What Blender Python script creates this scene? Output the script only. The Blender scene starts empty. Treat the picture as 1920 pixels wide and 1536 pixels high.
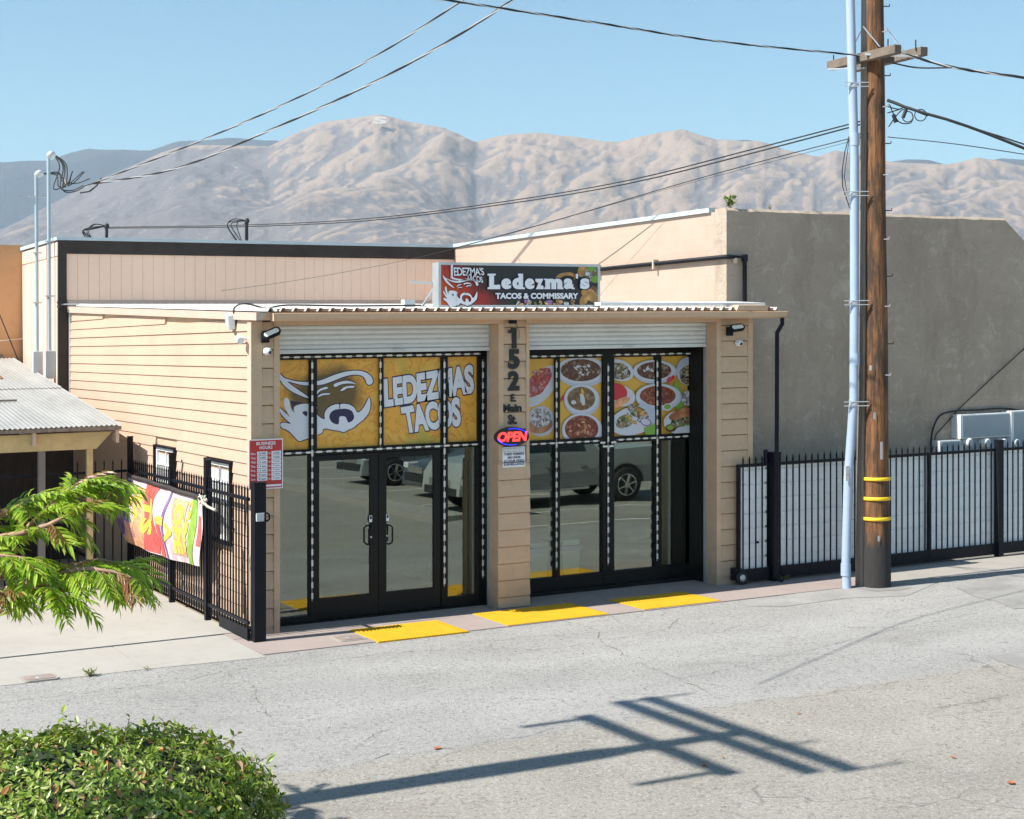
import bpy, bmesh, math, random
import numpy as np
from mathutils import Vector, Matrix
R = math.radians
random.seed(7); rng = np.random.default_rng(7)
scene = bpy.context.scene
COL = scene.collection

# ------------------------------------------------------------------ camera
KS = 0.0161                    # the street and everything built on it climbs gently to the east
CF = 2870.0; YAW = R(28.7105); CAM = np.array([-6.468, -18.719, 3.608]); HPX = 664.0
cam = bpy.data.cameras.new('camera'); camo = bpy.data.objects.new('camera', cam); COL.objects.link(camo)
cam.sensor_fit = 'HORIZONTAL'; cam.sensor_width = 36; cam.lens = 36 * CF / 1920
cam.shift_y = (HPX - 768) / 1920.0
camo.location = CAM; camo.rotation_euler = (R(90), 0, -YAW)
cam.clip_start = 0.1; cam.clip_end = 40000
scene.camera = camo

# ------------------------------------------------------------------ light
SUN_EL, SUN_OFF = R(46.5), R(2.6)
w = bpy.data.worlds.new('World'); scene.world = w; w.use_nodes = True
nt = w.node_tree; nt.nodes.clear()
sky = nt.nodes.new('ShaderNodeTexSky'); sky.sky_type = 'NISHITA'; sky.sun_disc = False
sky.sun_elevation = SUN_EL; sky.sun_rotation = R(270) + SUN_OFF
sky.altitude = 400; sky.air_density = 1.0; sky.dust_density = 0.0; sky.ozone_density = 1.0
bg = nt.nodes.new('ShaderNodeBackground'); bg.inputs['Strength'].default_value = 0.088
wo = nt.nodes.new('ShaderNodeOutputWorld')
tn = nt.nodes.new('ShaderNodeMix'); tn.data_type = 'RGBA'; tn.blend_type = 'MULTIPLY'; tn.inputs[0].default_value = 1; tn.inputs[7].default_value = (.80, 1.0, .97, 1)
nt.links.new(sky.outputs[0], tn.inputs[6]); nt.links.new(tn.outputs[2], bg.inputs[0]); nt.links.new(bg.outputs[0], wo.inputs[0])
sl = bpy.data.lights.new('sun', 'SUN'); sl.energy = 5.0; sl.angle = R(0.5); sl.color = (1.0, 0.95, 0.87)
so = bpy.data.objects.new('sun', sl); COL.objects.link(so)
sun_from = Vector((-math.cos(SUN_EL) * math.cos(SUN_OFF), math.cos(SUN_EL) * math.sin(SUN_OFF), math.sin(SUN_EL)))
so.rotation_euler = sun_from.to_track_quat('Z', 'Y').to_euler(); so.location = (-20, 0, 30)
scene.view_settings.view_transform = 'Standard'; scene.view_settings.look = 'None'
scene.view_settings.gamma = 1.0; scene.view_settings.use_curve_mapping = False
scene.view_settings.exposure = 0.9
scene.cycles.max_bounces = 8; scene.cycles.transparent_max_bounces = 12; scene.cycles.volume_bounces = 0
scene.cycles.sample_clamp_indirect = 4

# ------------------------------------------------------------------ measuring helpers (pixel on a known plane -> place)
_F = np.array([math.sin(YAW), math.cos(YAW), 0]); _R = np.array([math.cos(YAW), -math.sin(YAW), 0])
def ray(px, py): return _F + _R * (px - 960) / CF + np.array([0, 0, 1.0]) * (HPX - py) / CF
def _u(p): return (p[0], p[1], p[2] - KS * p[0])
def onY(px, py, y): r = ray(px, py); return _u(CAM + r * (y - CAM[1]) / r[1])
def onX(px, py, x): r = ray(px, py); return _u(CAM + r * (x - CAM[0]) / r[0])
def onG(px, py, z=0): r = ray(px, py); return _u(CAM + r * ((z + KS * CAM[0] - CAM[2]) / (r[2] - KS * r[0])))
def onD(px, py, d): return _u(CAM + ray(px, py) * d)
def xY(px, y): return onY(px, 700, y)[0]

# ------------------------------------------------------------------ materials
def lin(c):
    if isinstance(c, (int, float)): c = (c, c, c)
    return tuple(((v / 255) / 12.92 if v / 255 <= .04045 else ((v / 255 + .055) / 1.055) ** 2.4) for v in c)
M = {}
def newmat(name):
    m = bpy.data.materials.new(name); m.use_nodes = True; M[name] = m
    return m, m.node_tree, m.node_tree.nodes['Principled BSDF']
def nd(t, typ, **kw):
    n = t.nodes.new(typ)
    for k, v in kw.items():
        if k in n.inputs: n.inputs[k].default_value = v
        else: setattr(n, k, v)
    return n
def noise(t, scale, detail=4, rough=.55, vec=None, stretch=None, dist=0):
    n = nd(t, 'ShaderNodeTexNoise', Scale=scale, Detail=detail, Roughness=rough, Distortion=dist)
    g = t.nodes.new('ShaderNodeNewGeometry'); src = g.outputs['Position'] if vec is None else vec
    if stretch:
        mp = nd(t, 'ShaderNodeMapping'); mp.inputs['Scale'].default_value = stretch
        t.links.new(src, mp.inputs[0]); src = mp.outputs[0]
    t.links.new(src, n.inputs['Vector'])
    return n.outputs['Fac']
def ramp(t, fac, stops):
    r = t.nodes.new('ShaderNodeValToRGB'); e = r.color_ramp.elements
    while len(e) < len(stops): e.new(0.5)
    for el, (p, c) in zip(e, stops):
        el.position = p; el.color = (*c, 1) if not isinstance(c, (int, float)) else (c, c, c, 1)
    t.links.new(fac, r.inputs[0]); return r.outputs[0]
def mixc(t, fac, a, b, mode='MIX'):
    n = t.nodes.new('ShaderNodeMix'); n.data_type = 'RGBA'; n.blend_type = mode
    for s, v in ((n.inputs[0], fac), (n.inputs[6], a), (n.inputs[7], b)):
        if hasattr(v, 'links') or hasattr(v, 'is_linked'): t.links.new(v, s)
        elif isinstance(v, (int, float)): s.default_value = v
        else: s.default_value = (*v, 1)
    return n.outputs[2]
def bump(t, b, h, strength, dist=.01):
    n = nd(t, 'ShaderNodeBump', Strength=strength, Distance=dist)
    t.links.new(h, n.inputs['Height']); t.links.new(n.outputs[0], b.inputs['Normal'])
def mat(name, c, rough=.7, var=.12, scale=3.0, bmp=0, bscale=40, bdist=.004, metal=0, stretch=None, dirt=0, spec=.5, coat=0, splash=0):
    """plain weathered surface: base colour c (linear), slow tone drift, optional dirt specks and fine relief"""
    m, t, b = newmat(name)
    f = noise(t, scale, 5, .6, stretch=stretch)
    lo = tuple(max(0, v * (1 - var)) for v in c); hi = tuple(min(1, v * (1 + var)) for v in c)
    col = ramp(t, f, [(.3, lo), (.7, hi)])
    if dirt:
        f2 = noise(t, scale * 7, 6, .7)
        col = mixc(t, ramp(t, f2, [(.52, 0), (.75, dirt)]), col, tuple(v * .45 for v in c))
    if splash:      # dust and rain splash caked on the lowest boards, thinning out upwards in ragged tongues; faint run-off streaks above
        g = t.nodes.new('ShaderNodeNewGeometry'); s_ = t.nodes.new('ShaderNodeSeparateXYZ'); t.links.new(g.outputs['Position'], s_.inputs[0])
        ad = nd(t, 'ShaderNodeMath', operation='MULTIPLY_ADD'); t.links.new(noise(t, 3, 6, .7), ad.inputs[0]); ad.inputs[1].default_value = -.9; t.links.new(s_.outputs['Z'], ad.inputs[2])
        mr = nd(t, 'ShaderNodeMapRange'); mr.inputs[1].default_value = .25; mr.inputs[2].default_value = -.35; mr.inputs[4].default_value = splash; t.links.new(ad.outputs[0], mr.inputs[0])
        col = mixc(t, mr.outputs[0], col, (.26, .20, .15))
        col = mixc(t, ramp(t, noise(t, 3.5, 6, .7, stretch=(4, 4, .25)), [(.55, 0), (.75, .30)]), col, tuple(v * .62 for v in c))
    t.links.new(col, b.inputs['Base Color'])
    b.inputs['Roughness'].default_value = rough; b.inputs['Metallic'].default_value = metal
    b.inputs['Specular IOR Level'].default_value = spec; b.inputs['Coat Weight'].default_value = coat
    if bmp: bump(t, b, noise(t, bscale, 3, .6, stretch=stretch), bmp, bdist)
    return m
def flat(name, c, rough=.5, emit=0):
    m, t, b = newmat(name); b.inputs['Base Color'].default_value = (*c, 1); b.inputs['Roughness'].default_value = rough
    if emit: b.inputs['Emission Color'].default_value = (*c, 1); b.inputs['Emission Strength'].default_value = emit
    return m

mat('tan_paint', (.59, .415, .275), .7, .07, 1.3, .3, 70, .003, dirt=.25, splash=.6, stretch=(1, 1, 4))  # same tan as the side wall, lifted to stand in for bounce light
mat('tan_side', (.53, .375, .275), .65, .06, .8, .2, 60, .002, dirt=.2, splash=.6)
mat('trim_cream', (.55, .42, .34), .5, .05, 2, dirt=.15)
mat('black_metal', (.008, .009, .014), .5, .2, 6, spec=.2)
mat('black_frame', (.010, .010, .010), .45, .2, 4, spec=.22)
mat('white_metal', (.72, .73, .73), .4, .06, 3, dirt=.2)
mat('galvanised', (.55, .57, .59), .38, .1, 5, metal=.6)
mat('roof_metal', (.58, .56, .53), .45, .08, 1.5, dirt=.25)
mat('roof_rust', (.30, .17, .12), .7, .2, 6)
mat('slat_grey', (.66, .69, .68), .45, .07, 2, dirt=.2)
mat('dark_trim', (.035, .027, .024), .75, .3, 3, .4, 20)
mat('groove_board', (.93, .67, .515), .75, .04, 1.0, .3, 70, .003, stretch=(1, 1, .2), dirt=.10)
mat('cream_board', (.62, .475, .395), .7, .05, 1.5, dirt=.12)
mat('coping_blue', (.47, .57, .62), .4, .08, 2, dirt=.2)
mat('orange_wall', (.62, .345, .17), .8, .10, .6, .4, 25, .006, dirt=.2)
mat('conduit_grey', (.34, .42, .47), .42, .05, 3)
mat('cable_black', (.015, .015, .017), .55, .2, 8)
mat('cable_alu', (.62, .62, .62), .4, .1, 8, metal=.5)
mat('pvc_riser', (.34, .43, .56), .38, .05, 2, dirt=.15)
mat('weathered_timber', (.24, .20, .165), .85, .25, 4, .5, 30, .006, stretch=(6, 6, .6), dirt=.3)
mat('yellow_band', (.85, .55, .02), .5, .08, 10)
mat('yellow_timber', (.56, .44, .22), .75, .15, 5, .3, 40, dirt=.25)
mat('grey_block', (.20, .19, .18), .8, .2, 2, dirt=.3)
mat('tactile_yellow', (.60, .335, .004), .7, .08, 5, .3, 60, dirt=.3)
mat('cover_brown', (.28, .22, .19), .8, .15, 12, .4, 80)
mat('meter_grey', (.47, .50, .52), .45, .06, 3, dirt=.15)
mat('box_blue_grey', (.32, .37, .40), .5, .05, 2, dirt=.1)
mat('white_plastic', (.80, .80, .79), .35, .03, 4)
mat('rubber', (.02, .02, .02), .8, .2, 8)
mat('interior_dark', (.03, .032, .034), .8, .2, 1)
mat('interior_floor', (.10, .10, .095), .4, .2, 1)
mat('bin_cream', (.52, .50, .42), .5, .05, 3)
mat('bin_blue', (.15, .22, .42), .5, .05, 3)
mat('bark', (.26, .17, .115), .85, .25, 14, .6, 60)
mat('bark_twig', (.34, .21, .14), .8, .2, 20)
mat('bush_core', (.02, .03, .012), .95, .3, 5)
mat('soil', (.15, .11, .08), .95, .3, 5, .8, 30)
mat('chrome', (.7, .7, .7), .15, .05, 2, metal=1)
mat('number_black', (.01, .01, .012), .45, .1, 5)
flat('led_white', (.78, .77, .70), .4)
flat('print_white', (.74, .78, .86), .45); flat('sign_white', (.80, .82, .86), .4)
flat('print_navy', (.025, .02, .075), .5); flat('print_black', (.012, .012, .015), .5)
flat('print_red', (.52, .03, .03), .45); flat('print_green', (.16, .36, .04), .5)
flat('neon_red', (1.0, .035, .03), .4, 1.6); flat('neon_blue', (.03, .03, .9), .4, 1.1)
flat('letter_yellow', (.88, .60, .08), .55); mat('banner_green', (.22, .38, .05), .6, .3, 8)
mat('banner_purple', (.20, .12, .27), .6, .5, 7); mat('banner_red', (.60, .10, .09), .6, .35, 8); mat('banner_peach', (.72, .36, .20), .6, .4, 10); mat('banner_cloth', (.62, .50, .52), .6, .35, 6, dirt=.3)
flat('white_paint', (.74, .74, .72), .7); flat('lamp_glass', (.80, .80, .74), .3); flat('lens_black', (.01, .01, .01), .1)
flat('pale_stucco_letter', (.40, .365, .33), .9)

def glassmat():
    m, t, b = newmat('tinted_glass'); t.nodes.remove(b); out = t.nodes['Material Output']
    gl = nd(t, 'ShaderNodeBsdfGlossy', Roughness=.004); gl.inputs['Color'].default_value = (.90, .95, .88, 1)
    tr = nd(t, 'ShaderNodeBsdfTransparent'); tr.inputs['Color'].default_value = (.78, .86, .82, 1)
    fr = nd(t, 'ShaderNodeFresnel', IOR=1.5)
    mx = nd(t, 'ShaderNodeMapRange'); mx.inputs[1].default_value = .04; mx.inputs[2].default_value = 1; mx.inputs[3].default_value = .155; mx.inputs[4].default_value = 1
    t.links.new(fr.outputs[0], mx.inputs[0])
    n = noise(t, .9, 1, .5); bp = nd(t, 'ShaderNodeBump', Strength=.10, Distance=.02); t.links.new(n, bp.inputs['Height']); t.links.new(bp.outputs[0], gl.inputs['Normal'])
    mix = nd(t, 'ShaderNodeMixShader'); t.links.new(mx.outputs[0], mix.inputs[0]); t.links.new(tr.outputs[0], mix.inputs[1]); t.links.new(gl.outputs[0], mix.inputs[2])
    t.links.new(mix.outputs[0], out.inputs[0])
glassmat()
m, t, b = newmat('clear_glass'); t.nodes.remove(b); tr = nd(t, 'ShaderNodeBsdfTransparent'); gl = nd(t, 'ShaderNodeBsdfGlossy', Roughness=.01); mx = nd(t, 'ShaderNodeMixShader'); mx.inputs[0].default_value = .12
t.links.new(tr.outputs[0], mx.inputs[1]); t.links.new(gl.outputs[0], mx.inputs[2]); t.links.new(mx.outputs[0], t.nodes['Material Output'].inputs[0])

def asphalt():
    m, t, b = newmat('asphalt')
    g = t.nodes.new('ShaderNodeNewGeometry'); sx = t.nodes.new('ShaderNodeSeparateXYZ'); t.links.new(g.outputs['Position'], sx.inputs[0])
    base = ramp(t, noise(t, .55, 5, .6, stretch=(.6, 1.4, 1)), [(.28, (.285, .278, .265)), (.72, (.41, .40, .382))])
    old = ramp(t, noise(t, .8, 6, .65), [(.3, (.295, .272, .235)), (.72, (.375, .352, .31))])
    # the older strip of paving south of the seam
    wob = noise(t, 1.3, 3, .6)
    ma = nd(t, 'ShaderNodeMath', operation='MULTIPLY_ADD'); t.links.new(wob, ma.inputs[0]); ma.inputs[1].default_value = .5; t.links.new(sx.outputs['Y'], ma.inputs[2])
    mr = nd(t, 'ShaderNodeMapRange'); mr.inputs[1].default_value = -5.85; mr.inputs[2].default_value = -6.0
    t.links.new(ma.outputs[0], mr.inputs[0])
    col = mixc(t, mr.outputs[0], base, old)
    # wheel paths, gritty aggregate
    agg = noise(t, 19, 5, .8); agg2 = noise(t, 34, 4, .75)
    col = mixc(t, ramp(t, agg, [(.53, 0), (.62, .8)]), col, (.15, .145, .14))
    col = mixc(t, ramp(t, agg2, [(.53, 0), (.62, .7)]), col, (.50, .48, .45))
    st = noise(t, .35, 7, .72, stretch=(1, 1.6, 1), dist=.6)
    col = mixc(t, ramp(t, st, [(.56, 0), (.72, .40)]), col, (.16, .15, .14))
    # hairline cracks
    vo = nd(t, 'ShaderNodeTexVoronoi', Scale=.42, feature='DISTANCE_TO_EDGE')
    wn = nd(t, 'ShaderNodeTexNoise', Scale=2.2, Detail=5); t.links.new(g.outputs['Position'], wn.inputs['Vector'])
    va = nd(t, 'ShaderNodeVectorMath', operation='MULTIPLY_ADD'); t.links.new(wn.outputs['Color'], va.inputs[0]); va.inputs[1].default_value = (.7, .7, 0); t.links.new(g.outputs['Position'], va.inputs[2])
    t.links.new(va.outputs[0], vo.inputs['Vector'])
    ck = ramp(t, vo.outputs['Distance'], [(0, .55), (.006, 0)])
    gate = ramp(t, noise(t, .5, 2, .5), [(.5, 0), (.6, 1)])
    mm = nd(t, 'ShaderNodeMath', operation='MULTIPLY'); t.links.new(ck, mm.inputs[0]); t.links.new(gate, mm.inputs[1])
    col = mixc(t, mm.outputs[0], col, (.09, .085, .08))
    t.links.new(col, b.inputs['Base Color']); b.inputs['Roughness'].default_value = .9; b.inputs['Specular IOR Level'].default_value = .25
    bump(t, b, noise(t, 26, 6, .8), 1.0, .02)
asphalt()

def concrete(name, c1, c2):
    m, t, b = newmat(name)
    col = ramp(t, noise(t, .9, 6, .65), [(.3, c1), (.7, c2)]); col = mixc(t, ramp(t, noise(t, 2.2, 6, .7, dist=.8), [(.56, 0), (.7, .22)]), col, tuple(v * .55 for v in c1))
    col = mixc(t, ramp(t, noise(t, 6, 6, .7), [(.55, 0), (.75, .25)]), col, tuple(v * .6 for v in c1))
    col = mixc(t, ramp(t, noise(t, 90, 2, .6), [(.6, 0), (.75, .3)]), col, tuple(v * .5 for v in c1))
    t.links.new(col, b.inputs['Base Color']); b.inputs['Roughness'].default_value = .85
    bump(t, b, noise(t, 45, 4, .65), .35, .006)
concrete('concrete_pale', (.345, .325, .29), (.395, .375, .34))
concrete('concrete_pink', (.30, .245, .222), (.35, .29, .267))
concrete('concrete_old', (.30, .275, .245), (.36, .335, .30))
concrete('ground_dry', (.24, .19, .13), (.33, .27, .19))

def stucco():
    m, t, b = newmat('stucco')
    base = ramp(t, noise(t, .5, 5, .6), [(.3, (.38, .305, .235)), (.7, (.50, .405, .32))])
    n1 = noise(t, 3.4, 9, .8, dist=.8)
    base = mixc(t, ramp(t, n1, [(.53, 0), (.63, .5)]), base, (.66, .58, .49))
    n2 = noise(t, 1.1, 6, .7, stretch=(1, 1, .35))
    base = mixc(t, ramp(t, n2, [(.48, 0), (.66, .55)]), base, (.31, .24, .18))
    t.links.new(base, b.inputs['Base Color']); b.inputs['Roughness'].default_value = .92
    n3 = noise(t, 5, 8, .75, dist=1.0); bump(t, b, n3, .9, .05)
stucco()
def blockwall():
    m, t, b = newmat('cream_block')
    base = ramp(t, noise(t, 1.4, 5, .65), [(.3, (.455, .335, .265)), (.7, (.495, .37, .30))])
    base = mixc(t, ramp(t, noise(t, .5, 6, .7, stretch=(1, 1, .3)), [(.5, 0), (.7, .25)]), base, (.45, .33, .215))
    t.links.new(base, b.inputs['Base Color']); b.inputs['Roughness'].default_value = .85
    bump(t, b, noise(t, 30, 5, .7), .5, .008)
blockwall()
def polewood():
    m, t, b = newmat('pole_wood')
    f = noise(t, 5, 7, .7, stretch=(5, 5, .35)); f2 = noise(t, 2.2, 6, .7, stretch=(3, 3, .6))
    col = ramp(t, f, [(.32, (.045, .02, .009)), (.5, (.17, .075, .028)), (.74, (.36, .175, .068))])
    col = mixc(t, ramp(t, f2, [(.46, 0), (.60, .9)]), col, (.04, .027, .018))
    g = t.nodes.new('ShaderNodeNewGeometry'); s = t.nodes.new('ShaderNodeSeparateXYZ'); t.links.new(g.outputs['Position'], s.inputs[0])
    ad = nd(t, 'ShaderNodeMath', operation='MULTIPLY_ADD'); t.links.new(f2, ad.inputs[0]); ad.inputs[1].default_value = -.6; t.links.new(s.outputs['Z'], ad.inputs[2])
    mr = nd(t, 'ShaderNodeMapRange'); mr.inputs[1].default_value = .72; mr.inputs[2].default_value = .45; t.links.new(ad.outputs[0], mr.inputs[0])
    col = mixc(t, mr.outputs[0], col, (.03, .028, .027))      # tarred foot
    t.links.new(col, b.inputs['Base Color']); b.inputs['Roughness'].default_value = .85
    bump(t, b, noise(t, 9, 6, .7, stretch=(5, 5, .4)), .9, .02)
polewood()
def leafmat(name, stops, trans=.3):
    m, t, b = newmat(name)
    g = t.nodes.new('ShaderNodeNewGeometry'); oi = t.nodes.new('ShaderNodeObjectInfo')
    ad = nd(t, 'ShaderNodeMath', operation='ADD'); t.links.new(g.outputs['Random Per Island'], ad.inputs[0]); t.links.new(oi.outputs['Random'], ad.inputs[1])
    fr = nd(t, 'ShaderNodeMath', operation='FRACT'); t.links.new(ad.outputs[0], fr.inputs[0])
    col = ramp(t, fr.outputs[0], stops)
    t.links.new(col, b.inputs['Base Color']); b.inputs['Roughness'].default_value = .38
    tl = t.nodes.new('ShaderNodeBsdfTranslucent'); t.links.new(mixc(t, .4, col, (.5, .6, .05)), tl.inputs[0])
    mx = nd(t, 'ShaderNodeMixShader'); mx.inputs[0].default_value = trans
    t.links.new(b.outputs[0], mx.inputs[1]); t.links.new(tl.outputs[0], mx.inputs[2]); t.links.new(mx.outputs[0], t.nodes['Material Output'].inputs[0])
leafmat('bush_leaf', [(0, (.06, .12, .014)), (.3, (.15, .25, .025)), (.65, (.27, .37, .05)), (.9, (.48, .52, .2)), (.965, (.33, .11, .04)), (1, (.40, .30, .18))], .25)
leafmat('tree_leaf', [(0, (.12, .24, .014)), (.4, (.26, .43, .025)), (.8, (.42, .57, .06)), (.95, (.42, .48, .08)), (1, (.42, .48, .08))], .4)
leafmat('tree_leaf_brown', [(0, (.20, .07, .04)), (.5, (.30, .12, .06)), (1, (.20, .17, .05))], .3)
leafmat('weed_leaf', [(0, (.05, .12, .02)), (1, (.16, .24, .05))], .3)
flat('dry_leaf', (.42, .13, .04), .8)

# ------------------------------------------------------------------ mesh builder
class MB:
    def __init__(s): s.v = []; s.f = []; s.m = []; s.sm = []
    def add(s, vs, fs, mi=0, smooth=False):
        o = len(s.v); s.v += [tuple(map(float, p)) for p in vs]
        for f in fs: s.f.append([i + o for i in f]); s.m.append(mi); s.sm.append(smooth)
        return s
    def hexa(s, p, mi=0):   # 8 points: bottom loop then top loop
        return s.add(p, [(0, 3, 2, 1), (4, 5, 6, 7), (0, 1, 5, 4), (1, 2, 6, 5), (2, 3, 7, 6), (3, 0, 4, 7)], mi)
    def box(s, x0, x1, y0, y1, z0, z1, mi=0):
        return s.hexa([(x0, y0, z0), (x1, y0, z0), (x1, y1, z0), (x0, y1, z0), (x0, y0, z1), (x1, y0, z1), (x1, y1, z1), (x0, y1, z1)], mi)
    def quad(s, a, b, c, d, mi=0): return s.add([a, b, c, d], [(0, 1, 2, 3)], mi)
    def tube(s, pts, r, n=8, mi=0, cap=True, smooth=True):
        pts = [Vector(p) for p in pts]; rr = r if isinstance(r, (list, tuple)) else [r] * len(pts)
        vs = []; N = len(pts); up = None
        for i, p in enumerate(pts):
            d = (pts[min(i + 1, N - 1)] - pts[max(i - 1, 0)]).normalized()
            if up is None:
                up = Vector((0, 0, 1)) if abs(d.z) < .9 else Vector((1, 0, 0))
            a = d.cross(up).normalized(); b = a.cross(d).normalized(); up = b
            for k in range(n):
                t = 2 * math.pi * k / n; vs.append(p + (a * math.cos(t) + b * math.sin(t)) * rr[i])
        fs = [(i * n + k, i * n + (k + 1) % n, (i + 1) * n + (k + 1) % n, (i + 1) * n + k) for i in range(N - 1) for k in range(n)]
        s.add(vs, fs, mi, smooth)
        if cap: s.add(vs[:n], [tuple(range(n))], mi); s.add(vs[-n:], [tuple(range(n))[::-1]], mi)
        return s
    def lathe(s, c, axis, prof, n=20, mi=0):   # prof: (along axis, radius)
        ax = Vector(axis).normalized(); u = ax.cross(Vector((0, 0, 1)) if abs(ax.z) < .9 else Vector((1, 0, 0))).normalized(); v = ax.cross(u); c = Vector(c)
        vs = [c + ax * h + (u * math.cos(2 * math.pi * k / n) + v * math.sin(2 * math.pi * k / n)) * r for h, r in prof for k in range(n)]
        fs = [(i * n + k, i * n + (k + 1) % n, (i + 1) * n + (k + 1) % n, (i + 1) * n + k) for i in range(len(prof) - 1) for k in range(n)]
        s.add(vs, fs, mi, True); s.add(vs[:n], [tuple(range(n))[::-1]], mi); s.add(vs[-n:], [tuple(range(n))], mi); return s
    def rod(s, a, b, wx, wy, mi=0):   # square bar between two points
        a = Vector(a); b = Vector(b); d = (b - a).normalized(); u = d.cross(Vector((0, 0, 1)) if abs(d.z) < .9 else Vector((0, 1, 0))).normalized(); v = u.cross(d)
        q = [(-wx, -wy), (wx, -wy), (wx, wy), (-wx, wy)]
        return s.hexa([a + u * i / 2 + v * j / 2 for i, j in q] + [b + u * i / 2 + v * j / 2 for i, j in q], mi)
    def mesh(s, name, mats, org=(0, 0, 0), shear=True):
        me = bpy.data.meshes.new(name); ox, oy, oz = org
        k = KS if shear else 0
        me.from_pydata([(x - ox, y - oy, z - oz + k * (x - ox)) for x, y, z in s.v], [], s.f)
        for mm in (mats if isinstance(mats, (list, tuple)) else [mats]): me.materials.append(M[mm] if isinstance(mm, str) else mm)
        me.polygons.foreach_set('material_index', s.m); me.polygons.foreach_set('use_smooth', s.sm); me.update(); return me
    def build(s, name, mats, parent=None, org=None, bev=0):
        if parent is not None: org = parent['o']
        elif org is None: org = (0, 0, 0)
        org = tuple(org)
        o = bpy.data.objects.new(name, s.mesh(name, mats, org)); COL.objects.link(o)
        if parent is not None: o.parent = parent
        else: o.location = (org[0], org[1], org[2] + KS * org[0])
        if bev:
            md = o.modifiers.new('bevel', 'BEVEL'); md.width = bev; md.segments = 2; md.limit_method = 'ANGLE'
        return o
def thing(name, label, cat, o=(0, 0, 0), group=None):
    e = bpy.data.objects.new(name, None); COL.objects.link(e); e.empty_display_size = .1
    e.location = (o[0], o[1], o[2] + KS * o[0]); e['o'] = tuple(map(float, o)); tag(e, label, cat, group); return e
def tag(o, label, cat, group=None):
    o['label'] = label; o['category'] = cat
    if group: o['group'] = group
    return o
def struct(o): o['kind'] = 'structure'; return o
def inst(name, me, parent, p):          # a part that shares mesh data; p in scene coordinates
    o = bpy.data.objects.new(name, me); COL.objects.link(o); q = parent['o']; o.parent = parent
    o.location = (p[0] - q[0], p[1] - q[1], p[2] - q[2] + KS * (p[0] - q[0])); return o

# ------------------------------------------------------------------ flat print helpers
def _curve_mesh(cu):
    o = bpy.data.objects.new('tmp', cu); COL.objects.link(o); dg = bpy.context.evaluated_depsgraph_get()
    me = bpy.data.meshes.new_from_object(o.evaluated_get(dg)); vs = [(v.co.x, v.co.y) for v in me.vertices]; fs = [list(p.vertices) for p in me.polygons]
    bpy.data.objects.remove(o); bpy.data.curves.remove(cu); bpy.data.meshes.remove(me); return vs, fs
def text2d(s, off=0.0, sp=1.0, serif=False, res=4):
    cu = bpy.data.curves.new('t', 'FONT'); cu.body = s; cu.size = 1; cu.offset = off; cu.space_character = sp; cu.resolution_u = res; cu.align_x = 'LEFT'
    return _curve_mesh(cu)
def fill2d(loops):
    cu = bpy.data.curves.new('c', 'CURVE'); cu.dimensions = '2D'; cu.fill_mode = 'BOTH'
    for lp in loops:
        sp = cu.splines.new('POLY'); sp.points.add(len(lp) - 1); sp.use_cyclic_u = True
        for p, q in zip(sp.points, lp): p.co = (q[0], q[1], 0, 1)
    return _curve_mesh(cu)
def smooth(lp, n=5):
    out = []; L = len(lp)
    for i in range(L):
        p0, p1, p2, p3 = (np.array(lp[(i + j) % L], float) for j in (-1, 0, 1, 2))
        for k in range(n):
            t = k / n; out.append(tuple(.5 * ((2 * p1) + (-p0 + p2) * t + (2 * p0 - 5 * p1 + 4 * p2 - p3) * t * t + (-p0 + 3 * p1 - 3 * p2 + p3) * t ** 3)))
    return out
def curve3(P, n=5):     # smooth curve through points
    P = [np.array(p, float) for p in P]; Q = [2 * P[0] - P[1]] + P + [2 * P[-1] - P[-2]]; out = []
    for i in range(1, len(Q) - 2):
        p0, p1, p2, p3 = Q[i - 1:i + 3]
        for k in range(n): t = k / n; out.append(tuple(.5 * (2 * p1 + (p2 - p0) * t + (2 * p0 - 5 * p1 + 4 * p2 - p3) * t * t + (3 * p1 - p0 - 3 * p2 + p3) * t ** 3)))
    return out + [tuple(P[-1])]
def box_of(vs):
    a = np.array(vs); return a[:, 0].min(), a[:, 0].max(), a[:, 1].min(), a[:, 1].max()
def put2d(mb, vf, fn, mi=0, ref=None):
    """map 2D letters into a place: fn(u, v) with u, v in 0..1 over the letters' own box (v up)"""
    vs, fs = vf; a, b, c, d = ref or box_of(vs)
    mb.add([fn((x - a) / (b - a), (y - c) / (d - c)) for x, y in vs], fs, mi); return mb
def rectfn(x0, x1, y, z0, z1): return lambda u, v: (x0 + (x1 - x0) * u, y, z0 + (z1 - z0) * v)
def quadfn(tl, tr, br, bl, y):
    P = [np.array(onY(*p, y)) for p in (tl, tr, br, bl)]
    return lambda u, v: tuple((P[3] * (1 - u) + P[2] * u) * (1 - v) + (P[0] * (1 - u) + P[1] * u) * v)
def bolds(s, off, thick=.0):
    return text2d(s, off)

# =================================================================== SETTING: ground, street, walks
def gz(x): return KS * max(-60, min(60, x))
def sheet(name, m, x0, x1, y0, y1, z):
    b = MB(); b.quad((x0, y0, z), (x1, y0, z), (x1, y1, z), (x0, y1, z)); return struct(b.build(name, m))
# one dry valley sheet out to the mountains (it lies level, well below the street's own strip)
gm = bpy.data.meshes.new('ground'); xs = [-12000, -60, 60, 14000]; ys = [-9000, -60, 60, 16000]
gm.from_pydata([(x, y, (gz(x) if abs(x) <= 60 and abs(y) <= 60 else -1.2 + .0 * x) - .06) for y in ys for x in xs], [], [(j * 4 + i, j * 4 + i + 1, (j + 1) * 4 + i + 1, (j + 1) * 4 + i) for j in range(3) for i in range(3)])
gm.materials.append(M['ground_dry']); go = bpy.data.objects.new('ground', gm); COL.objects.link(go); struct(go)
sheet('street', 'asphalt', -58, 58, -48, -1.2, 0)
SW0 = -1.2                                                   # street edge of the walk
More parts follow.
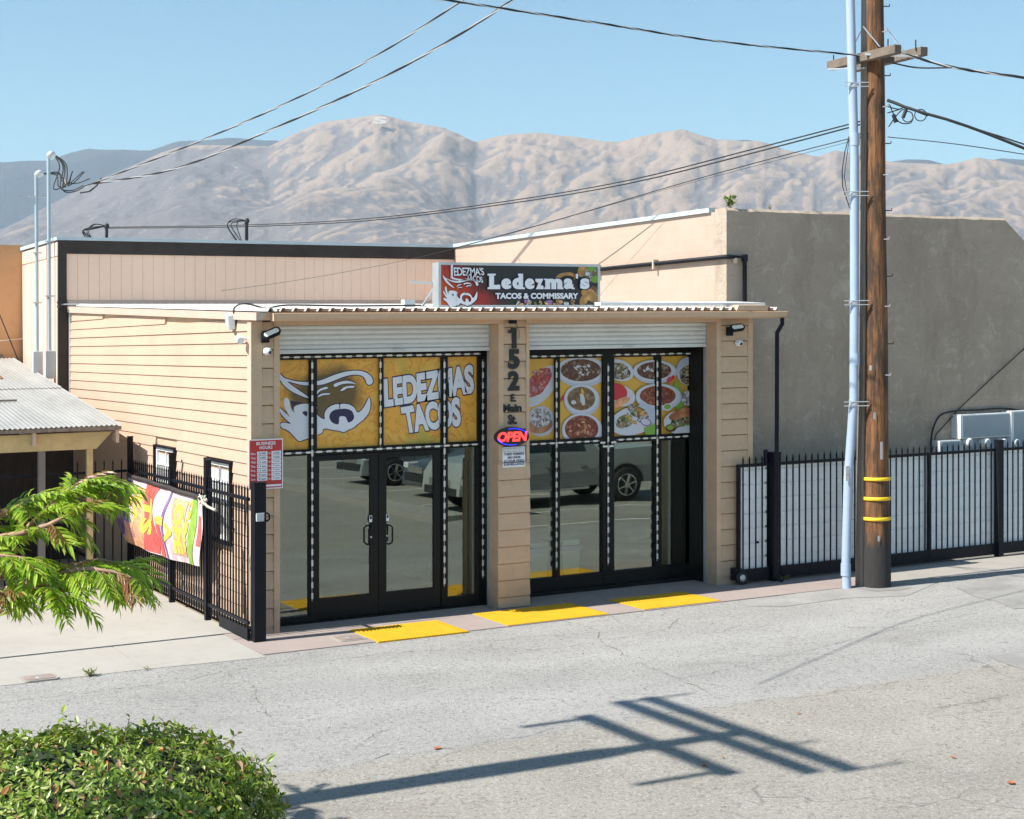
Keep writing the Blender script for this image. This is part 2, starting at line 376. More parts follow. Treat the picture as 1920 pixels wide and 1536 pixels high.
# walk in front of the shop: poured slabs with joints
walk = thing('sidewalk', None, None, (3.5, -.4, 0)); del walk['label'], walk['category']; walk['kind'] = 'structure'
cuts = [-.27, 1.18, 2.47, 3.06, 4.66, 5.2, 6.5, 7.9, 9.4, 10.9, 12.4, 13.9, 15.4, 16.9, 18.4]
pink = MB(); slab_i = 0
for a, b_ in zip(cuts[:-1], cuts[1:]):
    s = MB(); mt = 'concrete_pink' if a < 9 else 'concrete_old'
    s.hexa([(a + .006, SW0, -.1), (b_ - .006, SW0, -.1), (b_ - .006, -.12, -.1), (a + .006, -.12, -.1), (a + .006, SW0, .012), (b_ - .006, SW0, .012), (b_ - .006, -.12, .014), (a + .006, -.12, .014)])
    s.build('slab', mt, walk)
for a, b_ in zip([-.27, 1.7, 3.5, 5.3, 7.9], [1.7, 3.5, 5.3, 7.9, 9.9]):
    MB().box(a + .005, b_ - .005, -.108, .62 if b_ < 9 else -.02, -.1, .016).build('slab', 'concrete_pink' if b_ < 9 else 'concrete_old', walk)
MB().box(-.28, 18.4, SW0 + .003, .6, -.12, .004).build('joint_bed', 'grey_block', walk)
# driveway
drive = thing('driveway', None, None, (-3, 1, 0)); del drive['label'], drive['category']; drive['kind'] = 'structure'
for a, b_ in ((-1.70, -.28), (-3.35, -1.712), (-5.4, -3.362), (-8, -5.412)):
    yb = SW0 - .02 + (.0 if a > -5 else .05)
    MB().hexa([(a, yb, -.1), (b_ - (.0), yb - .12 if b_ > -1 else yb, -.1), (b_, .28, -.1), (a, .28, -.1), (a, yb, .006), (b_, yb - .12 if b_ > -1 else yb, .006), (b_, .28, .012), (a, .28, .012)]).build('slab', 'concrete_pale', drive)
for a, b_, y0, y1 in ((-8, -.1, .30, 5.2), (-8, -.1, 5.21, 13.5)):
    MB().box(a, b_, y0, y1, -.1, .024 if y0 < 1 else .022).build('slab', 'concrete_pale', drive)
# patched asphalt round the pole and by the gate
def patch(name, m, pts, z):
    b = MB(); b.add([(x, y, z) for x, y in pts], [tuple(range(len(pts)))]); return struct(b.build(name, m))
mat('asphalt_patch', (.27, .262, .25), .9, .22, 1.5, .8, 70, .01, dirt=.4)
mat('asphalt_patch_light', (.31, .30, .285), .9, .15, 1.5, .8, 70, .01, dirt=.3)
mat('weathered_grit', (.40, .36, .30), .9, .2, 9)
mat('crack_dark', (.11, .105, .095), .95, .2, 4)
def blob(cx, cy, rx, ry, n=22, sd=1, j=.12):
    r_ = random.Random(sd); ph = [r_.uniform(0, 6.28) for _ in range(3)]
    return [(cx + rx * math.cos(a) * (1 + j * math.sin(3 * a + ph[0]) + j * .6 * math.sin(5 * a + ph[1])), cy + ry * math.sin(a) * (1 + j * math.sin(2 * a + ph[2]) + j * .5 * math.sin(7 * a))) for a in [2 * math.pi * i / n for i in range(n)]]
G2 = lambda *l: [onG(*p)[:2] for p in l]
patch('asphalt_patch', 'asphalt_patch_light', G2((1385, 1128), (1570, 1103), (1660, 1098), (1760, 1092), (1700, 1118), (1590, 1122), (1470, 1138), (1400, 1137)), .0045)
patch('asphalt_patch', 'asphalt_patch', G2((1790, 1102), (1850, 1085), (1945, 1062), (1950, 1140), (1900, 1142), (1868, 1128), (1825, 1118)), .0048)
patch('asphalt_patch', 'asphalt_patch', G2((1852, 1232), (1935, 1218), (1940, 1262), (1900, 1250)), .0045)
patch('tar_stain', 'asphalt_patch', blob(9.25, -1.5, .42, .33, sd=4), .0085)
def crack(pts, wd, sd=0, wob=.02):
    """a ragged crack: narrow strip of broken, darker surface along a line on the street"""
    r_ = random.Random(sd); P = [Vector((*p, 0)) for p in pts]; q = []
    for a, b_ in zip(P[:-1], P[1:]):
        n = max(2, int((b_ - a).length / .06))
        for i in range(n): q.append(a.lerp(b_, i / n))
    q.append(P[-1]); o = 0; vs = []; pz = .0042 + .0006 * (sd % 5)
    for i, p in enumerate(q):
        d = (q[min(i + 1, len(q) - 1)] - q[max(i - 1, 0)]).normalized(); nrm = Vector((-d.y, d.x, 0)); o = o * .8 + r_.uniform(-wob, wob)
        h = wd * r_.choice((0.02, .3, .5, .8, 1)) * r_.uniform(.3, 1) / 2; c = p + nrm * o; vs += [tuple(c + nrm * h + Vector((0, 0, pz))), tuple(c - nrm * h + Vector((0, 0, pz)))]
    b = MB(); b.add(vs, [(2 * i, 2 * i + 1, 2 * i + 3, 2 * i + 2) for i in range(len(q) - 1)]); return struct(b.build('crack', 'crack_dark'))
crack(G2((1060, 1165), (1115, 1180), (1125, 1205), (1180, 1235), (1255, 1262), (1310, 1292), (1350, 1310)), .014, 1, .03)
crack(G2((1130, 1202), (1200, 1192), (1255, 1180), (1275, 1160)), .012, 2, .02)
crack(G2((0, 1318), (160, 1300), (330, 1280), (430, 1260), (540, 1248), (640, 1235), (760, 1222), (900, 1215), (1010, 1218), (1115, 1205)), .016, 3, .03)
crack(G2((655, 1410), (700, 1378), (760, 1358), (830, 1350), (875, 1342)), .014, 4, .03)
crack(G2((1250, 1280), (1430, 1240), (1620, 1195), (1920, 1130)), .012, 5, .02)
crack(G2((560, 1455), (700, 1425), (900, 1395), (1120, 1355), (1400, 1318), (1650, 1285), (1930, 1245)), .013, 6, .05)
crack(G2((430, 1262), (470, 1285), (488, 1330), (520, 1350)), .012, 7, .03)
crack(G2((1350, 1240), (1440, 1262), (1495, 1275)), .010, 8, .02)

# grit and crumbs gathered along the edges and scattered over the paving
b = MB(); r_ = random.Random(77)
for k in range(1500):
    if k < 700: x = r_.uniform(-4, 14); y = -1.24 - abs(r_.gauss(0, .10))
    else: x = r_.uniform(-4, 13); y = r_.uniform(-12, -1.3)
    s_ = r_.uniform(.003, .009) * (1.3 if k > 1400 else 1); p_ = [(x - s_, y, .005), (x, y - s_, .005), (x + s_, y, .005), (x, y + s_ * .8, .005), (x, y, .005 + s_)]
    b.add(p_, [(0, 1, 4), (1, 2, 4), (2, 3, 4), (3, 0, 4)], k % 3)
o = b.build('grit', ['grey_block', 'weathered_grit', 'soil']); o['kind'] = 'stuff'

# yellow tactile mats, raised domes
def tactile(x0, x1, y0, y1, label):
    t = thing('tactile_paving', label, 'tactile mat', ((x0 + x1) / 2, (y0 + y1) / 2, .012), 'yellow tactile mats at the shop front')
    MB().box(x0, x1, y0, y1, .0, .020).build('base_plate', 'tactile_yellow', t)
    b = MB(); p = .052; nx = int((x1 - x0 - .03) / p); ny = int((y1 - y0 - .03) / p)
    for i in range(nx):
        for j in range(ny):
            cx = x0 + .03 + i * p; cy = y0 + .03 + j * p; vs = [(cx + r * math.cos(a), cy + r * math.sin(a), z) for r, z in ((.019, .0195), (.010, .030)) for a in [k * math.pi / 3 for k in range(6)]]
            b.add(vs, [(k, (k + 1) % 6, 6 + (k + 1) % 6, 6 + k) for k in range(6)] + [tuple(range(6, 12))], 0, True)
    o = b.build('domes', 'tactile_yellow', t); o['kind'] = 'stuff'
tactile(1.20, 2.46, -1.27, -.32, 'yellow tactile mat before the double doors, nearest the square metal cover')
tactile(3.08, 4.64, -1.18, -.15, 'largest yellow tactile mat, in front of the pier with the house number')
tactile(5.22, 6.52, -1.16, -.22, 'yellow tactile mat in front of the food picture windows, nearest the sliding gate')

def cover(x0, x1, y0, y1, label):
    t = thing('utility_cover', label, 'utility cover', ((x0 + x1) / 2, (y0 + y1) / 2, 0), 'utility covers set in the concrete')
    def rr(x0, x1, y0, y1, r): return [(cx + r * math.cos(a), cy + r * math.sin(a)) for cx, cy, s in ((x1 - r, y1 - r, 0), (x0 + r, y1 - r, 1), (x0 + r, y0 + r, 2), (x1 - r, y0 + r, 3)) for a in [math.pi / 2 * (s + k / 4) for k in range(5)]]
    for nm, g, z, mm in (('frame', 0, .020, 'concrete_old'), ('lid', .035, .026, 'cover_brown')):
        L = rr(x0 + g, x1 - g, y0 + g, y1 - g, .06); n = len(L); b = MB()
        b.add([(x, y, 0) for x, y in L] + [(x, y, z) for x, y in L], [(i, (i + 1) % n, n + (i + 1) % n, n + i) for i in range(n)] + [tuple(range(n, 2 * n))]); o = b.build(nm, mm, t)
    mx, my = (x0 + x1) / 2, (y0 + y1) / 2
    MB().lathe((mx, my, .026), (0, 0, 1), [(0, .045), (.004, .04)], 14).build('maker_mark', 'galvanised', t)
a = onG(655, 1199); cover(a[0] - .2, a[0] + .19, a[1] - .17, a[1] + .2, 'brown square utility cover in the pink sidewalk beside the first yellow mat')
a = onG(73, 1273); cover(a[0] - .20, a[0] + .20, a[1] - .17, a[1] + .14, 'scuffed utility cover at the street edge of the driveway')

# =================================================================== MOUNTAINS
def perlin(x, y, seed):
    r_ = np.random.default_rng(seed); pt = r_.permutation(512); pt = np.concatenate([pt, pt, pt]); g = r_.uniform(0, 2 * np.pi, 512)
    xi = np.floor(x).astype(int); yi = np.floor(y).astype(int); xf = x - xi; yf = y - yi
    u = xf ** 3 * (xf * (xf * 6 - 15) + 10); v = yf ** 3 * (yf * (yf * 6 - 15) + 10)
    def gr(i, j, dx, dy): a = g[pt[(pt[i & 511] + j) & 511] % 512]; return np.cos(a) * dx + np.sin(a) * dy
    a = gr(xi, yi, xf, yf); b = gr(xi + 1, yi, xf - 1, yf); c = gr(xi, yi + 1, xf, yf - 1); d = gr(xi + 1, yi + 1, xf - 1, yf - 1)
    return (a * (1 - u) + b * u) * (1 - v) + (c * (1 - u) + d * u) * v
VEG = .8
ERO = (20, .016, .22)
def smooth1(a, k):
    ker = np.hanning(k); ker /= ker.sum(); return np.convolve(np.pad(a, k, mode='edge'), ker, 'same')[k:-k]
def range_mesh(name, prof, r0, rc, r1, nth, nr, seed, amp, wl, mname, kss):
    px = np.linspace(-1500, 3400, nth); P = np.array(prof, float); crest = np.interp(px, P[:, 0], P[:, 1]); crest = smooth1(crest, max(3, int(18 / (4900 / nth))))
    th = (px - 960) / CF
    tgt = (HPX - crest) / CF                                    # tan of elevation along forward depth
    D = np.linspace(r0, r1, nr)[:, None] * np.ones((1, nth))     # forward depth
    X = D * th[None, :]
    # slopes rise toward the crest line, wander, and carry spurs and gullies that run downhill
    warp = perlin(X / 1500, D / 1500, seed + 9) * 520
    rcw = rc + perlin(X / 1900, X * 0 + 3.3, seed + 1) * 700
    s = (D + warp * .6 - r0) / (rcw - r0); up = np.clip(s, 0, 1); dn = np.clip((D - rcw) / (r1 - rcw), 0, 1)
    env = np.where(s < 1, up ** 1.15, 1 - .55 * dn)
    H0 = tgt[None, :] * rcw * env
    # let water carve it: stream-power erosion on a coarser grid, then refine
    gc, gr = max(200, nth // 3), max(60, nr // 2)
    iu = np.linspace(0, nth - 1, gc).astype(int); iv = np.linspace(0, nr - 1, gr).astype(int); Xc = X[np.ix_(iv, iu)]; Dc = D[np.ix_(iv, iu)]
    n_ = np.zeros_like(Dc); f = 1.0; a_ = 1.0
    for o in range(6): n_ += a_ * perlin((Xc * .8 - Dc * .6) / wl * f + 13.7 * o, (Xc * .6 + Dc * .8) / (wl * 1.7) * f - 7.1 * o, seed + 20 + o); f *= 2.1; a_ *= .5
    Hc = H0[np.ix_(iv, iu)] + amp * n_ * np.clip(env[np.ix_(iv, iu)] * 1.5, 0, 1)
    dx = float(np.abs(np.diff(Xc[gr // 2])).mean()); dy = float(np.diff(Dc[:, 0]).mean()); N_ = gr * gc; base_ = H0[0].mean()
    nb = [(-1, 0, dy), (1, 0, dy), (0, -1, dx), (0, 1, dx), (-1, -1, math.hypot(dx, dy)), (-1, 1, math.hypot(dx, dy)), (1, -1, math.hypot(dx, dy)), (1, 1, math.hypot(dx, dy))]
    up0 = Hc.copy(); ids = np.arange(N_).reshape(gr, gc)
    for it in range(ERO[0]):
        best = np.full((gr, gc), 1e-6); rec = ids.copy(); dist = np.ones((gr, gc))
        for di, dj, L_ in nb:
            sh = np.full((gr, gc), 1e9); si = slice(max(0, -di), gr - max(0, di)); sj = slice(max(0, -dj), gc - max(0, dj)); ti = slice(max(0, di), gr - max(0, -di)); tj = slice(max(0, dj), gc - max(0, -dj))
            sh[si, sj] = Hc[ti, tj]; sl_ = (Hc - sh) / L_; better = sl_ > best; best = np.where(better, sl_, best); rr = np.zeros_like(ids); rr[si, sj] = ids[ti, tj]; rec = np.where(better, rr, rec); dist = np.where(better, L_, dist)
        order = np.argsort(Hc.ravel()); A_ = [1.0] * N_; rl = rec.ravel().tolist(); ol = order.tolist()
        for i in reversed(ol):
            j = rl[i]
            if j != i: A_[j] += A_[i]
        Am = np.array(A_); F_ = (ERO[1] * np.sqrt(Am * dx * dy) / dist.ravel()).tolist(); h_ = Hc.ravel().tolist()
        for i in ol:
            j = rl[i]
            if j != i: h_[i] = (h_[i] + F_[i] * h_[j]) / (1 + F_[i])
        Hc = np.array(h_).reshape(gr, gc) * (1 - ERO[2]) + up0 * ERO[2]
        lap = np.zeros_like(Hc); lap[1:-1, 1:-1] = Hc[2:, 1:-1] + Hc[:-2, 1:-1] + Hc[1:-1, 2:] + Hc[1:-1, :-2] - 4 * Hc[1:-1, 1:-1]; Hc += .03 * lap
    flow = np.log(Am.reshape(gr, gc) + 1)
    def refine(q):
        t1 = np.stack([np.interp(np.arange(nth), iu, r) for r in q]); return np.stack([np.interp(np.arange(nr), iv, c_) for c_ in t1.T], 1)
    H = refine(Hc); FL = refine(flow)
    for o, (w_, a_) in enumerate(((170, 6), (80, 5), (38, 5))): H += a_ * (1 - np.abs(perlin((X * .8 - D * .6) / w_ + 5 * o, (X * .6 + D * .8) / (w_ * 2.2), seed + 60 + o)) * 2.4) * np.clip(env * 3, 0, 1)
    cv = 0; k = 1
    ang = (H / D).max(axis=0); ratio = tgt / ang; rs = smooth1(ratio, kss); H *= rs[None, :]
    # last fine match of the skyline, spread over the upper slopes only
    ang = (H / D).max(axis=0); H *= 1 + (tgt / ang - 1)[None, :] * np.clip(env, 0, 1) ** 3 * .8
    wxy = CAM[0] + D * _F[0] + X * _R[0], CAM[1] + D * _F[1] + X * _R[1]; Z = CAM[2] + H - 6 * (1 - np.clip(s * 8, 0, 1))
    me = bpy.data.meshes.new(name); n = nr * nth
    co = np.stack([wxy[0], wxy[1], Z], -1).reshape(-1, 3); idx = np.arange(n).reshape(nr, nth)
    q = np.stack([idx[:-1, :-1], idx[:-1, 1:], idx[1:, 1:], idx[1:, :-1]], -1).reshape(-1, 4)
    me.vertices.add(n); me.vertices.foreach_set('co', co.ravel()); me.loops.add(q.size); me.loops.foreach_set('vertex_index', q.ravel())
    me.polygons.add(len(q)); me.polygons.foreach_set('loop_start', np.arange(0, q.size, 4)); me.polygons.foreach_set('use_smooth', np.ones(len(q), bool)); me.update()
    # scrub in the gullies, and gully shade painted in: how hollow the ground is
    from_mean = Z.copy()
    for ax in (0, 1):
        K = 9; ker = np.ones(K) / K; from_mean = np.apply_along_axis(lambda v: np.convolve(np.pad(v, K, mode='edge'), ker, 'same')[K:-K], ax, from_mean)
    hol = np.clip(.35 + (from_mean - Z) / 26 + (FL - 1.2) * .13 + VEG * np.clip((560 - px[None, :]) / 330, 0, 1) * (1 + perlin(X / 260, D / 300, seed + 71) * 1.4) + VEG * .32 * (perlin(X / 900, D / 900, seed + 70) * 1.6), 0, 1.3)
    at_ = me.attributes.new('hollow', 'FLOAT', 'POINT'); at_.data.foreach_set('value', hol.ravel().astype(np.float32))
    me.materials.append(M[mname]); o = bpy.data.objects.new(name, me); COL.objects.link(o); struct(o); return o, Z.max()
def rock(name, grass, scrub, bare):
    m, t, b = newmat(name)
    at_ = nd(t, 'ShaderNodeAttribute', attribute_name='hollow')
    n1 = noise(t, .0022, 8, .68, dist=.6); n2 = noise(t, .012, 7, .72); n3 = noise(t, .045, 7, .82)
    c = ramp(t, n1, [(.34, tuple(v * .86 for v in grass)), (.66, grass)])
    ad = nd(t, 'ShaderNodeMath', operation='MULTIPLY_ADD'); t.links.new(n2, ad.inputs[0]); ad.inputs[1].default_value = .9; t.links.new(at_.outputs['Fac'], ad.inputs[2])
    c = mixc(t, ramp(t, ad.outputs[0], [(.76, 0), (1.0, .85)]), c, scrub)
    ad2 = nd(t, 'ShaderNodeMath', operation='MULTIPLY_ADD'); t.links.new(n1, ad2.inputs[0]); ad2.inputs[1].default_value = .7; t.links.new(n3, ad2.inputs[2])
    c = mixc(t, ramp(t, ad2.outputs[0], [(.90, 0), (1.05, .55)]), c, scrub)
    c = mixc(t, ramp(t, n3, [(.56, 0), (.66, .8)]), c, bare)
    n4 = noise(t, .11, 4, .8); c = mixc(t, ramp(t, n4, [(.52, 0), (.66, .6)]), c, scrub)
    t.links.new(c, b.inputs['Base Color']); b.inputs['Roughness'].default_value = 1; b.inputs['Specular IOR Level'].default_value = 0
    bump(t, b, noise(t, .02, 7, .8), .8, 16)
rock('mountain_slope', (.40, .30, .232), (.15, .14, .15), (.50, .42, .35))
rock('far_mountain_slope', (.075, .075, .085), (.04, .045, .055), (.12, .115, .11))
front = [(-1500, 440), (-600, 470), (-200, 440), (0, 430), (60, 402), (110, 376), (180, 338), (260, 304), (330, 276), (370, 272), (430, 273), (500, 275), (540, 254), (600, 231), (650, 223), (705, 214), (730, 219), (760, 228), (830, 238), (890, 268), (930, 256), (1000, 249), (1050, 254), (1160, 266), (1230, 250), (1280, 242), (1340, 262), (1420, 264), (1470, 282), (1530, 294), (1565, 281), (1640, 300), (1700, 305), (1775, 309), (1830, 296), (1880, 304), (1920, 312), (2300, 330), (3400, 400)]
backp = [(-1500, 330), (-400, 312), (0, 303), (90, 302), (130, 287), (165, 279), (230, 282), (280, 284), (330, 266), (430, 258), (520, 264), (560, 275), (700, 320), (1300, 300), (1345, 262), (1400, 261), (1440, 270), (1500, 305), (1640, 310), (1700, 300), (1740, 302), (1790, 315), (1850, 302), (1880, 297), (1920, 299), (2300, 310), (3400, 360)]
mo, mz = range_mesh('mountain', front, 3600, 6100, 7600, 1250, 330, 11, 200, 1000, 'mountain_slope', 61)
mo2, mz2 = range_mesh('far_mountain', backp, 7700, 8800, 9800, 700, 60, 31, 260, 1100, 'far_mountain_slope', 41)
# the pale letter laid out on the peak
dg = bpy.context.evaluated_depsgraph_get()
from mathutils.bvhtree import BVHTree
bv = BVHTree.FromObject(mo, dg)
vs, fs = text2d('S', .045); ba = box_of(vs); lv = []
hc_ = bv.ray_cast(Vector(CAM), Vector(ray(714, 232)).normalized())[0] or Vector(CAM) + Vector(ray(714, 232)) * 6100
for x, y in vs:
    u = (x - ba[0]) / (ba[1] - ba[0]) - .5; v = (y - ba[2]) / (ba[3] - ba[2]) - .5
    lv.append(tuple(hc_ + Vector(_R) * 52 * u + (Vector((0, 0, 1)) * .8 + Vector(_F) * .6) * 40 * v - Vector(_F) * 38 + Vector((0, 0, 8))))
lm = bpy.data.meshes.new('hillside_letter'); lm.from_pydata(lv, [], fs); lm.materials.append(M['pale_stucco_letter'])
lo = bpy.data.objects.new('hillside_letter', lm); COL.objects.link(lo); tag(lo, 'pale letter S laid out on the slope below the highest mountain peak', 'hillside letter')
# air
HZ = max(mz, mz2) + 30
hb = MB(); hb.box(-11500, 13500, -8500, 15500, -3.5, HZ)
hm = bpy.data.materials.new('haze'); hm.use_nodes = True; tt = hm.node_tree; tt.nodes.remove(tt.nodes['Principled BSDF'])
pv = tt.nodes.new('ShaderNodeVolumePrincipled'); pv.inputs['Color'].default_value = (.66, .84, 1, 1); pv.inputs['Density'].default_value = 7.5e-5; pv.inputs['Anisotropy'].default_value = .1
tt.links.new(pv.outputs[0], tt.nodes['Material Output'].inputs['Volume']); M['haze'] = hm
ho = bpy.data.objects.new('haze', hb.mesh('haze', 'haze', shear=False)); COL.objects.link(ho); ho['kind'] = 'stuff'

# =================================================================== THE SHOP
YS, YSR = .5, .74                                                     # plane of the storefront frames
shop = thing('shop_building', 'tan lap sided shop with two glazed openings, corrugated roof and raised roller shutters', 'shop', (4, 0, 0))
P = lambda name, m, mb, par=None, bev=0: mb.build(name, m, par or shop, bev=bev)
# wall shells behind the boards
b = MB(); b.hexa([(.03, .13, 0), (.12, .13, 0), (.12, 10.2, 0), (.03, 10.2, 0), (.03, .13, 4.06), (.12, .13, 4.06), (.12, 10.2, 4.42), (.03, 10.2, 4.42)]); b.box(7.86, 7.95, .13, 10.2, 0, 4.1); b.box(.03, 7.95, 10.12, 10.2, 0, 4.4)
b.box(.03, .36, .045, .128, 0, 3.96); b.box(3.57, 4.04, .045, .128, 0, 3.96); b.box(7.29, 7.94, .045, .128, 0, 3.96)
P('wall', 'tan_paint', b)
# side wall: lapped boards, each one a piece (same board mesh, cut round the windows)
WIN = [(3.36, 4.42, 1.12, 2.20), (.79, 1.87, 1.12, 2.15)]
def lap_board_x(x, y0, y1, z, h, t=.019):
    return MB().hexa([(x - t, y0, z), (x + .028, y0, z), (x + .028, y1, z), (x - t, y1, z), (x - .002, y0, z + h), (x + .028, y0, z + h), (x + .028, y1, z + h), (x - .002, y1, z + h)])
h = .155; z = .03
while z < 4.02:
    spans = [(.13, 10.17)]
    for (w0, w1, wz0, wz1) in WIN:
        if z + h > wz0 - .04 and z < wz1 + .04:
            spans = [q for s_ in spans for q in ((s_[0], min(s_[1], w0 - .03)), (max(s_[0], w1 + .03), s_[1])) if q[1] - q[0] > .02]
    for y0, y1 in spans:
        # the roof falls toward the street, so the topmost boards are cut short
        y0c = max(y0, .13)
        P('siding_board', 'tan_side', lap_board_x(.012 - .002 * random.random(), y0c, y1, z, h - .004))
    z += h
z2 = z
while z2 < 4.36:                                            # tapering run under the sloping rake
    ys_ = (z2 + h - 4.06) / (4.47 - 4.06) * 10.05 + .13
    if ys_ < 9.9: P('siding_board', 'tan_side', lap_board_x(.012, ys_, 10.17, z2, h - .004))
    z2 += h
# rake flashing along the top of the side wall
b = MB(); b.hexa([(-.045, -.30, 4.03), (.03, -.30, 4.03), (.03, 10.2, 4.38), (-.045, 10.2, 4.38), (-.045, -.30, 4.13), (.10, -.30, 4.13), (.10, 10.2, 4.49), (-.045, 10.2, 4.49)])
P('rake_flashing', 'trim_cream', b)
b = MB(); b.box(-.02, .012, 10.17, 10.235, 0, 4.45); P('end_trim', 'white_metal', b)
# corner boards and casings
def trim(x0, x1, y0, y1, z0, z1, name='trim_board', m='tan_paint'): return P(name, m, MB().box(x0, x1, y0, y1, z0, z1), bev=.003)
trim(-.018, .13, -.022, .002, 0, 4.03, 'corner_board'); trim(-.018, .008, .003, .129, 0, 4.03, 'corner_board', 'trim_cream')
trim(.29, .37, -.028, .23, 0, 3.97, 'casing'); trim(3.56, 3.64, -.028, .23, 0, 3.97, 'casing'); trim(4.0, 4.05, -.028, .23, 2.03, 3.97, 'casing')
trim(7.28, 7.36, -.028, .23, 0, 3.97, 'casing'); trim(7.87, 7.96, -.022, .13, 0, 4.03, 'corner_board')
trim(.29, 3.64, -.026, .24, 3.972, 4.05, 'header_board'); trim(4.0, 7.36, -.026, .24, 3.972, 4.05, 'header_board')
P('header_wall', 'tan_paint', MB().box(.131, 7.86, .02, .6, 4.052, 4.14))
def lap_board_y(x0, x1, y, z, h, t=.024):
    return MB().hexa([(x0, y - t, z), (x1, y - t, z), (x1, y + .01, z), (x0, y + .01, z), (x0, y - .002, z + h), (x1, y - .002, z + h), (x1, y + .01, z + h), (x0, y + .01, z + h)])
for x0, x1, zz0, zz1, off in ((.131, .289, 0, 4.03, .11), (3.641, 3.999, 2.03, 4.04, .045), (7.361, 7.869, 0, 4.04, .135)):
    z = zz0 + (off if zz0 == 0 else .0); 
    if zz0 == 0: P('siding_board', 'tan_paint', lap_board_y(x0, x1, .004, .012, off - .016))
    while z < zz1 - .02:
        hh = min(.237, zz1 - z); P('siding_board', 'tan_paint', lap_board_y(x0, x1, .004, z, hh - .013)); z += .237
# lower half of the middle pier is furred out
P('pier_core', 'tan_paint', MB().box(3.545, 4.035, -.028, .1, .012, 2.03)); 
z = .03
for k in range(9):
    hh = .232 if k else .15; P('siding_board', 'tan_paint', lap_board_y(3.54, 4.045, -.040, z, hh - .014, .022)); z += hh
    if z > 1.98: break
trim(3.555, 3.60, -.029, .23, .01, 2.04, 'casing')
trim(3.545, 4.045, -.056, -.029, 2.032, 2.05, 'cap_board')
# reveals: shutter track then black jamb
b = MB()
for x0, x1 in ((.37, 3.56), (4.05, 7.28)):
    for xa, xb in ((x0 - .06, x0), (x1, x1 + .06)):
        P('shutter_track', 'galvanised', MB().box(xa + (.0 if xa < x0 else -.012), xb + (.012 if xa < x0 else .0), .231, .30, .02, 3.97))
        jb = MB(); jb.box(xa, xb, .301, (YS if x0 < 1 else YSR) + .12, .02, 3.97); P('jamb', 'black_frame', jb)
# roller shutters, rolled up, five slats showing on each
for x0, x1 in ((.372, 3.558), (4.052, 7.278)):
    sh = thing('x', None, None, ((x0 + x1) / 2, .26, 3.6)); sh.name = 'roller_shutter'
    del sh['label'], sh['category']; sh.parent = shop; sh.location = (sh['o'][0] - 4, .26, 3.6 + KS * (sh['o'][0] - 4))
    for k in range(5):
        z = 3.655 + k * .066; hgt = .064
        vs = []; nseg = 5
        for i in range(nseg + 1):
            a = i / nseg; yy = .262 - .017 * math.sin(math.pi * a); zz = z + hgt * a
            vs += [(x0, yy, zz), (x1, yy, zz)]
        mb = MB(); mb.add(vs, [(2 * i, 2 * i + 1, 2 * i + 3, 2 * i + 2) for i in range(nseg)], 0, True); mb.build('slat', 'slat_grey', sh)
    mb = MB(); mb.box(x0, x1, .236, .285, 3.60, 3.652); mb.build('bottom_bar', 'slat_grey', sh, bev=.004)
    cx = (x0 + x1) / 2 + .2; MB().box(cx - .09, cx + .09, .222, .236, 3.612, 3.636).build('latch', 'galvanised', sh)

# ---- storefront glazing
def frame_bar(x0, x1, z0, z1, name='mullion', y0=YS - .05, y1=YS + .06):
    if x0 > 3.9: y0 += YSR - YS; y1 += YSR - YS
    return P(name, 'black_frame', MB().box(x0, x1, y0, y1, z0, z1), bev=.003)
XL = [xY(p, YS) for p in (578, 592, 707, 718, 825, 837, 893, 908)]; XR = [xY(p, YSR) for p in (1038, 1047, 1127, 1148, 1225, 1237, 1297, 1312)]
zt = onY(700, 672, YS)[2]; zm1 = onY(700, 836, YS)[2]; zm0 = onY(690, 848, YS)[2]
ztR = onY(1100, 671, YSR)[2]; zm1R = onY(1100, 821, YSR)[2]; zm0R = onY(1100, 833, YSR)[2]; LZ, RZ = (zt, zm1, zm0), (ztR, zm1R, zm0R)
for X_, x0, x1, (zt_, zm1_, zm0_) in ((XL, .37, 3.56, LZ), (XR, 4.05, 7.28, RZ)):
    frame_bar(x0, x1, zt_, 3.97, 'head_rail', YS - .06)                        # head
    frame_bar(x0, x1, zm0_, zm1_, 'transom', YS - .056)
    frame_bar(X_[6], x1, .02, zt_, 'end_stile', YS - .054)
frame_bar(XL[4], XL[5], .02, zt); frame_bar(XL[0], XL[1], .02, zt); frame_bar(XL[2] + .02, XL[3] - .01, zm1, zt)
frame_bar(.37, XL[0], .02, .11, 'sill', YS - .052); frame_bar(XL[5], XL[6], .02, .16, 'sill', YS - .052)
frame_bar(XR[0], XR[1], .02, ztR); frame_bar(XR[2], XR[3], .02, ztR, 'mullion', YS - .06); frame_bar(XR[4], XR[5], .02, ztR)
zb = onY(1100, 1075, YSR)[2]
frame_bar(4.05, 7.28, .02, zb, 'sill', YS - .052); P('sill_pan', 'black_frame', MB().box(4.05, 7.28, YSR - .16, YSR - .053, .017, .07)); P('sill_pan', 'black_frame', MB().box(.37, 3.56, YS - .12, YS - .057, .017, .035))
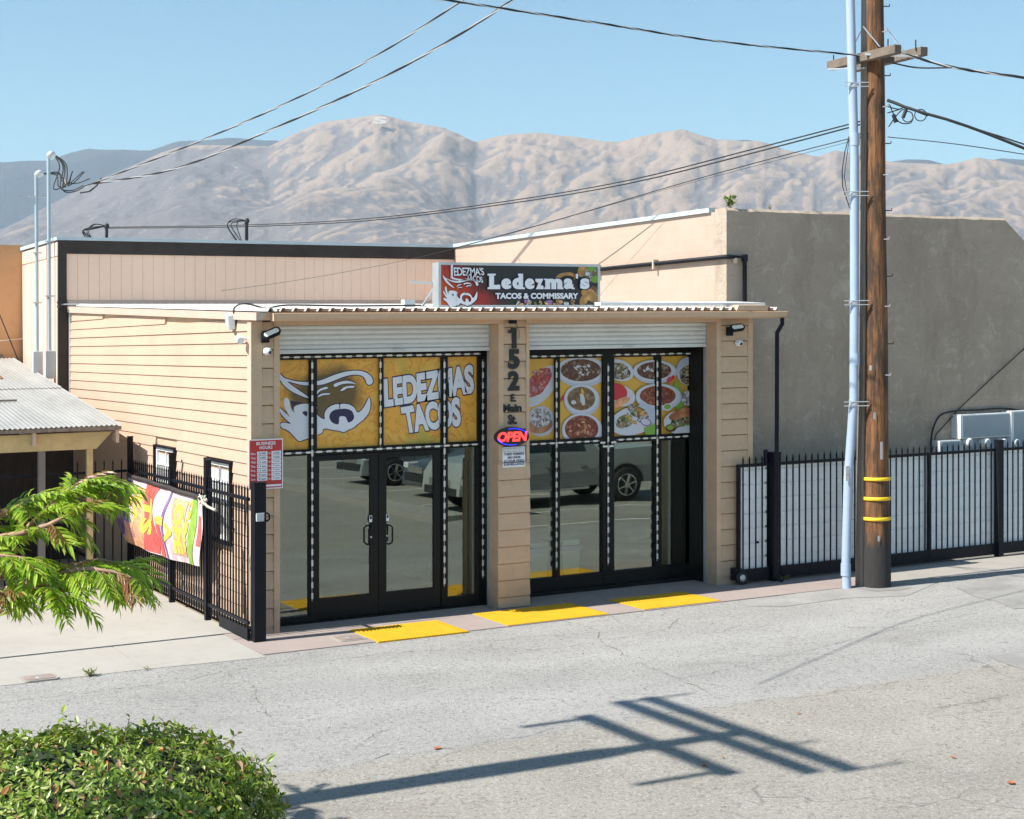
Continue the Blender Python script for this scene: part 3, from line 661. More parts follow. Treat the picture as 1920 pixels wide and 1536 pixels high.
# doors: two leaves, pull handles, closers
xl0, xlm, xr1 = XL[1], xY(708, YS), XL[4]
dz0, dz1 = .045, zm0 - .01
gzb = onY(650, 1117, YS)[2]; gzt = onY(650, 862, YS)[2]
for x0, x1, g0, g1, hx in ((xl0 + .006, xlm - .004, xY(597, YS), xY(693, YS), xY(687, YS)), (xlm + .004, xr1 - .006, xY(723, YS), xY(812, YS), xY(731, YS))):
    d = bpy.data.objects.new('door', None); COL.objects.link(d); d.parent = shop; d['o'] = (x0, YS, 0.0); d.location = (x0 - 4, YS, KS * (x0 - 4))
    b = MB(); ya, yb_ = YS - .03, YS + .02
    b.box(x0, g0, ya, yb_, dz0, dz1); b.box(g1, x1, ya, yb_, dz0, dz1); b.box(g0, g1, ya + .0005, yb_, dz0, gzb); b.box(g0, g1, ya + .0005, yb_, gzt, dz1)
    b.build('door_frame', 'black_frame', d)
    MB().box(g0 - .005, g1 + .005, YS - .004, YS + .004, gzb - .005, gzt + .005).build('pane', 'tinted_glass', d)
    # D-shaped pull
    za, zb_ = onY(700, 1021, YS)[2], onY(700, 986, YS)[2]; off = .055; sx = .055 if hx < xlm else -.055; bx = hx
    e = hx + sx
    MB().tube([(e, ya, zb_), (e - sx * .3, ya - off, zb_), (bx, ya - off, zb_ - .03), (bx, ya - off, za + .03), (e - sx * .3, ya - off, za), (e, ya, za)], .012, 8).build('handle', 'black_metal', d)
    zz = onY(700, 972, YS)[2]; cx = hx + sx * .9
    MB().box(cx - .02, cx + .02, ya - .003, ya - .0005, zz - .045, zz + .045).build('notice', 'sign_white', d)
    b = MB(); b.box(cx - .014, cx + .014, ya - .0055, ya - .0034, zz - .005, zz + .036); b.build('notice_print', 'print_navy', d)
    MB().lathe((e, ya, (za + zb_) / 2 - .02), (0, -1, 0), [(0, .014), (.006, .012)], 10).build('lock', 'galvanised', d)
# panes
def pane(x0, x1, z0, z1, y=YS): P('pane', 'tinted_glass', MB().box(x0, x1, y - .004, y + .004, z0, z1))
pane(.37, XL[0], .11, zm0); pane(XL[5], XL[6], .16, zm0)
for x0, x1 in ((4.05, XR[0]), (XR[1], XR[2]), (XR[3], XR[4]), (XR[5], XR[6])): pane(x0, x1, zb, zm0R, YSR)

# ---- printed panels in the transoms
def printmat(name, cx, cz, rx, rz, halo):
    m, t, b = newmat(name)
    n = noise(t, 2.2, 6, .7, dist=1.8)
    c = ramp(t, n, [(.3, (.86, .38, .045)), (.47, (.80, .42, .05)), (.50, (.66, .25, .03)), (.53, (.82, .44, .06)), (.75, (.76, .47, .09))])
    n2 = noise(t, 1.4, 3, .6); c = mixc(t, ramp(t, n2, [(.57, 0), (.72, .6)]), c, (.30, .36, .06))
    if halo:
        g = t.nodes.new('ShaderNodeNewGeometry'); v = nd(t, 'ShaderNodeVectorMath', operation='SUBTRACT'); t.links.new(g.outputs['Position'], v.inputs[0]); v.inputs[1].default_value = (cx, YS, cz)
        s_ = nd(t, 'ShaderNodeVectorMath', operation='DIVIDE'); t.links.new(v.outputs[0], s_.inputs[0]); s_.inputs[1].default_value = (rx, 1, rz)
        l = nd(t, 'ShaderNodeVectorMath', operation='LENGTH'); t.links.new(s_.outputs[0], l.inputs[0])
        ad = nd(t, 'ShaderNodeMath', operation='MULTIPLY_ADD'); t.links.new(noise(t, 2.5, 3, .5), ad.inputs[0]); ad.inputs[1].default_value = .5; t.links.new(l.outputs['Value'], ad.inputs[2])
        c = mixc(t, ramp(t, ad.outputs[0], [(.75, .88), (1.28, 0)]), c, (.055, .05, .022))
    t.links.new(c, b.inputs['Base Color']); b.inputs['Roughness'].default_value = .35
hc = onY(612, 742, YS); printmat('print_orange_halo', hc[0], hc[2] + KS * hc[0], .82, .62, True); printmat('print_orange', 0, 0, 1, 1, False)
def print_panel(x0, x1, m, z0=zm1, z1=zt, y=YS): P('printed_panel', m, MB().box(x0, x1, y - .006, y + .006, z0, z1))
print_panel(.37, XL[0], 'print_orange_halo'); print_panel(XL[1], XL[2] + .02, 'print_orange_halo'); print_panel(XL[3] - .01, XL[4], 'print_orange'); print_panel(XL[5], XL[6], 'print_orange')
logo = {}
logo['hat'] = [[(20, 195), (60, 232), (130, 255), (200, 268), (280, 271), (345, 266), (420, 245), (500, 212), (580, 187), (660, 171), (740, 170), (800, 187), (845, 222), (861, 262), (850, 287), (825, 296), (803, 282), (795, 255), (770, 220), (720, 205), (660, 208), (590, 226), (500, 262), (420, 290), (350, 301), (280, 303), (200, 293), (140, 278), (92, 268), (160, 322), (230, 370), (282, 408), (262, 413), (200, 390), (120, 350), (60, 300), (22, 245)]]
logo['brow'] = [[(508, 292), (570, 268), (640, 261), (710, 288), (640, 283), (570, 294), (520, 317)], [(568, 347), (600, 318), (650, 306), (694, 308), (682, 323), (630, 326), (590, 350)], [(345, 370), (380, 335), (440, 314), (452, 330), (390, 350), (352, 386)], [(363, 402), (400, 376), (472, 372), (465, 384), (410, 390), (372, 406)]]
logo['beard'] = [[(345, 475), (360, 500), (352, 545), (375, 582), (425, 606), (424, 560), (448, 512), (498, 480), (552, 470), (556, 508), (566, 508), (570, 470), (640, 472), (690, 500), (722, 545), (762, 520), (800, 460), (828, 408), (838, 470), (826, 540), (782, 602), (722, 650), (682, 684), (640, 700), (600, 722), (560, 711), (500, 702), (420, 690), (402, 726), (350, 738), (343, 600)], [(468, 580), (485, 542), (520, 520), (562, 514), (620, 512), (668, 530), (690, 575), (682, 612), (642, 636), (624, 605), (608, 582), (560, 584), (552, 648), (512, 646), (480, 620)]]
logo['hand'] = [[(345, 500), (300, 470), (270, 468), (215, 470), (160, 490), (148, 520), (156, 546), (122, 512), (107, 440), (85, 412), (62, 430), (60, 480), (80, 530), (112, 584), (62, 540), (24, 505), (28, 548), (70, 600), (122, 647), (62, 636), (28, 650), (40, 682), (100, 710), (150, 760), (195, 802), (240, 790), (285, 775), (345, 738)], [(225, 545), (250, 532), (272, 545), (262, 582), (238, 562)]]
def zoomfn(y): return lambda a, c: onY(520 + a / 4.8, 660 + c / 4.8, y)
def draw(mb, key, fn, sm=3, mi=0):
    vs, fs = fill2d([smooth(l, sm) if sm > 1 else l for l in logo[key]]); mb.add([fn(x, y) for x, y in vs], fs, mi)
def grow(lp, d):
    a = np.array(smooth(lp, 2), float); nx = np.roll(a, -1, 0) - np.roll(a, 1, 0); n = np.stack([nx[:, 1], -nx[:, 0]], 1); n /= (np.linalg.norm(n, axis=1, keepdims=True) + 1e-6)
    ar = .5 * np.sum(a[:, 0] * np.roll(a[:, 1], -1) - np.roll(a[:, 0], -1) * a[:, 1]); return [tuple(p) for p in a + n * d * (1 if ar > 0 else -1)]
b = MB(); bo = MB()
for k in logo:
    draw(b, k, zoomfn(YS - .010))
    vs, fs = fill2d([grow(logo[k][0], 9)] if k != 'brow' else [grow(l, 6) for l in logo[k]]); bo.add([zoomfn(YS - .008)(x, y) for x, y in vs], fs)
P('bearded_face_print', 'print_white', b); P('print_outline', 'print_navy', bo)
# lettering LEDEZMAS / TACOS over two panels
b = MB(); bo = MB()
for s_, q in (('LEDEZMAS', ((719, 711), (887, 683), (889.5, 737), (721, 764))), ('TACOS', ((751, 764), (862, 744), (864.5, 799), (760, 813)))):
    ref = box_of(text2d(s_, .045, .93)[0]); put2d(b, text2d(s_, .052, .93), quadfn(*q, YS - .0105), ref=ref); put2d(bo, text2d(s_, .088, .93), quadfn(*q, YS - .0085), ref=ref)
P('window_lettering', 'print_white', b); P('lettering_outline', 'print_navy', bo)

# ---- food picture panels
def foodmat(name, cols, sc, dist=1.2):
    m, t, b = newmat(name)
    v = nd(t, 'ShaderNodeTexVoronoi', Scale=sc); g = t.nodes.new('ShaderNodeNewGeometry'); wn = nd(t, 'ShaderNodeTexNoise', Scale=sc * .7, Detail=3); t.links.new(g.outputs['Position'], wn.inputs['Vector'])
    va = nd(t, 'ShaderNodeVectorMath', operation='MULTIPLY_ADD'); t.links.new(wn.outputs['Color'], va.inputs[0]); va.inputs[1].default_value = (dist / sc,) * 3; t.links.new(g.outputs['Position'], va.inputs[2]); t.links.new(va.outputs[0], v.inputs['Vector'])
    s_ = t.nodes.new('ShaderNodeSeparateColor'); t.links.new(v.outputs['Color'], s_.inputs[0])
    c = ramp(t, s_.outputs[0], [(i / (len(cols) - 1) if len(cols) > 1 else 0, cc) for i, cc in enumerate(cols)])
    c = mixc(t, ramp(t, v.outputs['Distance'], [(.25, 0), (.7, .6)]), c, tuple(x * .3 for x in cols[0]))
    t.links.new(c, b.inputs['Base Color']); b.inputs['Roughness'].default_value = .35
foodmat('stew_dark', [(.12, .035, .02), (.20, .07, .035), (.10, .03, .02), (.45, .36, .26)], 22)
foodmat('stew_brown', [(.22, .13, .06), (.28, .17, .08), (.20, .11, .05), (.42, .32, .18)], 16)
foodmat('stew_red', [(.26, .04, .025), (.36, .10, .05), (.22, .03, .02), (.50, .22, .14)], 20)
foodmat('salad_mix', [(.10, .12, .04), (.62, .62, .56), (.34, .20, .08), (.05, .07, .03), (.58, .50, .40)], 26)
foodmat('cream_mix', [(.70, .70, .74), (.12, .09, .08), (.74, .74, .78), (.66, .62, .62)], 24, 2)
foodmat('meat_red', [(.50, .06, .05), (.62, .16, .14), (.40, .04, .05), (.70, .34, .36)], 22, 2)
foodmat('taco_shell', [(.62, .32, .08), (.70, .40, .12), (.52, .24, .06)], 9)
foodmat('bread', [(.52, .20, .09), (.60, .28, .14), (.46, .16, .08)], 6)
flat('print_mustard', (.72, .42, .055), .4); flat('plate_white', (.60, .63, .70), .4); flat('paper_blue', (.48, .54, .66), .5); flat('avocado', (.22, .42, .06), .5); flat('sauce_red', (.55, .03, .04), .4); flat('onion_purple', (.34, .16, .40), .5)
for x0, x1 in ((4.05, XR[0]), (XR[1], XR[2]), (XR[3], XR[4]), (XR[5], XR[6])): print_panel(x0, x1, 'print_mustard', zm1R, ztR, YSR)
ZF = lambda a, c: (980 + a / 5.647, 650 + c / 5.647)          # enlarged-photo coordinates of the food panels
panels = [(4.052, XR[0]), (XR[1], XR[2]), (XR[3], XR[4]), (XR[5], XR[6])]
def clip_poly(pts, x0, x1, z0, z1):
    def cl(ps, ins, it):
        o = []
        for i in range(len(ps)):
            a, c = ps[i - 1], ps[i]
            if ins(c):
                if not ins(a): o.append(it(a, c))
                o.append(c)
            elif ins(a): o.append(it(a, c))
        return o
    lerp = lambda a, c, t: (a[0] + (c[0] - a[0]) * t, a[1] + (c[1] - a[1]) * t)
    for ax, lim, sg in ((0, x0, 1), (0, x1, -1), (1, z0, 1), (1, z1, -1)):
        if not pts: return pts
        pts = cl(pts, lambda p: sg * (p[ax] - lim) >= 0, lambda a, c: lerp(a, c, (lim - a[ax]) / (c[ax] - a[ax])))
    return pts
_layer = [0]
food = {}
def shape(pl, pts, m, bit=False):
    """one printed patch of a food picture, clipped to panel pl"""
    _layer[0] += 1; y = YSR - .0065 - .00025 * _layer[0]; W = [onY(*ZF(*p), YSR) for p in pts]
    W = clip_poly([(p[0], p[2]) for p in W], panels[pl][0] + .004, panels[pl][1] - .004, zm1R + .004, ztR - .004)
    if len(W) < 3: return
    vs, fs = fill2d([W]); mb = food.setdefault((pl, m), MB()) if bit else MB(); mb.add([(x, y, z) for x, z in vs], fs)
    if not bit: P('food_print', m, mb)
def ell(cx, cy, rx, ry, n=26, rot=0, j=0, sd=0):
    r_ = random.Random(sd + int(cx)); c, s_ = math.cos(R(rot)), math.sin(R(rot)); out = []
    for k in range(n):
        a = 2 * math.pi * k / n; q = 1 + r_.uniform(-j, j); x, y = rx * q * math.cos(a), ry * q * math.sin(a); out.append((cx + x * c - y * s_, cy + x * s_ + y * c))
    return out
def bowl(pls, cx, cy, rx, ry, m, rim=1.22, rot=0):
    for pl in pls:
        shape(pl, ell(cx + rx * .05, cy + ry * .14, rx * rim * 1.05, ry * rim * 1.12, rot=rot), 'paper_blue'); shape(pl, ell(cx, cy, rx * rim, ry * rim, rot=rot), 'plate_white'); shape(pl, ell(cx, cy, rx, ry, rot=rot), m)
def bits(pl, cx, cy, rx, ry, n, size, ms, sd):
    r_ = random.Random(sd)
    for k in range(n):
        a = r_.uniform(0, 6.28); q = r_.random() ** .5; shape(pl, ell(cx + rx * q * math.cos(a), cy + ry * q * math.sin(a), size * r_.uniform(.6, 1.5), size * r_.uniform(.3, .7), 7, r_.uniform(0, 180), .25, sd + k), r_.choice(ms), True)
# panel 1
shape(0, ell(190, 420, 130, 260, rot=38), 'plate_white'); shape(0, ell(165, 380, 95, 190, rot=38, j=.05), 'meat_red'); bits(0, 170, 340, 80, 120, 16, 18, ['banner_peach', 'print_red', 'onion_purple'], 3)
shape(0, ell(190, 790, 150, 160), 'paper_blue'); shape(0, ell(185, 830, 130, 90, rot=-14), 'bread'); shape(0, ell(180, 755, 118, 105, j=.06), 'cream_mix'); bits(0, 180, 750, 100, 90, 18, 15, ['plate_white', 'stew_dark'], 5)
# panel 2
bowl((1,), 610, 250, 215, 118, 'stew_dark'); bits(1, 610, 230, 130, 70, 20, 22, ['plate_white', 'salad_mix', 'stew_brown'], 8)
shape(1, [(395, 560), (460, 470), (455, 520), (395, 590)], 'sauce_red')
bowl((1,), 612, 550, 148, 125, 'stew_brown'); bits(1, 600, 545, 90, 80, 9, 24, ['bread', 'print_mustard', 'stew_brown'], 9); shape(1, ell(625, 560, 24, 62, rot=-10), 'plate_white'); shape(1, ell(530, 590, 26, 22), 'plate_white')
bowl((1,), 615, 870, 178, 142, 'stew_red', 1.16); bits(1, 615, 860, 130, 90, 18, 24, ['bread', 'stew_red', 'banner_peach'], 10)
# panels 3 and 4
shape(2, ell(1010, 250, 160, 110, rot=20), 'plate_white'); shape(2, ell(1010, 260, 120, 88, rot=20, j=.08), 'salad_mix'); bits(2, 1010, 260, 90, 60, 14, 16, ['plate_white', 'stew_dark', 'paper_blue'], 11)
bowl((2, 3), 1378, 255, 182, 92, 'stew_dark'); bits(2, 1330, 250, 70, 50, 12, 18, ['plate_white', 'salad_mix'], 12)
shape(2, ell(1020, 520, 160, 110, rot=15), 'plate_white'); shape(2, ell(985, 480, 110, 90, rot=20), 'sauce_red'); shape(2, ell(1020, 590, 110, 40, rot=-25), 'banner_peach')
shape(3, ell(1630, 540, 50, 170, rot=-8, j=.05), 'avocado'); shape(3, ell(1640, 600, 45, 60), 'print_green'); shape(3, ell(1540, 355, 30, 38, rot=30), 'banner_red'); shape(3, ell(1572, 330, 18, 30, rot=30), 'sauce_red')
shape(3, ell(1740, 260, 130, 150), 'paper_blue'); shape(3, ell(1750, 300, 105, 105, j=.06), 'salad_mix'); bits(3, 1740, 300, 80, 80, 14, 20, ['stew_dark', 'taco_shell', 'print_black'], 13)
bowl((2, 3), 1412, 520, 190, 105, 'stew_red'); bits(2, 1330, 520, 60, 60, 9, 20, ['stew_dark', 'bread'], 14); bits(3, 1500, 520, 80, 50, 9, 20, ['stew_dark', 'bread'], 15)
shape(3, ell(1740, 545, 80, 85, j=.05), 'cream_mix'); shape(3, ell(1512, 640, 46, 40), 'plate_white'); shape(3, ell(1512, 636, 36, 28), 'avocado')
shape(2, ell(1160, 780, 260, 150, rot=-15), 'plate_white'); shape(2, [(1240, 560), (1400, 680), (1380, 860), (1180, 760)], 'paper_blue')
shape(2, ell(1060, 790, 100, 70, rot=-25, j=.1), 'salad_mix'); shape(2, ell(1200, 690, 120, 60, rot=28, j=.1), 'salad_mix'); shape(2, ell(1125, 770, 82, 22, rot=38), 'taco_shell'); shape(2, ell(1225, 690, 80, 22, rot=40), 'taco_shell'); bits(2, 1150, 740, 150, 80, 18, 18, ['print_green', 'plate_white', 'stew_dark'], 16)
shape(2, ell(1285, 800, 62, 42, rot=20), 'onion_purple'); shape(2, ell(1280, 796, 50, 30, rot=20), 'plate_white'); shape(2, [(1260, 860), (1400, 800), (1400, 930), (1280, 930)], 'avocado')
shape(3, ell(1660, 800, 190, 130), 'plate_white'); shape(3, ell(1670, 715, 150, 62, rot=-16), 'bread'); shape(3, ell(1665, 800, 150, 46, rot=-18, j=.1), 'salad_mix'); shape(3, ell(1545, 860, 60, 42), 'stew_dark'); shape(3, ell(1540, 855, 36, 25), 'avocado'); bits(3, 1660, 800, 110, 40, 10, 16, ['plate_white', 'print_green', 'print_black'], 17)
for (pl, m_), mb in food.items(): P('food_garnish', m_, mb)['kind'] = 'stuff'

# ---- strings of small white light modules along the frames
def led_run(p0, p1):
    a = Vector(p0); c = Vector(p1); L = (c - a).length; n = max(2, int(L / .145)); b = MB(); b.tube([a, c], .004, 5, 1)
    d = (c - a).normalized(); horiz = abs(d.x) > .5; e = Vector((d.x, d.y, d.z))
    for i in range(n):
        m_ = a + d * (L * (i + .5) / n) + Vector((0, -.006, random.uniform(-.003, .003) if horiz else 0)); hl = .041; hw = .0125
        if horiz: b.box(m_.x - hl, m_.x + hl, m_.y - .007, m_.y + .003, m_.z - hw, m_.z + hw)
        else: b.box(m_.x - hw, m_.x + hw, m_.y - .007, m_.y + .003, m_.z - hl, m_.z + hl)
    o = b.build('light_string', ['led_white', 'cable_alu'], shop)
yl = YS - .072; ylR = YSR - .072
def LV(px, pz0, pz1):
    yl = ylR if px > 950 else YS - .072; x = xY(px, yl); led_run((x, yl, onY(px, pz0, yl)[2]), (x, yl, onY(px, pz1, yl)[2]))
def LH(px0, px1, z_):
    yl = ylR if px0 > 950 else YS - .072; led_run((xY(px0, yl), yl, z_), (xY(px1, yl), yl, z_))
LV(585, 675, 1128); LV(713, 674, 838); LV(833, 674, 1100); LV(905, 674, 1085)
LV(1043, 675, 1068); LV(1140, 682, 1060); LV(1232, 675, 1052); LV(1302, 674, 1044)
zl1 = zt + .035; zl2 = (zm0 + zm1) / 2; zr1 = ztR + .035; zr2 = (zm0R + zm1R) / 2
LH(526, 902, zl1); LH(530, 898, zl2); LH(993, 1130, zr1); LH(1150, 1298, zr1); LH(993, 1124, zr2); LH(1156, 1292, zr2)
for sx in (-1, 1):
    x = xY(1140, ylR); led_run((x + sx * .03, ylR, zr2 - .12), (x + sx * .12, ylR, zr2 - .005))

# ---- fascia, gutter, roof, downspout
b = MB(); pr = [(-.25, 4.02), (-.30, 4.02), (-.345, 4.045), (-.355, 4.105), (-.365, 4.118), (-.352, 4.122), (-.34, 4.11), (-.335, 4.05), (-.25, 4.04)]
x0, x1 = .17, 8.36; vs = [(x, y, z) for x in (x0, x1) for y, z in pr]; n = len(pr)
b.add(vs, [(i, (i + 1) % n, n + (i + 1) % n, n + i) for i in range(n)]); b.box(x0 - .004, x0, -.36, -.25, 4.02, 4.12); b.box(x1, x1 + .004, -.36, -.25, 4.02, 4.12)
P('gutter', 'tan_paint', b)
P('soffit', 'tan_paint', MB().box(.0, 8.3, -.249, -.03, 4.035, 4.06)); P('fascia', 'tan_paint', MB().box(.0, 8.34, -.249, -.225, 4.061, 4.135))
# corrugated sheet roof, trapezoid ribs
b = MB(); pitch = .168; prof = []; x = .02
while x < 8.25: prof += [(x, 0), (x + .085, 0), (x + .108, .042), (x + .145, .042)]; x += pitch
za_, zb2 = 4.145, 4.50
b.add([(px_, yy, zz + dz) for yy, zz in ((-.31, za_), (10.2, zb2)) for px_, dz in prof], [(i, i + 1, len(prof) + i + 1, len(prof) + i) for i in range(len(prof) - 1)])
b.add([(px_, yy, zz + dz - .006) for yy, zz in ((-.31, za_), (10.2, zb2)) for px_, dz in prof], [(i, i + 1, len(prof) + i + 1, len(prof) + i) for i in range(len(prof) - 1)])
P('roof', 'roof_metal', b); P('closure_strip', 'roof_rust', MB().box(.25, 8.2, -.246, -.235, 4.136, 4.18))
q = onY(1128, 574, .5); P('apron_flashing', 'white_metal', MB().hexa([(5.3, .1, 4.225), (8.13, -.1, 4.215), (8.13, .6, 4.235), (5.3, .6, 4.235), (5.3, .1, 4.27), (8.13, -.1, 4.26), (8.13, .6, 4.30), (5.3, .6, 4.30)]))
P('flashing_piece', 'tan_paint', MB().hexa([(7.42, -.33, 4.135), (8.0, -.33, 4.135), (8.0, -.1, 4.16), (7.42, -.1, 4.16), (7.46, -.33, 4.215), (8.0, -.33, 4.215), (8.0, -.1, 4.23), (7.46, -.1, 4.23)]))
ds = MB(); pts = [onY(1470, 600, -.3), onY(1469, 618, -.28), onY(1462, 640, -.2), onY(1461, 700, -.2), onY(1453, 1090, -.2)]
ds.tube([(p[0], p[1], p[2]) for p in [(8.30, -.3, 4.02), (8.30, -.3, 3.93), (8.25, -.24, 3.80), (8.25, -.24, 3.6), (8.235, -.24, .10), (8.28, -.33, .03)]], .043, 4, smooth=False); P('downspout', 'black_metal', ds)

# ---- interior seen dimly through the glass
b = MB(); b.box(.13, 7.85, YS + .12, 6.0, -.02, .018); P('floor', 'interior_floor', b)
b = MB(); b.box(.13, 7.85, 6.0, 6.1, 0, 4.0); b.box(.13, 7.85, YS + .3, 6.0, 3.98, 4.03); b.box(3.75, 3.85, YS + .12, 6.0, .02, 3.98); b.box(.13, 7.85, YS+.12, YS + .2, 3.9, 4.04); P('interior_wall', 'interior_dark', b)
def bin_(px, lab):
    c = onY(px, 1060, YSR + .35); t = thing('waste_bin', lab, 'bin', (c[0], YSR + .35, .02), 'bins behind the window glass'); x, y = c[0], YSR + .35
    MB().hexa([(x - .13, y - .13, .02), (x + .13, y - .13, .02), (x + .13, y + .13, .02), (x - .13, y + .13, .02), (x - .15, y - .15, .58), (x + .15, y - .15, .58), (x + .15, y + .15, .58), (x - .15, y + .15, .58)]).build('body', 'bin_cream', t)
    MB().box(x - .17, x + .17, y - .17, y + .17, .582, .66).build('rim', 'bin_blue', t, bev=.01); MB().box(x - .15, x + .15, y - .15, y + .15, .662, .75).build('lid', 'white_plastic', t, bev=.02)
bin_(1002, 'cream bin with blue rim behind the glass, right beside the numbered pier'); bin_(1062, 'cream bin with blue rim behind the glass, second from the numbered pier')

# ---- side windows with bars
for (w0, w1, wz0, wz1) in WIN:
    wn = bpy.data.objects.new('window', None); COL.objects.link(wn); wn.parent = shop; wn['o'] = (0., w0, wz0); wn.location = (-4, w0, wz0 - 4 * KS)
    b = MB(); t_ = .045
    b.box(-.04, .05, w0 - .03, w0 + t_ - .03, wz0, wz1); b.box(-.04, .05, w1 - t_ + .03, w1 + .03, wz0, wz1); b.box(-.042, .05, w0 - .03, w1 + .03, wz1, wz1 + .03); b.box(-.042, .05, w0 - .03, w1 + .03, wz0 - .05, wz0); b.build('frame', 'black_metal', wn)
    b = MB(); s0, s1 = w0 + .025, w1 - .025; b.box(-.005, .03, s0, s0 + .05, wz0, wz1); b.box(-.005, .03, s1 - .05, s1, wz0, wz1); b.box(-.004, .03, s0, s1, wz1 - .05, wz1 - .001); b.box(-.004, .03, s0, s1, wz0 + .001, wz0 + .05); b.box(-.003, .03, s0, s1, (wz0 + wz1) / 2 - .025, (wz0 + wz1) / 2 + .025)
    b.box(.0, .02, (w0 + w1) / 2 - .01, (w0 + w1) / 2 + .01, (wz0 + wz1) / 2, wz1); b.box(.001, .02, s0, s1, wz1 - .27, wz1 - .255); b.build('sash', 'white_plastic', wn)
    MB().box(.012, .016, s0, s1, wz0, wz1).build('pane', 'clear_glass', wn)
    MB().box(.022, .028, s0 + .05, s1 - .002, wz0, wz1 - .10).build('curtain', 'white_plastic', wn)
    b = MB()
    for k in range(7): yy = w0 + (w1 - w0) * (k + .5) / 7; b.rod((-.06, yy, wz0 - .04), (-.06, yy, .5 * (wz0 + wz1)), .012, .012)
    b.rod((-.06, w0, wz0 - .03), (-.06, w1, wz0 - .03), .02, .02); b.build('grille', 'black_metal', wn)

# =================================================================== SIGNS ON THE SHOP
# roof sign
YR = .3
sx0, sx1 = xY(822, YR), xY(1124, YR); sz0, sz1 = onY(822, 577, YR)[2], onY(822, 492, YR)[2]
sg = thing('roof_sign', 'long lit box sign reading Ledezma\'s Tacos & Commissary, standing on the shop roof', 'sign', ((sx0 + sx1) / 2, YR + .1, sz0 - .05))
MB().box(sx0, sx1, YR, YR + .19, sz0, sz1).build('cabinet', 'galvanised', sg)
b = MB(); fr = .035
b.box(sx0 - .004, sx1 + .004, YR - .012, YR + .02, sz1 - fr, sz1 + .004); b.box(sx0 - .004, sx1 + .004, YR - .012, YR + .02, sz0 - .004, sz0 + fr); b.box(sx0 - .0045, sx0 + fr, YR - .0125, YR + .02, sz0, sz1); b.box(sx1 - fr, sx1 + .0045, YR - .0125, YR + .02, sz0, sz1); b.build('frame', 'galvanised', sg)
SZ = lambda y: (lambda a, c: onY(800 + a / 5.647, 480 + c / 5.647, y))
def signmat():
    m, t, b = newmat('sign_face'); g = t.nodes.new('ShaderNodeNewGeometry'); s_ = t.nodes.new('ShaderNodeSeparateXYZ'); t.links.new(g.outputs['Position'], s_.inputs[0])
    ad = nd(t, 'ShaderNodeMath', operation='MULTIPLY_ADD'); t.links.new(s_.outputs['Z'], ad.inputs[0]); ad.inputs[1].default_value = .9; t.links.new(s_.outputs['X'], ad.inputs[2])
    mr = nd(t, 'ShaderNodeMapRange'); mr.inputs[1].default_value = sx0 + .9 * (sz0 + KS * sx0) + .25; mr.inputs[2].default_value = mr.inputs[1].default_value + 1.45; t.links.new(ad.outputs[0], mr.inputs[0])
    a2 = nd(t, 'ShaderNodeMath', operation='MULTIPLY_ADD'); t.links.new(noise(t, 2.4, 4, .6, dist=.8), a2.inputs[0]); a2.inputs[1].default_value = .5; t.links.new(mr.outputs[0], a2.inputs[2])
    c = ramp(t, a2.outputs[0], [(.2, (.72, .12, .02)), (.5, (.45, .025, .012)), (.78, (.07, .012, .014)), (1.0, (.018, .02, .022))])
    t.links.new(c, b.inputs['Base Color']); b.inputs['Roughness'].default_value = .3
signmat()
fx0, fx1, fz0, fz1 = sx0 + fr, sx1 - fr, sz0 + fr, sz1 - fr
MB().box(fx0, fx1, YR - .006, YR - .001, fz0, fz1).build('sign_face', 'sign_face', sg)
fd = {}; lay = 0
def sshape(pts, m, bit=False):
    global lay
    lay += 1; y = YR - .0065 - .0003 * lay; Wp = clip_poly([(p[0], p[2]) for p in [SZ(YR)(*q) for q in pts]], fx0, fx1, fz0, fz1)
    if len(Wp) < 3: return
    vs, fs = fill2d([Wp]); mb = fd.setdefault(m, MB()) if bit else MB(); mb.add([(x, y, z) for x, z in vs], fs)
    if not bit: mb.build('food_print', m, sg)
sshape(ell(1470, 230, 110, 55, rot=-8), 'taco_shell'); sshape(ell(1480, 250, 80, 40, rot=-8), 'print_black')
sshape(ell(1650, 150, 50, 75, rot=20), 'taco_shell'); sshape(ell(1760, 190, 90, 95, j=.1), 'salad_mix'); sshape(ell(1740, 130, 40, 30), 'print_green'); sshape(ell(1780, 250, 45, 35), 'print_green'); sshape(ell(1700, 190, 25, 20), 'plate_white')
sshape(ell(1740, 430, 120, 50, rot=28), 'taco_shell'); sshape(ell(1660, 470, 40, 70, rot=20), 'taco_shell'); sshape(ell(1790, 370, 70, 40, j=.1, rot=30), 'stew_brown'); sshape(ell(1740, 370, 40, 16, rot=30), 'taco_shell')
r_ = random.Random(5)
for k in range(64):
    x_ = r_.uniform(950, 1600); sshape(ell(x_, r_.uniform(480, 530), r_.uniform(12, 30), r_.uniform(8, 20), 8, r_.uniform(0, 180), .25, k), r_.choice(['onion_purple', 'plate_white', 'print_green', 'stew_dark', 'banner_peach', 'taco_shell', 'print_black']), True)
for m_, mb in fd.items(): mb.build('food_garnish', m_, sg)['kind'] = 'stuff'
LY = YR - .030
mapl = lambda y, dx=0, dy=0: (lambda x, z: SZ(y)(166 + .443 * x + dx, 97 + .54 * z + .17 * .443 * (x - 20) + dy))
b = MB(); bo = MB()
for k in logo: draw(b, k, mapl(LY), 3); draw(bo, k, mapl(LY + .002, 8, 9), 3)
b.build('bearded_face_print', 'sign_white', sg); bo.build('print_shadow', 'print_black', sg)
b = MB(); bo = MB()
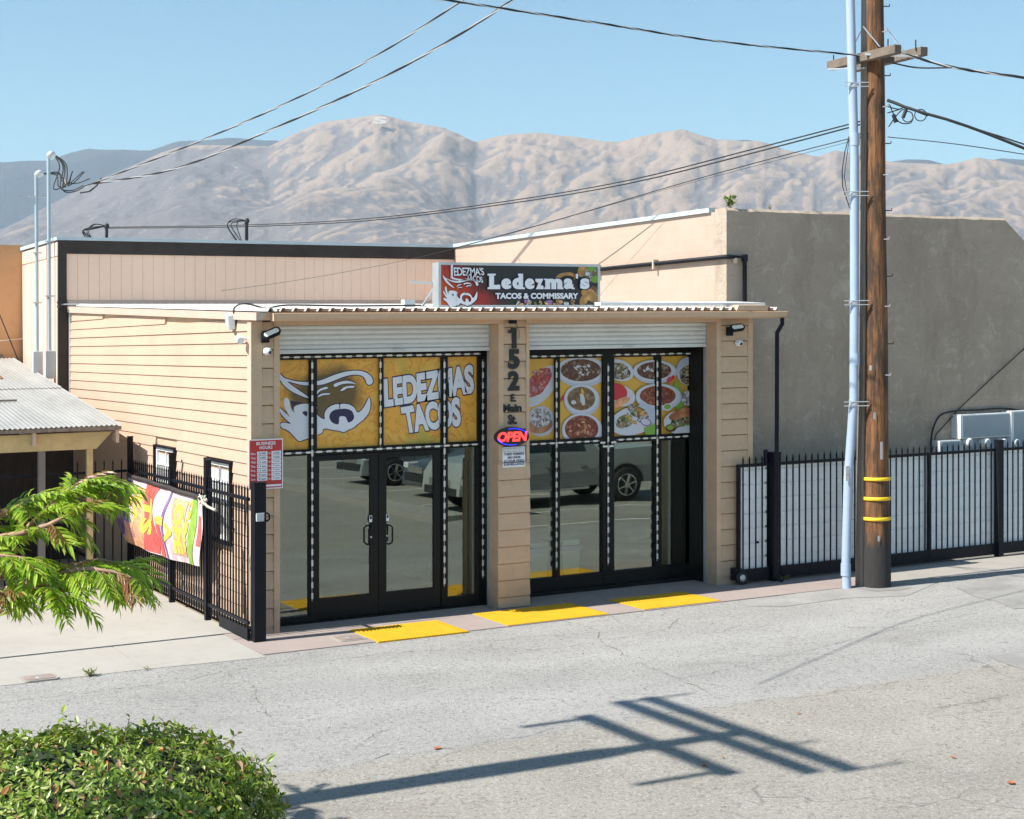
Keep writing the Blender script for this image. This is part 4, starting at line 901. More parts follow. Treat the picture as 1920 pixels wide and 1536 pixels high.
def sline(s_, q, off=.02, sp=.9, sh=True, mb=None, shd=7):
    fnq = lambda y, o: (lambda u, v: tuple((np.array(SZ(y)(q[3][0] + o, q[3][1] + o)) * (1 - u) + np.array(SZ(y)(q[2][0] + o, q[2][1] + o)) * u) * (1 - v) + (np.array(SZ(y)(q[0][0] + o, q[0][1] + o)) * (1 - u) + np.array(SZ(y)(q[1][0] + o, q[1][1] + o)) * u) * v))
    ref = box_of(text2d(s_, off, sp)[0]); put2d(mb or b, text2d(s_, off, sp), fnq(LY, 0), ref=ref)
    put2d(bo, text2d(s_, off + .03, sp), fnq(LY + .0015, 0), ref=ref)
    put2d(bo, text2d(s_, off + .02, sp), fnq(LY + .003, shd), ref=ref)
def sletter(ch, x0, x1, y0, y1, off):
    ref = box_of(text2d(ch, off)[0])
    fnq = lambda y, o: (lambda u, v: SZ(y)(x0 + (x1 - x0) * u + o, y1 + (y0 - y1) * v + o))
    put2d(b, text2d(ch, off), fnq(LY, 0), ref=ref); put2d(bo, text2d(ch, off + .035), fnq(LY + .002, 0), ref=ref); put2d(bo, text2d(ch, off + .02), fnq(LY + .0035, 6), ref=ref)
for ch, x0, x1, y0 in (('L', 662, 778, 188), ('e', 790, 897, 238), ('d', 908, 1020, 188), ('e', 1040, 1142, 238), ('z', 1156, 1236, 242), ('m', 1256, 1436, 238), ('a', 1452, 1552, 238), ("'", 1578, 1604, 190), ('s', 1626, 1724, 238)): sletter(ch, x0, x1, y0, 240 if ch == "'" else 352, .07)
sline('TACOS & COMMISSARY', ((728, 392), (1606, 392), (1606, 455), (728, 455)), .045, 1.0)
# slab serifs for the big word
for (a0, a1, c0, c1) in ((644, 730, 188, 208), (644, 700, 332, 352), (756, 778, 305, 340), (966, 1000, 188, 206), (1000, 1040, 334, 352), (1244, 1270, 240, 256), (1246, 1302, 334, 352), (1322, 1370, 334, 352), (1392, 1448, 334, 352), (1536, 1568, 336, 352), (1152, 1168, 242, 272), (1224, 1238, 322, 352)):
    b.quad(*[SZ(LY - .0004)(*p) for p in ((a0, c1), (a1, c1), (a1, c0), (a0, c0))])
    bo.quad(*[SZ(LY + .0026)(*p) for p in ((a0 - 4, c1 + 5), (a1 + 6, c1 + 5), (a1 + 6, c0 - 4), (a0 - 4, c0 - 4))])
sline('EDEZMA\'S', ((285, 118), (600, 125), (612, 205), (292, 212)), .02, .9, shd=4); sline('TACOS', ((420, 190), (588, 222), (600, 288), (424, 250)), .02, .9, shd=4)
b.quad(*[SZ(LY)(*p) for p in ((256, 222), (278, 222), (278, 93), (256, 93))]); vs, fs = fill2d([smooth([(258, 215), (300, 235), (360, 245), (430, 246), (420, 258), (350, 260), (290, 250), (256, 235)], 3)]); b.add([SZ(LY)(*p) for p in vs], fs)
b.build('lettering', 'sign_white', sg)['kind'] = 'stuff'; bo.build('lettering_shadow', 'print_navy', sg)
for xx in (sx0 + .12, sx1 - .12):
    b = MB(); b.rod((xx, YR + .15, sz1 - .2), (xx, YR + .75, 4.26), .03, .03); b.rod((xx, YR + .1, sz0), (xx, YR + .1, 4.15), .05, .05); b.rod((xx, YR + .08, sz0 - .06), (xx, YR + .8, 4.24), .04, .03); b.build('bracket', 'galvanised', sg)
b = MB(); b.rod((sx0, YR + .19, 4.55), (sx0 - .28, YR + .3, 4.57), .04, .03); b.build('bracket', 'galvanised', sg)
MB().box(sx0 - .42, sx0 - .26, .5, .62, 4.20, 4.32).build('junction_box', 'white_metal', sg)
MB().tube([((sx0 + sx1) / 2 + .02, YR + .08, sz1), ((sx0 + sx1) / 2 + .02, YR + .08, sz1 + .05), ((sx0 + sx1) / 2 - .01, YR + .08, sz1 + .07)], .006, 6).build('lifting_hook', 'galvanised', sg)

# business hours board
bh = thing('business_hours_sign', 'red and white business hours board hung on the shop corner behind the gate post', 'sign', (.14, -.1, 1.9))
yb = -.12; p = [onY(466.5, 825, yb), onY(530.5, 823, yb), onY(530.5, 915, yb), onY(468, 918, yb)]; hx0, hx1, hz0, hz1 = p[0][0], p[1][0], p[2][2], p[0][2]
MB().box(hx0, hx1, yb, yb + .006, hz0, hz1).build('board', 'sign_white', bh)
g_ = .013; MB().box(hx0 + g_, hx1 - g_, yb - .002, yb - .0003, hz0 + g_, hz1 - g_).build('print_field', 'print_red', bh)
U = lambda u, v, y=yb - .004: (hx0 + (hx1 - hx0) * u, y, hz1 - (hz1 - hz0) * v)
b = MB()
def brect(mb, u0, u1, v0, v1, y=yb - .003): mb.quad(U(u0, v1, y), U(u1, v1, y), U(u1, v0, y), U(u0, v0, y))
rows = [.245, .33, .415, .50, .585, .67, .755]; days = ['Mon.', 'Tues.', 'Wed.', 'Thur.', 'Fri.', 'Sat.', 'Sun.']
for v in rows: brect(b, .24, .54, v, v + .075); brect(b, .66, .94, v, v + .075)
brect(b, .05, .95, .915, .955); b.build('hours_box', 'sign_white', bh)
b = MB()
def btxt(mb, s_, u0, u1, v0, v1, y=yb - .0045, off=.02): put2d(mb, text2d(s_, off, res=2), lambda u, v: U(u0 + (u1 - u0) * u, v1 - (v1 - v0) * v, y))
btxt(b, 'BUSINESS', .22, .78, .05, .115); btxt(b, 'HOURS', .31, .69, .135, .20)
for d_, v in zip(days, rows): btxt(b, d_, .06, .20, v + .015, v + .062); btxt(b, 'to', .575, .63, v + .02, v + .06)
b.build('lettering', 'sign_white', bh)
b = MB()
for (s1, s2), v in zip([('CLOSED', 'CLOSED'), ('CLOSED', 'CLOSED'), ('11 am', '9 pm'), ('11 am', '7 pm'), ('11 am', '7 pm'), ('9 am', '7 pm'), ('9 am', '7 pm')], rows): btxt(b, s1, .28, .50, v + .018, v + .058); btxt(b, s2, .70, .90, v + .018, v + .058)
b.build('hours_lettering', 'print_navy', bh)

# street number on the pier
nb = thing('house_number', 'black 152 E. Main St. lettering running down the middle pier', 'house number', (3.82, -.02, 2.6))
NZ = lambda a, c: onY(910 + a / 5.12, 590 + c / 5.12, -.03)
def ntext(s_, a0, a1, c0, c1, off=.03, tk=.012):
    vs, fs = text2d(s_, off); A = NZ(a0, c1); B = NZ(a1, c0); b = MB(); bx_ = box_of(vs)
    m_ = lambda y: [(A[0] + (B[0] - A[0]) * (x - bx_[0]) / (bx_[1] - bx_[0]), y, A[2] + (B[2] - A[2]) * (z - bx_[2]) / (bx_[3] - bx_[2])) for x, z in vs]
    n = len(vs); b.add(m_(-.034), fs); ec = {}
    for f in fs:
        for i in range(len(f)): e = (f[i], f[(i + 1) % len(f)]); ec[tuple(sorted(e))] = ec.get(tuple(sorted(e)), 0) + 1
    fr_ = m_(-.034); bk = m_(-.016)
    for (i, j), c in ec.items():
        if c == 1: b.add([fr_[i], fr_[j], bk[j], bk[i]], [(0, 1, 2, 3)])
    return b.build('numeral' if s_.isdigit() else 'letters', 'number_black', nb)
b = MB(); P1 = [(255, 128), (300, 128), (300, 322), (258, 322), (258, 178), (222, 178), (222, 152), (248, 146)]; f1 = [NZ(*p) for p in P1]
b.add([(x, -.034, z) for x, y, z in f1] + [(x, -.016, z) for x, y, z in f1], [tuple(range(8))] + [(i, 8 + i, 8 + (i + 1) % 8, (i + 1) % 8) for i in range(8)]); b.build('numeral', 'number_black', nb)
ntext('5', 222, 330, 330, 525, .05); ntext('2', 220, 328, 540, 733, .05)
ntext('E.', 248, 295, 762, 838, .03); ntext('Main', 172, 348, 855, 938, .03); ntext('St.', 222, 305, 958, 1055, .03)

# OPEN sign
op = thing('open_sign', 'oval lit sign reading OPEN in red with blue edging', 'sign', (3.75, -.1, 2.46))
oc = onY(961, 819, -.14); orx, orz = .275, .135
MB().lathe((oc[0], -.10, oc[2]), (0, -1, 0), [(0, 1), (.025, 1), (.035, .97)], 36).build('housing', 'print_black', op)
o = op.children[0]
for v in o.data.vertices: v.co.x = (v.co.x - (oc[0] - 3.75)) * orx + (oc[0] - 3.75); v.co.z = (v.co.z - (oc[2] - 2.46 + KS*(oc[0]-3.75))) * orz + (oc[2] - 2.46 + KS*(oc[0]-3.75))
vs, fs = text2d('OPEN', .045, .95); bx_ = box_of(vs); b = MB()
b.add([(oc[0] - .235 + .46 * (x - bx_[0]) / (bx_[1] - bx_[0]) + .06 * (z - .35) * .5, -.143, oc[2] - .068 + .138 * (z - bx_[2]) / (bx_[3] - bx_[2])) for x, z in vs], fs); b.build('neon_letters', 'neon_red', op)
b = MB()
for a0, a1 in ((15, 105), (195, 290)):
    q = [(oc[0] + (orx - .035) * math.cos(R(a)), -.142, oc[2] + (orz - .022) * math.sin(R(a))) for a in range(a0, a1 + 1, 6)]; b.tube(q, .006, 6)
b.build('neon_edge', 'neon_blue', op)
# warning board
wb = thing('warning_sign', 'small white warning board under the oval open sign', 'sign', (3.78, -.05, 2.05))
wx0, wx1, wz0, wz1 = xY(942.5, -.05), xY(984, -.05), 2.055, 2.315 - KS*0
wz1 = onY(963, 838, -.05)[2]; wz0 = onY(963, 876, -.05)[2]
MB().box(wx0, wx1, -.056, -.028, wz0, wz1).build('board', 'sign_white', wb)
b = MB(); zz = wz1 - (wz1 - wz0) * .26; b.quad((wx0 + .008, -.058, zz), (wx1 - .008, -.058, zz), (wx1 - .008, -.058, wz1 - .012), (wx0 + .008, -.058, wz1 - .012)); b.build('banner_field', 'meter_grey', wb)
b = MB(); put2d(b, text2d('WARNING', .035), rectfn(wx0 + .015, wx1 - .015, -.060, zz + .01, wz1 - .02)); b.build('heading', 'sign_white', wb)
b = MB()
for i, s_ in enumerate(['THESE PREMISES', 'ARE UNDER', '24 HOUR VIDEO', 'SURVEILLANCE']):
    h_ = (zz - wz0) / 4.4; z1_ = zz - .008 - i * h_; wdt = .46 if i != 1 else .3; mx = (wx0 + wx1) / 2; put2d(b, text2d(s_, .03, res=2), rectfn(mx - wdt * (wx1 - wx0), mx + wdt * (wx1 - wx0), -.0585, z1_ - h_ * .72, z1_))
b.build('lettering', 'print_navy', wb)

# flood lights, cameras
def flood(px, py, label, tilt):
    c = onY(px, py, -.2); t = thing('flood_light', label, 'flood light', (c[0], -.02, c[2]), 'flood lights on the front piers'); x, y, z = c
    MB().box(x - .05, x + .05, -.07, -.02, z - .10, z + .03).build('wall_box', 'black_metal', t, bev=.006)
    w2, h2 = .125, .055; Rm = Matrix.Rotation(R(tilt), 3, 'Y') @ Matrix.Rotation(R(-35), 3, 'X')
    def T(q): v = Rm @ Vector(q); return (x + .03 + v.x, -.19 + v.y, z + .02 + v.z)
    oct_ = lambda sx, sz, ch: [(-sx + ch, -sz), (sx - ch, -sz), (sx, -sz + ch), (sx, sz - ch), (sx - ch, sz), (-sx + ch, sz), (-sx, sz - ch), (-sx, -sz + ch)]
    b = MB(); A = oct_(w2, h2, .03); vs = [T((p[0], -.02, p[1])) for p in A] + [T((p[0], .03, p[1])) for p in A]; b.add(vs, [tuple(range(8)), tuple(range(15, 7, -1))] + [(i, 8 + i, 8 + (i + 1) % 8, (i + 1) % 8) for i in range(8)]); b.build('housing', 'black_metal', t)
    A = oct_(w2 - .022, h2 - .022, .02); b = MB(); b.add([T((p[0], -.023, p[1])) for p in A], [tuple(range(8))]); b.build('lens', 'lamp_glass', t)
    MB().tube([(x, -.07, z - .03), T((0, .03, 0))], .016, 8).build('arm', 'black_metal', t)
flood(505, 628, 'black flood light on the corner pier above the hours board, tilted up', -22); flood(1380, 617, 'black flood light on the right end pier beside the downspout', -6)
def domecam(px, py, label, side=0):
    if side: c = onX(px, py, -.06); o = (-.02, c[1], c[2]); ax = Vector((-.9, -.2, -.2)); base = Vector((-.02, c[1], c[2])); nrm = Vector((-1, 0, 0))
    else: c = onY(px, py, -.08); base = Vector((c[0], -.022, c[2])); o = tuple(base); nrm = Vector((0, -1, 0)); ax = Vector((.35 if px < 700 else -.05, -.8, -.35))
    t = thing('security_camera', label, 'security camera', o, 'white dome cameras on the shop')
    MB().lathe(base, nrm, [(0, .052), (.03, .05), (.036, .045)], 20).build('mount', 'white_plastic', t)
    c2 = base + nrm * .05; b = MB(); ax.normalize(); prof = [(.047 * math.sin(a), .047 * math.cos(a)) for a in [R(x) for x in range(-60, 61, 15)]]; b.lathe(c2, ax, prof, 18); b.build('ball', 'white_plastic', t)
    MB().lathe(c2 + ax * .037, ax, [(0, .026), (.007, .022)], 14).build('lens', 'lens_black', t)
domecam(503, 659, 'white ball camera on the corner pier under the tilted flood light'); domecam(1388, 643, 'white ball camera on the right end pier under its flood light')
c = onX(455, 636, -.08); t = thing('security_camera', 'white bullet camera at the front edge of the sunlit side wall', 'security camera', (-.02, c[1], c[2]))
MB().tube([(-.005, c[1] + .02, c[2]), (-.09, c[1] + .02, c[2] + .01)], .02, 8).build('bracket', 'white_plastic', t); MB().lathe((-.10, c[1] + .12, c[2] + .02), (-.15, -1, -.22), [(0, .03), (.03, .047), (.17, .05), (.19, .044)], 16).build('barrel', 'white_plastic', t)
c = onX(431, 601, -.08); t = thing('antenna_box', 'grey wireless box fixed under the side wall flashing', 'electronics box', (-.02, c[1], c[2]))
MB().hexa([(-.02, c[1] - .05, c[2] - .12), (-.10, c[1] - .02, c[2] - .13), (-.10, c[1] + .12, c[2] - .06), (-.02, c[1] + .14, c[2] - .05), (-.02, c[1] - .05, c[2] + .08), (-.12, c[1] - .02, c[2] + .06), (-.12, c[1] + .12, c[2] + .10), (-.02, c[1] + .14, c[2] + .10)]).build('housing', 'meter_grey', t, bev=.012)
q = [onX(438, 588, -.05), onX(440, 577, -.05), onX(452, 570, -.02), onY(470, 571, .3), onY(500, 578, .3), onY(560, 579, .3)]
b = MB(); b.tube(curve3([q[0], q[1], q[2], (q[3][0], q[3][1], q[3][2]), q[4], (.6, .3, 4.24), (1.5, .35, 4.23), (2.6, .45, 4.24)]), .011, 6); b.build('cable', 'cable_black', t)
c = onY(962, 603, -.06); t = thing('light_sensor', 'tiny black sensor under the gutter above the numeral one', 'sensor', (c[0], -.02, c[2]))
MB().box(c[0] - .05, c[0] + .05, -.09, -.018, c[2] - .03, c[2] + .02).build('housing', 'black_metal', t, bev=.01); MB().tube([(c[0] + .04, -.03, c[2]), (c[0] + .08, -.025, c[2] - .05), (c[0] + .12, -.024, c[2] - .15), (c[0] + .11, -.024, c[2] - .25)], .003, 5).build('wire', 'cable_black', t)

# =================================================================== FENCES AND GATES
def picket_mesh(z0, z1, name='picket', w_=.018, tip=.07):
    b = MB(); a = w_ / 2; b.hexa([(-a, -a, z0), (a, -a, z0), (a, a, z0), (-a, a, z0), (-a, -a, z1 - tip), (a, -a, z1 - tip), (a, a, z1 - tip), (-a, a, z1 - tip)])
    q = a * 1.5; b.add([(-q, -a * .8, z1 - tip), (q, -a * .8, z1 - tip), (q, a * .8, z1 - tip), (-q, a * .8, z1 - tip), (0, 0, z1)], [(0, 1, 4), (1, 2, 4), (2, 3, 4), (3, 0, 4), (3, 2, 1, 0)]); return b.mesh(name, 'black_metal')
def fpost(par, x, y, z1, w_=.07, z0=0, name='post'):
    a = w_ / 2; b = MB(); b.box(x - a, x + a, y - a, y + a, z0, z1); b.box(x - a - .006, x + a + .006, y - a - .006, y + a + .006, z1, z1 + .015); return b.build(name, 'black_metal', par)
FX = -.15
sf = thing('picket_fence', 'black steel picket fence beside the sunlit side wall, carrying the food banner', 'fence', (FX, 2.4, 0), 'black picket fences of the side yard')
pm = picket_mesh(.10, 1.97)
y = -.28
while y < 5.3: inst('picket', pm, sf, (FX, y, 0)); y += .113
for zz in (1.79, .24, ): MB().box(FX - .018, FX + .018, -.32, 5.35, zz - .02, zz + .02).build('rail', 'black_metal', sf)
MB().box(FX - .019, FX + .019, -.32, .82, .03, .17).build('kick_plate', 'black_metal', sf)
for yy, zt_ in ((1.36, 2.17), (3.05, 2.17), (5.36, 2.3)): fpost(sf, FX, yy, zt_, .075)
# front gate post with lock
gp = thing('gate_post', 'square black gate post with a padlock keeper at the shop corner', 'post', (-.06, -.39, 0))
fpost(gp, -.045, -.38, 1.99, .15); c = onY(487, 970, -.46)
MB().box(c[0] - .05, c[0] + .05, -.49, -.456, c[2] - .05, c[2] + .05).build('lock_body', 'meter_grey', gp, bev=.005); MB().tube([(c[0] + .03, -.475, c[2] + .045), (c[0] + .10, -.475, c[2] + .045), (c[0] + .12, -.475, c[2] + .02), (c[0] + .12, -.475, c[2] - .03), (c[0] + .10, -.475, c[2] - .05), (c[0] + .02, -.475, c[2] - .05)], .012, 8).build('shackle', 'black_metal', gp)
MB().box(c[0] - .05, c[0] + .05, -.492, -.4905, c[2] + .048, c[2] + .058).build('strike_plate', 'galvanised', gp)
b = MB(); b.tube([(-.11, .05, 1.75), (-.11, .08, 1.2), (-.105, -.02, .9), (-.11, -.08, .6), (-.11, -.1, .15)], .009, 6); b.tube([(-.11, -.12, 1.8), (-.10, -.02, 1.2), (-.11, .02, 1.0), (-.11, .01, .3)], .008, 6); b.build('hose', 'bark', sf)
# rear run under the canopy
YF = 5.42
rf = thing('picket_fence', 'black picket fence running under the corrugated canopy behind the green branches', 'fence', (-3, YF, 0), 'black picket fences of the side yard')
pz1 = onY(60, 868, YF)[2] ; pm2 = picket_mesh(.10, pz1)
x = FX - .12
while x > -5.2: inst('picket', pm2, rf, (x, YF, 0)); x -= .137
zr = onY(100, 890, YF)[2]
for zz in (zr, .25): MB().box(-5.3, FX - .04, YF - .018, YF + .018, zz - .02, zz + .02).build('rail', 'black_metal', rf)
for xx in (-2.6, -5.2): fpost(rf, xx, YF, 2.1, .07)
# banner tied to the fence, bellied by the wind
XB = FX - .06
bn = thing('banner', 'crumpled food banner with yellow lettering turned sideways, tied to the fence', 'banner', (XB, 3.2, 1.2))
yb0, yb1 = onX(246, 900, XB)[1], onX(381, 950, XB)[1]       # far, near
Ptl, Ptr, Pbl, Pbr = onX(240, 893, XB), onX(381, 938, XB), onX(233, 1012, XB), onX(376, 1062, XB)
def bfn(u, v):   # u 0 far .. 1 near, v 0 bottom .. 1 top
    y = (Ptl[1] * (1 - u) + Ptr[1] * u) * v + (Pbl[1] * (1 - u) + Pbr[1] * u) * (1 - v); z = (Ptl[2] * (1 - u) + Ptr[2] * u) * v + (Pbl[2] * (1 - u) + Pbr[2] * u) * (1 - v)
    z -= .05 * math.sin(math.pi * u) * (1 - v); x = XB - .10 * math.sin(math.pi * v) * (1 - .6 * u) - .03 * math.sin(9 * u + 3 * v) * math.sin(math.pi * v) - .018 * math.sin(21 * u + 5 * v)
    return Vector((x, y, z))
def bpoly(mb, loops, d):
    vs, fs = fill2d(loops); mb.add([tuple(bfn(min(1, max(0, x)), min(1, max(0, y))) + Vector((-d, 0, 0))) for x, y in vs], fs)
def bpatch(mb, f0, f1, v0, v1, d, n=24, m=10):   # ribbon between two wavy edges f0(v), f1(v)
    pts = [];
    for j in range(n + 1):
        v = v0 + (v1 - v0) * j / n
        for i in range(m + 1): u = f0(v) + (f1(v) - f0(v)) * i / m; pts.append(tuple(bfn(min(1, max(0, u)), v) + Vector((-d, 0, 0))))
    mb.add(pts, [(j * (m + 1) + i, j * (m + 1) + i + 1, (j + 1) * (m + 1) + i + 1, (j + 1) * (m + 1) + i) for j in range(n) for i in range(m)], 0, True)
K = lambda c, a=0, f=0, p=0: (lambda v: c + a * math.sin(f * v + p))
b = MB(); bpatch(b, K(0), K(1), 0, 1, 0, 30, 40); b.build('cloth', 'banner_cloth', bn)
for nm, f0, f1, v0, v1 in (('banner_purple', K(0), K(.15, .05, 5, 1), .12, .95), ('banner_peach', K(.05, .04, 6), K(.24, .04, 4, 2), 0, .35), ('banner_red', K(.31, .03, 5), K(.46, .05, 6, 1), .02, 1), ('banner_peach', K(.20, .03, 7), K(.31, .03, 5), .0, .9), ('banner_red', K(.50, .03, 5, 2), K(.57, .02, 6, 1), .0, .55), ('banner_purple', K(.60, .02, 5, 2), K(.625, .02, 5, 2.1), .0, 1), ('banner_peach', K(.70, .03, 6), K(.86, .02, 6), .1, .92), ('banner_green', K(.885, .01, 4), K(.935, .012, 4), 0, .97), ('banner_red', K(.955, .01, 4), K(.985, .012, 5), .3, .75)):
    _layer[0] += 1; b = MB(); bpatch(b, f0, f1, v0, v1, .004 + .00015 * _layer[0] * .1); b.build('banner_print', nm, bn)
b = MB(); bshp = MB()
def btext(s_, u0, u1, v0, v1, rot=True):   # lettering turned a quarter clockwise: reads from top down
    vs, fs = text2d(s_, .05, res=2); q = box_of(vs); b.add([tuple(bfn(u0 + (u1 - u0) * (y - q[2]) / (q[3] - q[2]), v1 - (v1 - v0) * (x - q[0]) / (q[1] - q[0])) + Vector((-.012, 0, 0))) for x, y in vs], fs)
for q_ in (('OPE', .72, .83, .12, .86), ('CREMA', .855, .885, .15, .95), ('A', .62, .70, .25, .55), ('TS', .30, .41, .25, .80), ('TA', .19, .26, .35, .85)): b = MB(); btext(*q_); b.build('banner_lettering', 'letter_yellow', bn)
for u0, u1, v0, v1 in ((.50, .60, .48, .60), (.10, .16, .60, .76)): b = MB(); bpatch(b, K(u0), K(u1), v0, v1, .012, 4, 4); b.build('banner_block', 'letter_yellow', bn)
t_ = [bfn(u, 1) + Vector((-.01, 0, .02)) for u in [i / 12 for i in range(13)]]; MB().tube([tuple(p) for p in t_], .035, 8).build('top_roll', 'dark_trim', bn)
b = MB(); q = bfn(1, 1); r_ = random.Random(9)
for k in range(9): b.tube([tuple(q + Vector((-.03 + r_.uniform(-.03, .03), r_.uniform(-.25, .1), r_.uniform(-.05, .1)))) for _ in range(3)], .012, 5)
b.tube([tuple(q), tuple(q + Vector((-.04, -.35, -.05))), tuple(q + Vector((-.04, -.7, -.07)))], .018, 6); b.build('tie_rag', 'bin_cream', bn)

# sliding gate at right: near leaf with wheel, post, long run backed with ribbed white sheet
YG = -.13
mat('gate_sheet', (.93, .95, .96), .4, .05, 3, dirt=.2)
def sheeted(name, label, x0, x1, zb0, zb1, grp, step=.1235, yoff=0, wheel=False, ztop=None, thin=None):
    t = thing(name, label, 'gate' if 'gate' in name else 'fence', ((x0 + x1) / 2, YG, 0), grp); yy = YG + yoff
    # z at a gate top follows its own rails
    H0 = 1.82; pmx = picket_mesh(.22, H0 + .13)
    x = x0 + (.09 if wheel else step)
    while x < x1 - .02: inst('picket', pmx, t, (x, yy, 0)); x += step
    b = MB(); b.box(x0, x1, yy - .02, yy + .02, H0 - .045, H0); b.build('rail', 'black_metal', t); MB().box(x0, x1, yy - .025, yy + .025, .05, .23).build('kick_plate', 'black_metal', t)
    # ribbed sheet behind: a panel with raised horizontal ribs
    b = MB(); z = .2; ys_ = yy + .045
    prof = []
    while z < H0 - .05: prof += [(ys_, z), (ys_, z + .182), (ys_ + .03, z + .186), (ys_ + .03, z + .216), (ys_, z + .22)]; z += .222
    b.add([(xx, yv, min(zv, H0 - .05)) for xx in (x0 + .03, x1 - .0) for yv, zv in prof], [(i, i + 1, len(prof) + i + 1, len(prof) + i) for i in range(len(prof) - 1)]); b.box(x0 + .03, x1, ys_ + .034, ys_ + .038, .2, H0 - .06); b.build('backing_sheet', 'gate_sheet', t)
    return t
g1 = sheeted('sliding_gate', 'short end of the black sliding gate with a wheel, backed in white sheet', 7.60, 8.17, 0, 0, 'black gates backed with ribbed white sheet', .1205, wheel=True)
MB().box(7.585, 7.625, YG - .03, YG + .03, .06, 1.82).build('stile', 'black_metal', g1)
wc = onY(1393, 1085, -.2); 
MB().lathe((wc[0], -.2, .115), (0, 1, 0), [(0, .085), (.008, .105), (.042, .105), (.05, .085)], 24).build('tyre', 'rubber', g1); MB().lathe((wc[0], -.206, .115), (0, 1, 0), [(0, .03), (.004, .055), (.02, .055)], 18).build('rim', 'galvanised', g1)
MB().box(wc[0] - .11, wc[0] + .02, -.145, -.04, .08, .26).build('wheel_bracket', 'black_metal', g1)
MB().box(7.93, 7.97, YG - .03, YG + .01, .62 - .01, .64).build('cross_tie', 'black_metal', g1)
gp2 = thing('gate_post', 'thick black gate post between the wheel and the downspout', 'post', (8.31, -.12, 0))
fpost(gp2, 8.30, -.10, 1.96, .15); MB().tube([(8.14, -.10, 1.82), (8.14, -.10, 2.02)], .035, 10).build('latch_pin', 'black_metal', gp2); MB().tube([(8.14, -.10, 1.92), (8.24, -.10, 1.92)], .012, 8).build('latch_arm', 'black_metal', gp2)
g2 = sheeted('sliding_gate', 'long black sliding gate behind the utility pole, backed in white sheet', 8.40, 13.08, 0, 0, 'black gates backed with ribbed white sheet')
for xx in (10.0, 11.45): MB().box(xx - .02, xx + .02, YG - .03, YG + .028, .06, 1.81).build('stile', 'black_metal', g2)
fpp = thing('fence_post', 'square black post ahead of the electric meters', 'post', (13.0, -.2, 0)); fpost(fpp, 12.98, -.17, 1.95, .11)
g3 = sheeted('picket_fence', 'black picket fence backed in white sheet at the far right, past the square post', 13.10, 19.0, 0, 0, 'black gates backed with ribbed white sheet')
for xx in (15.6, 18.4): fpost(g3, xx, YG, 1.95, .08)

# =================================================================== BUILDING BEHIND (grooved boards, dark eave)
YB = 10.25
bb = thing('rear_building', 'pinkish grooved board building behind the shop with dark brown eave band', 'building', (4, YB, 0))
P2 = lambda name, m, mb, bev=0: mb.build(name, m, bb, bev=bev)
P2('wall', 'groove_board', MB().box(-.19, 8.3, YB + .03, YB + 6, 0, 5.70)); P2('eave_band', 'dark_trim', MB().box(-.12, 7.98, YB - .04, YB + .03, 5.475, 5.725)); P2('corner_board', 'dark_trim', MB().box(-.215, -.06, YB - .045, YB + .03, 0, 5.724)); P2('corner_board', 'dark_trim', MB().box(-.06, .0, YB - .02, YB + .03, 0, 4.45))
x = -.055; bm_ = MB().box(0, .2005, -.0, .028, 4.615, 5.475).mesh('siding_board', 'groove_board')
while x < 7.95: inst('siding_board', bm_, bb, (x, YB, 0)); x += .2045
P2('base_band', 'cream_board', MB().box(-.04, 7.98, YB - .012, YB + .028, 4.3, 4.61))
b = MB(); b.hexa([(-.25, YB - .07, 5.725), (7.99, YB - .07, 5.725), (7.99, YB + 6, 5.725), (-.25, YB + 6, 5.725), (-.25, YB - .07, 5.785), (7.99, YB - .07, 5.785), (7.99, YB + 6, 5.80), (-.25, YB + 6, 5.80)]); P2('coping', 'coping_blue', b)
for k, (y0, y1) in enumerate(((YB + .01, YB + .52), (YB + .53, YB + 1.28), (YB + 1.29, YB + 2.4), (YB + 2.41, YB + 3.3))): P2('side_board', 'cream_board', MB().box(-.212, -.19, y0 + .005, y1 - .008, 0, 5.42)); P2('side_board', 'cream_board', MB().box(-.218, -.19, y0 + .005, y1 - .008, 5.44, 5.70))
# small roof mast and service drop post on its roof
for px, py0, py1, lab in ((463, 414, 452, 'short black roof mast in the middle of the rear roof'), (200, 424, 446, 'small roof service bracket with tangled wires near the left end of the rear roof')):
    c = onY(px, py1, YB + 1.2); c0 = onY(px, py0, YB + 1.2); t = thing('roof_mast', lab, 'roof mast', c, 'service masts on the rear roof')
    MB().tube([(c[0], c[1], 5.75), (c[0], c[1], c0[2])], .03, 8).build('pipe', 'cable_black', t); MB().lathe((c[0], c[1], c0[2]), (0, 0, 1), [(-.05, .045), (0, .055), (.05, .03)], 12).build('weatherhead', 'cable_black', t)
    r_ = random.Random(px); b = MB()
    for k in range(5):
        a = r_.uniform(-.5, .15); b.tube(curve3([(c[0], c[1], c0[2]), (c[0] + a * .6, c[1], c0[2] + r_.uniform(-.1, .05)), (c[0] + a, c[1] - .1, c0[2] - .12), (c[0] + a * .6 + r_.uniform(-.15, .1), c[1] - .1, 5.82)]), .010, 5)
    b.build('drip_loop', 'cable_black', t)
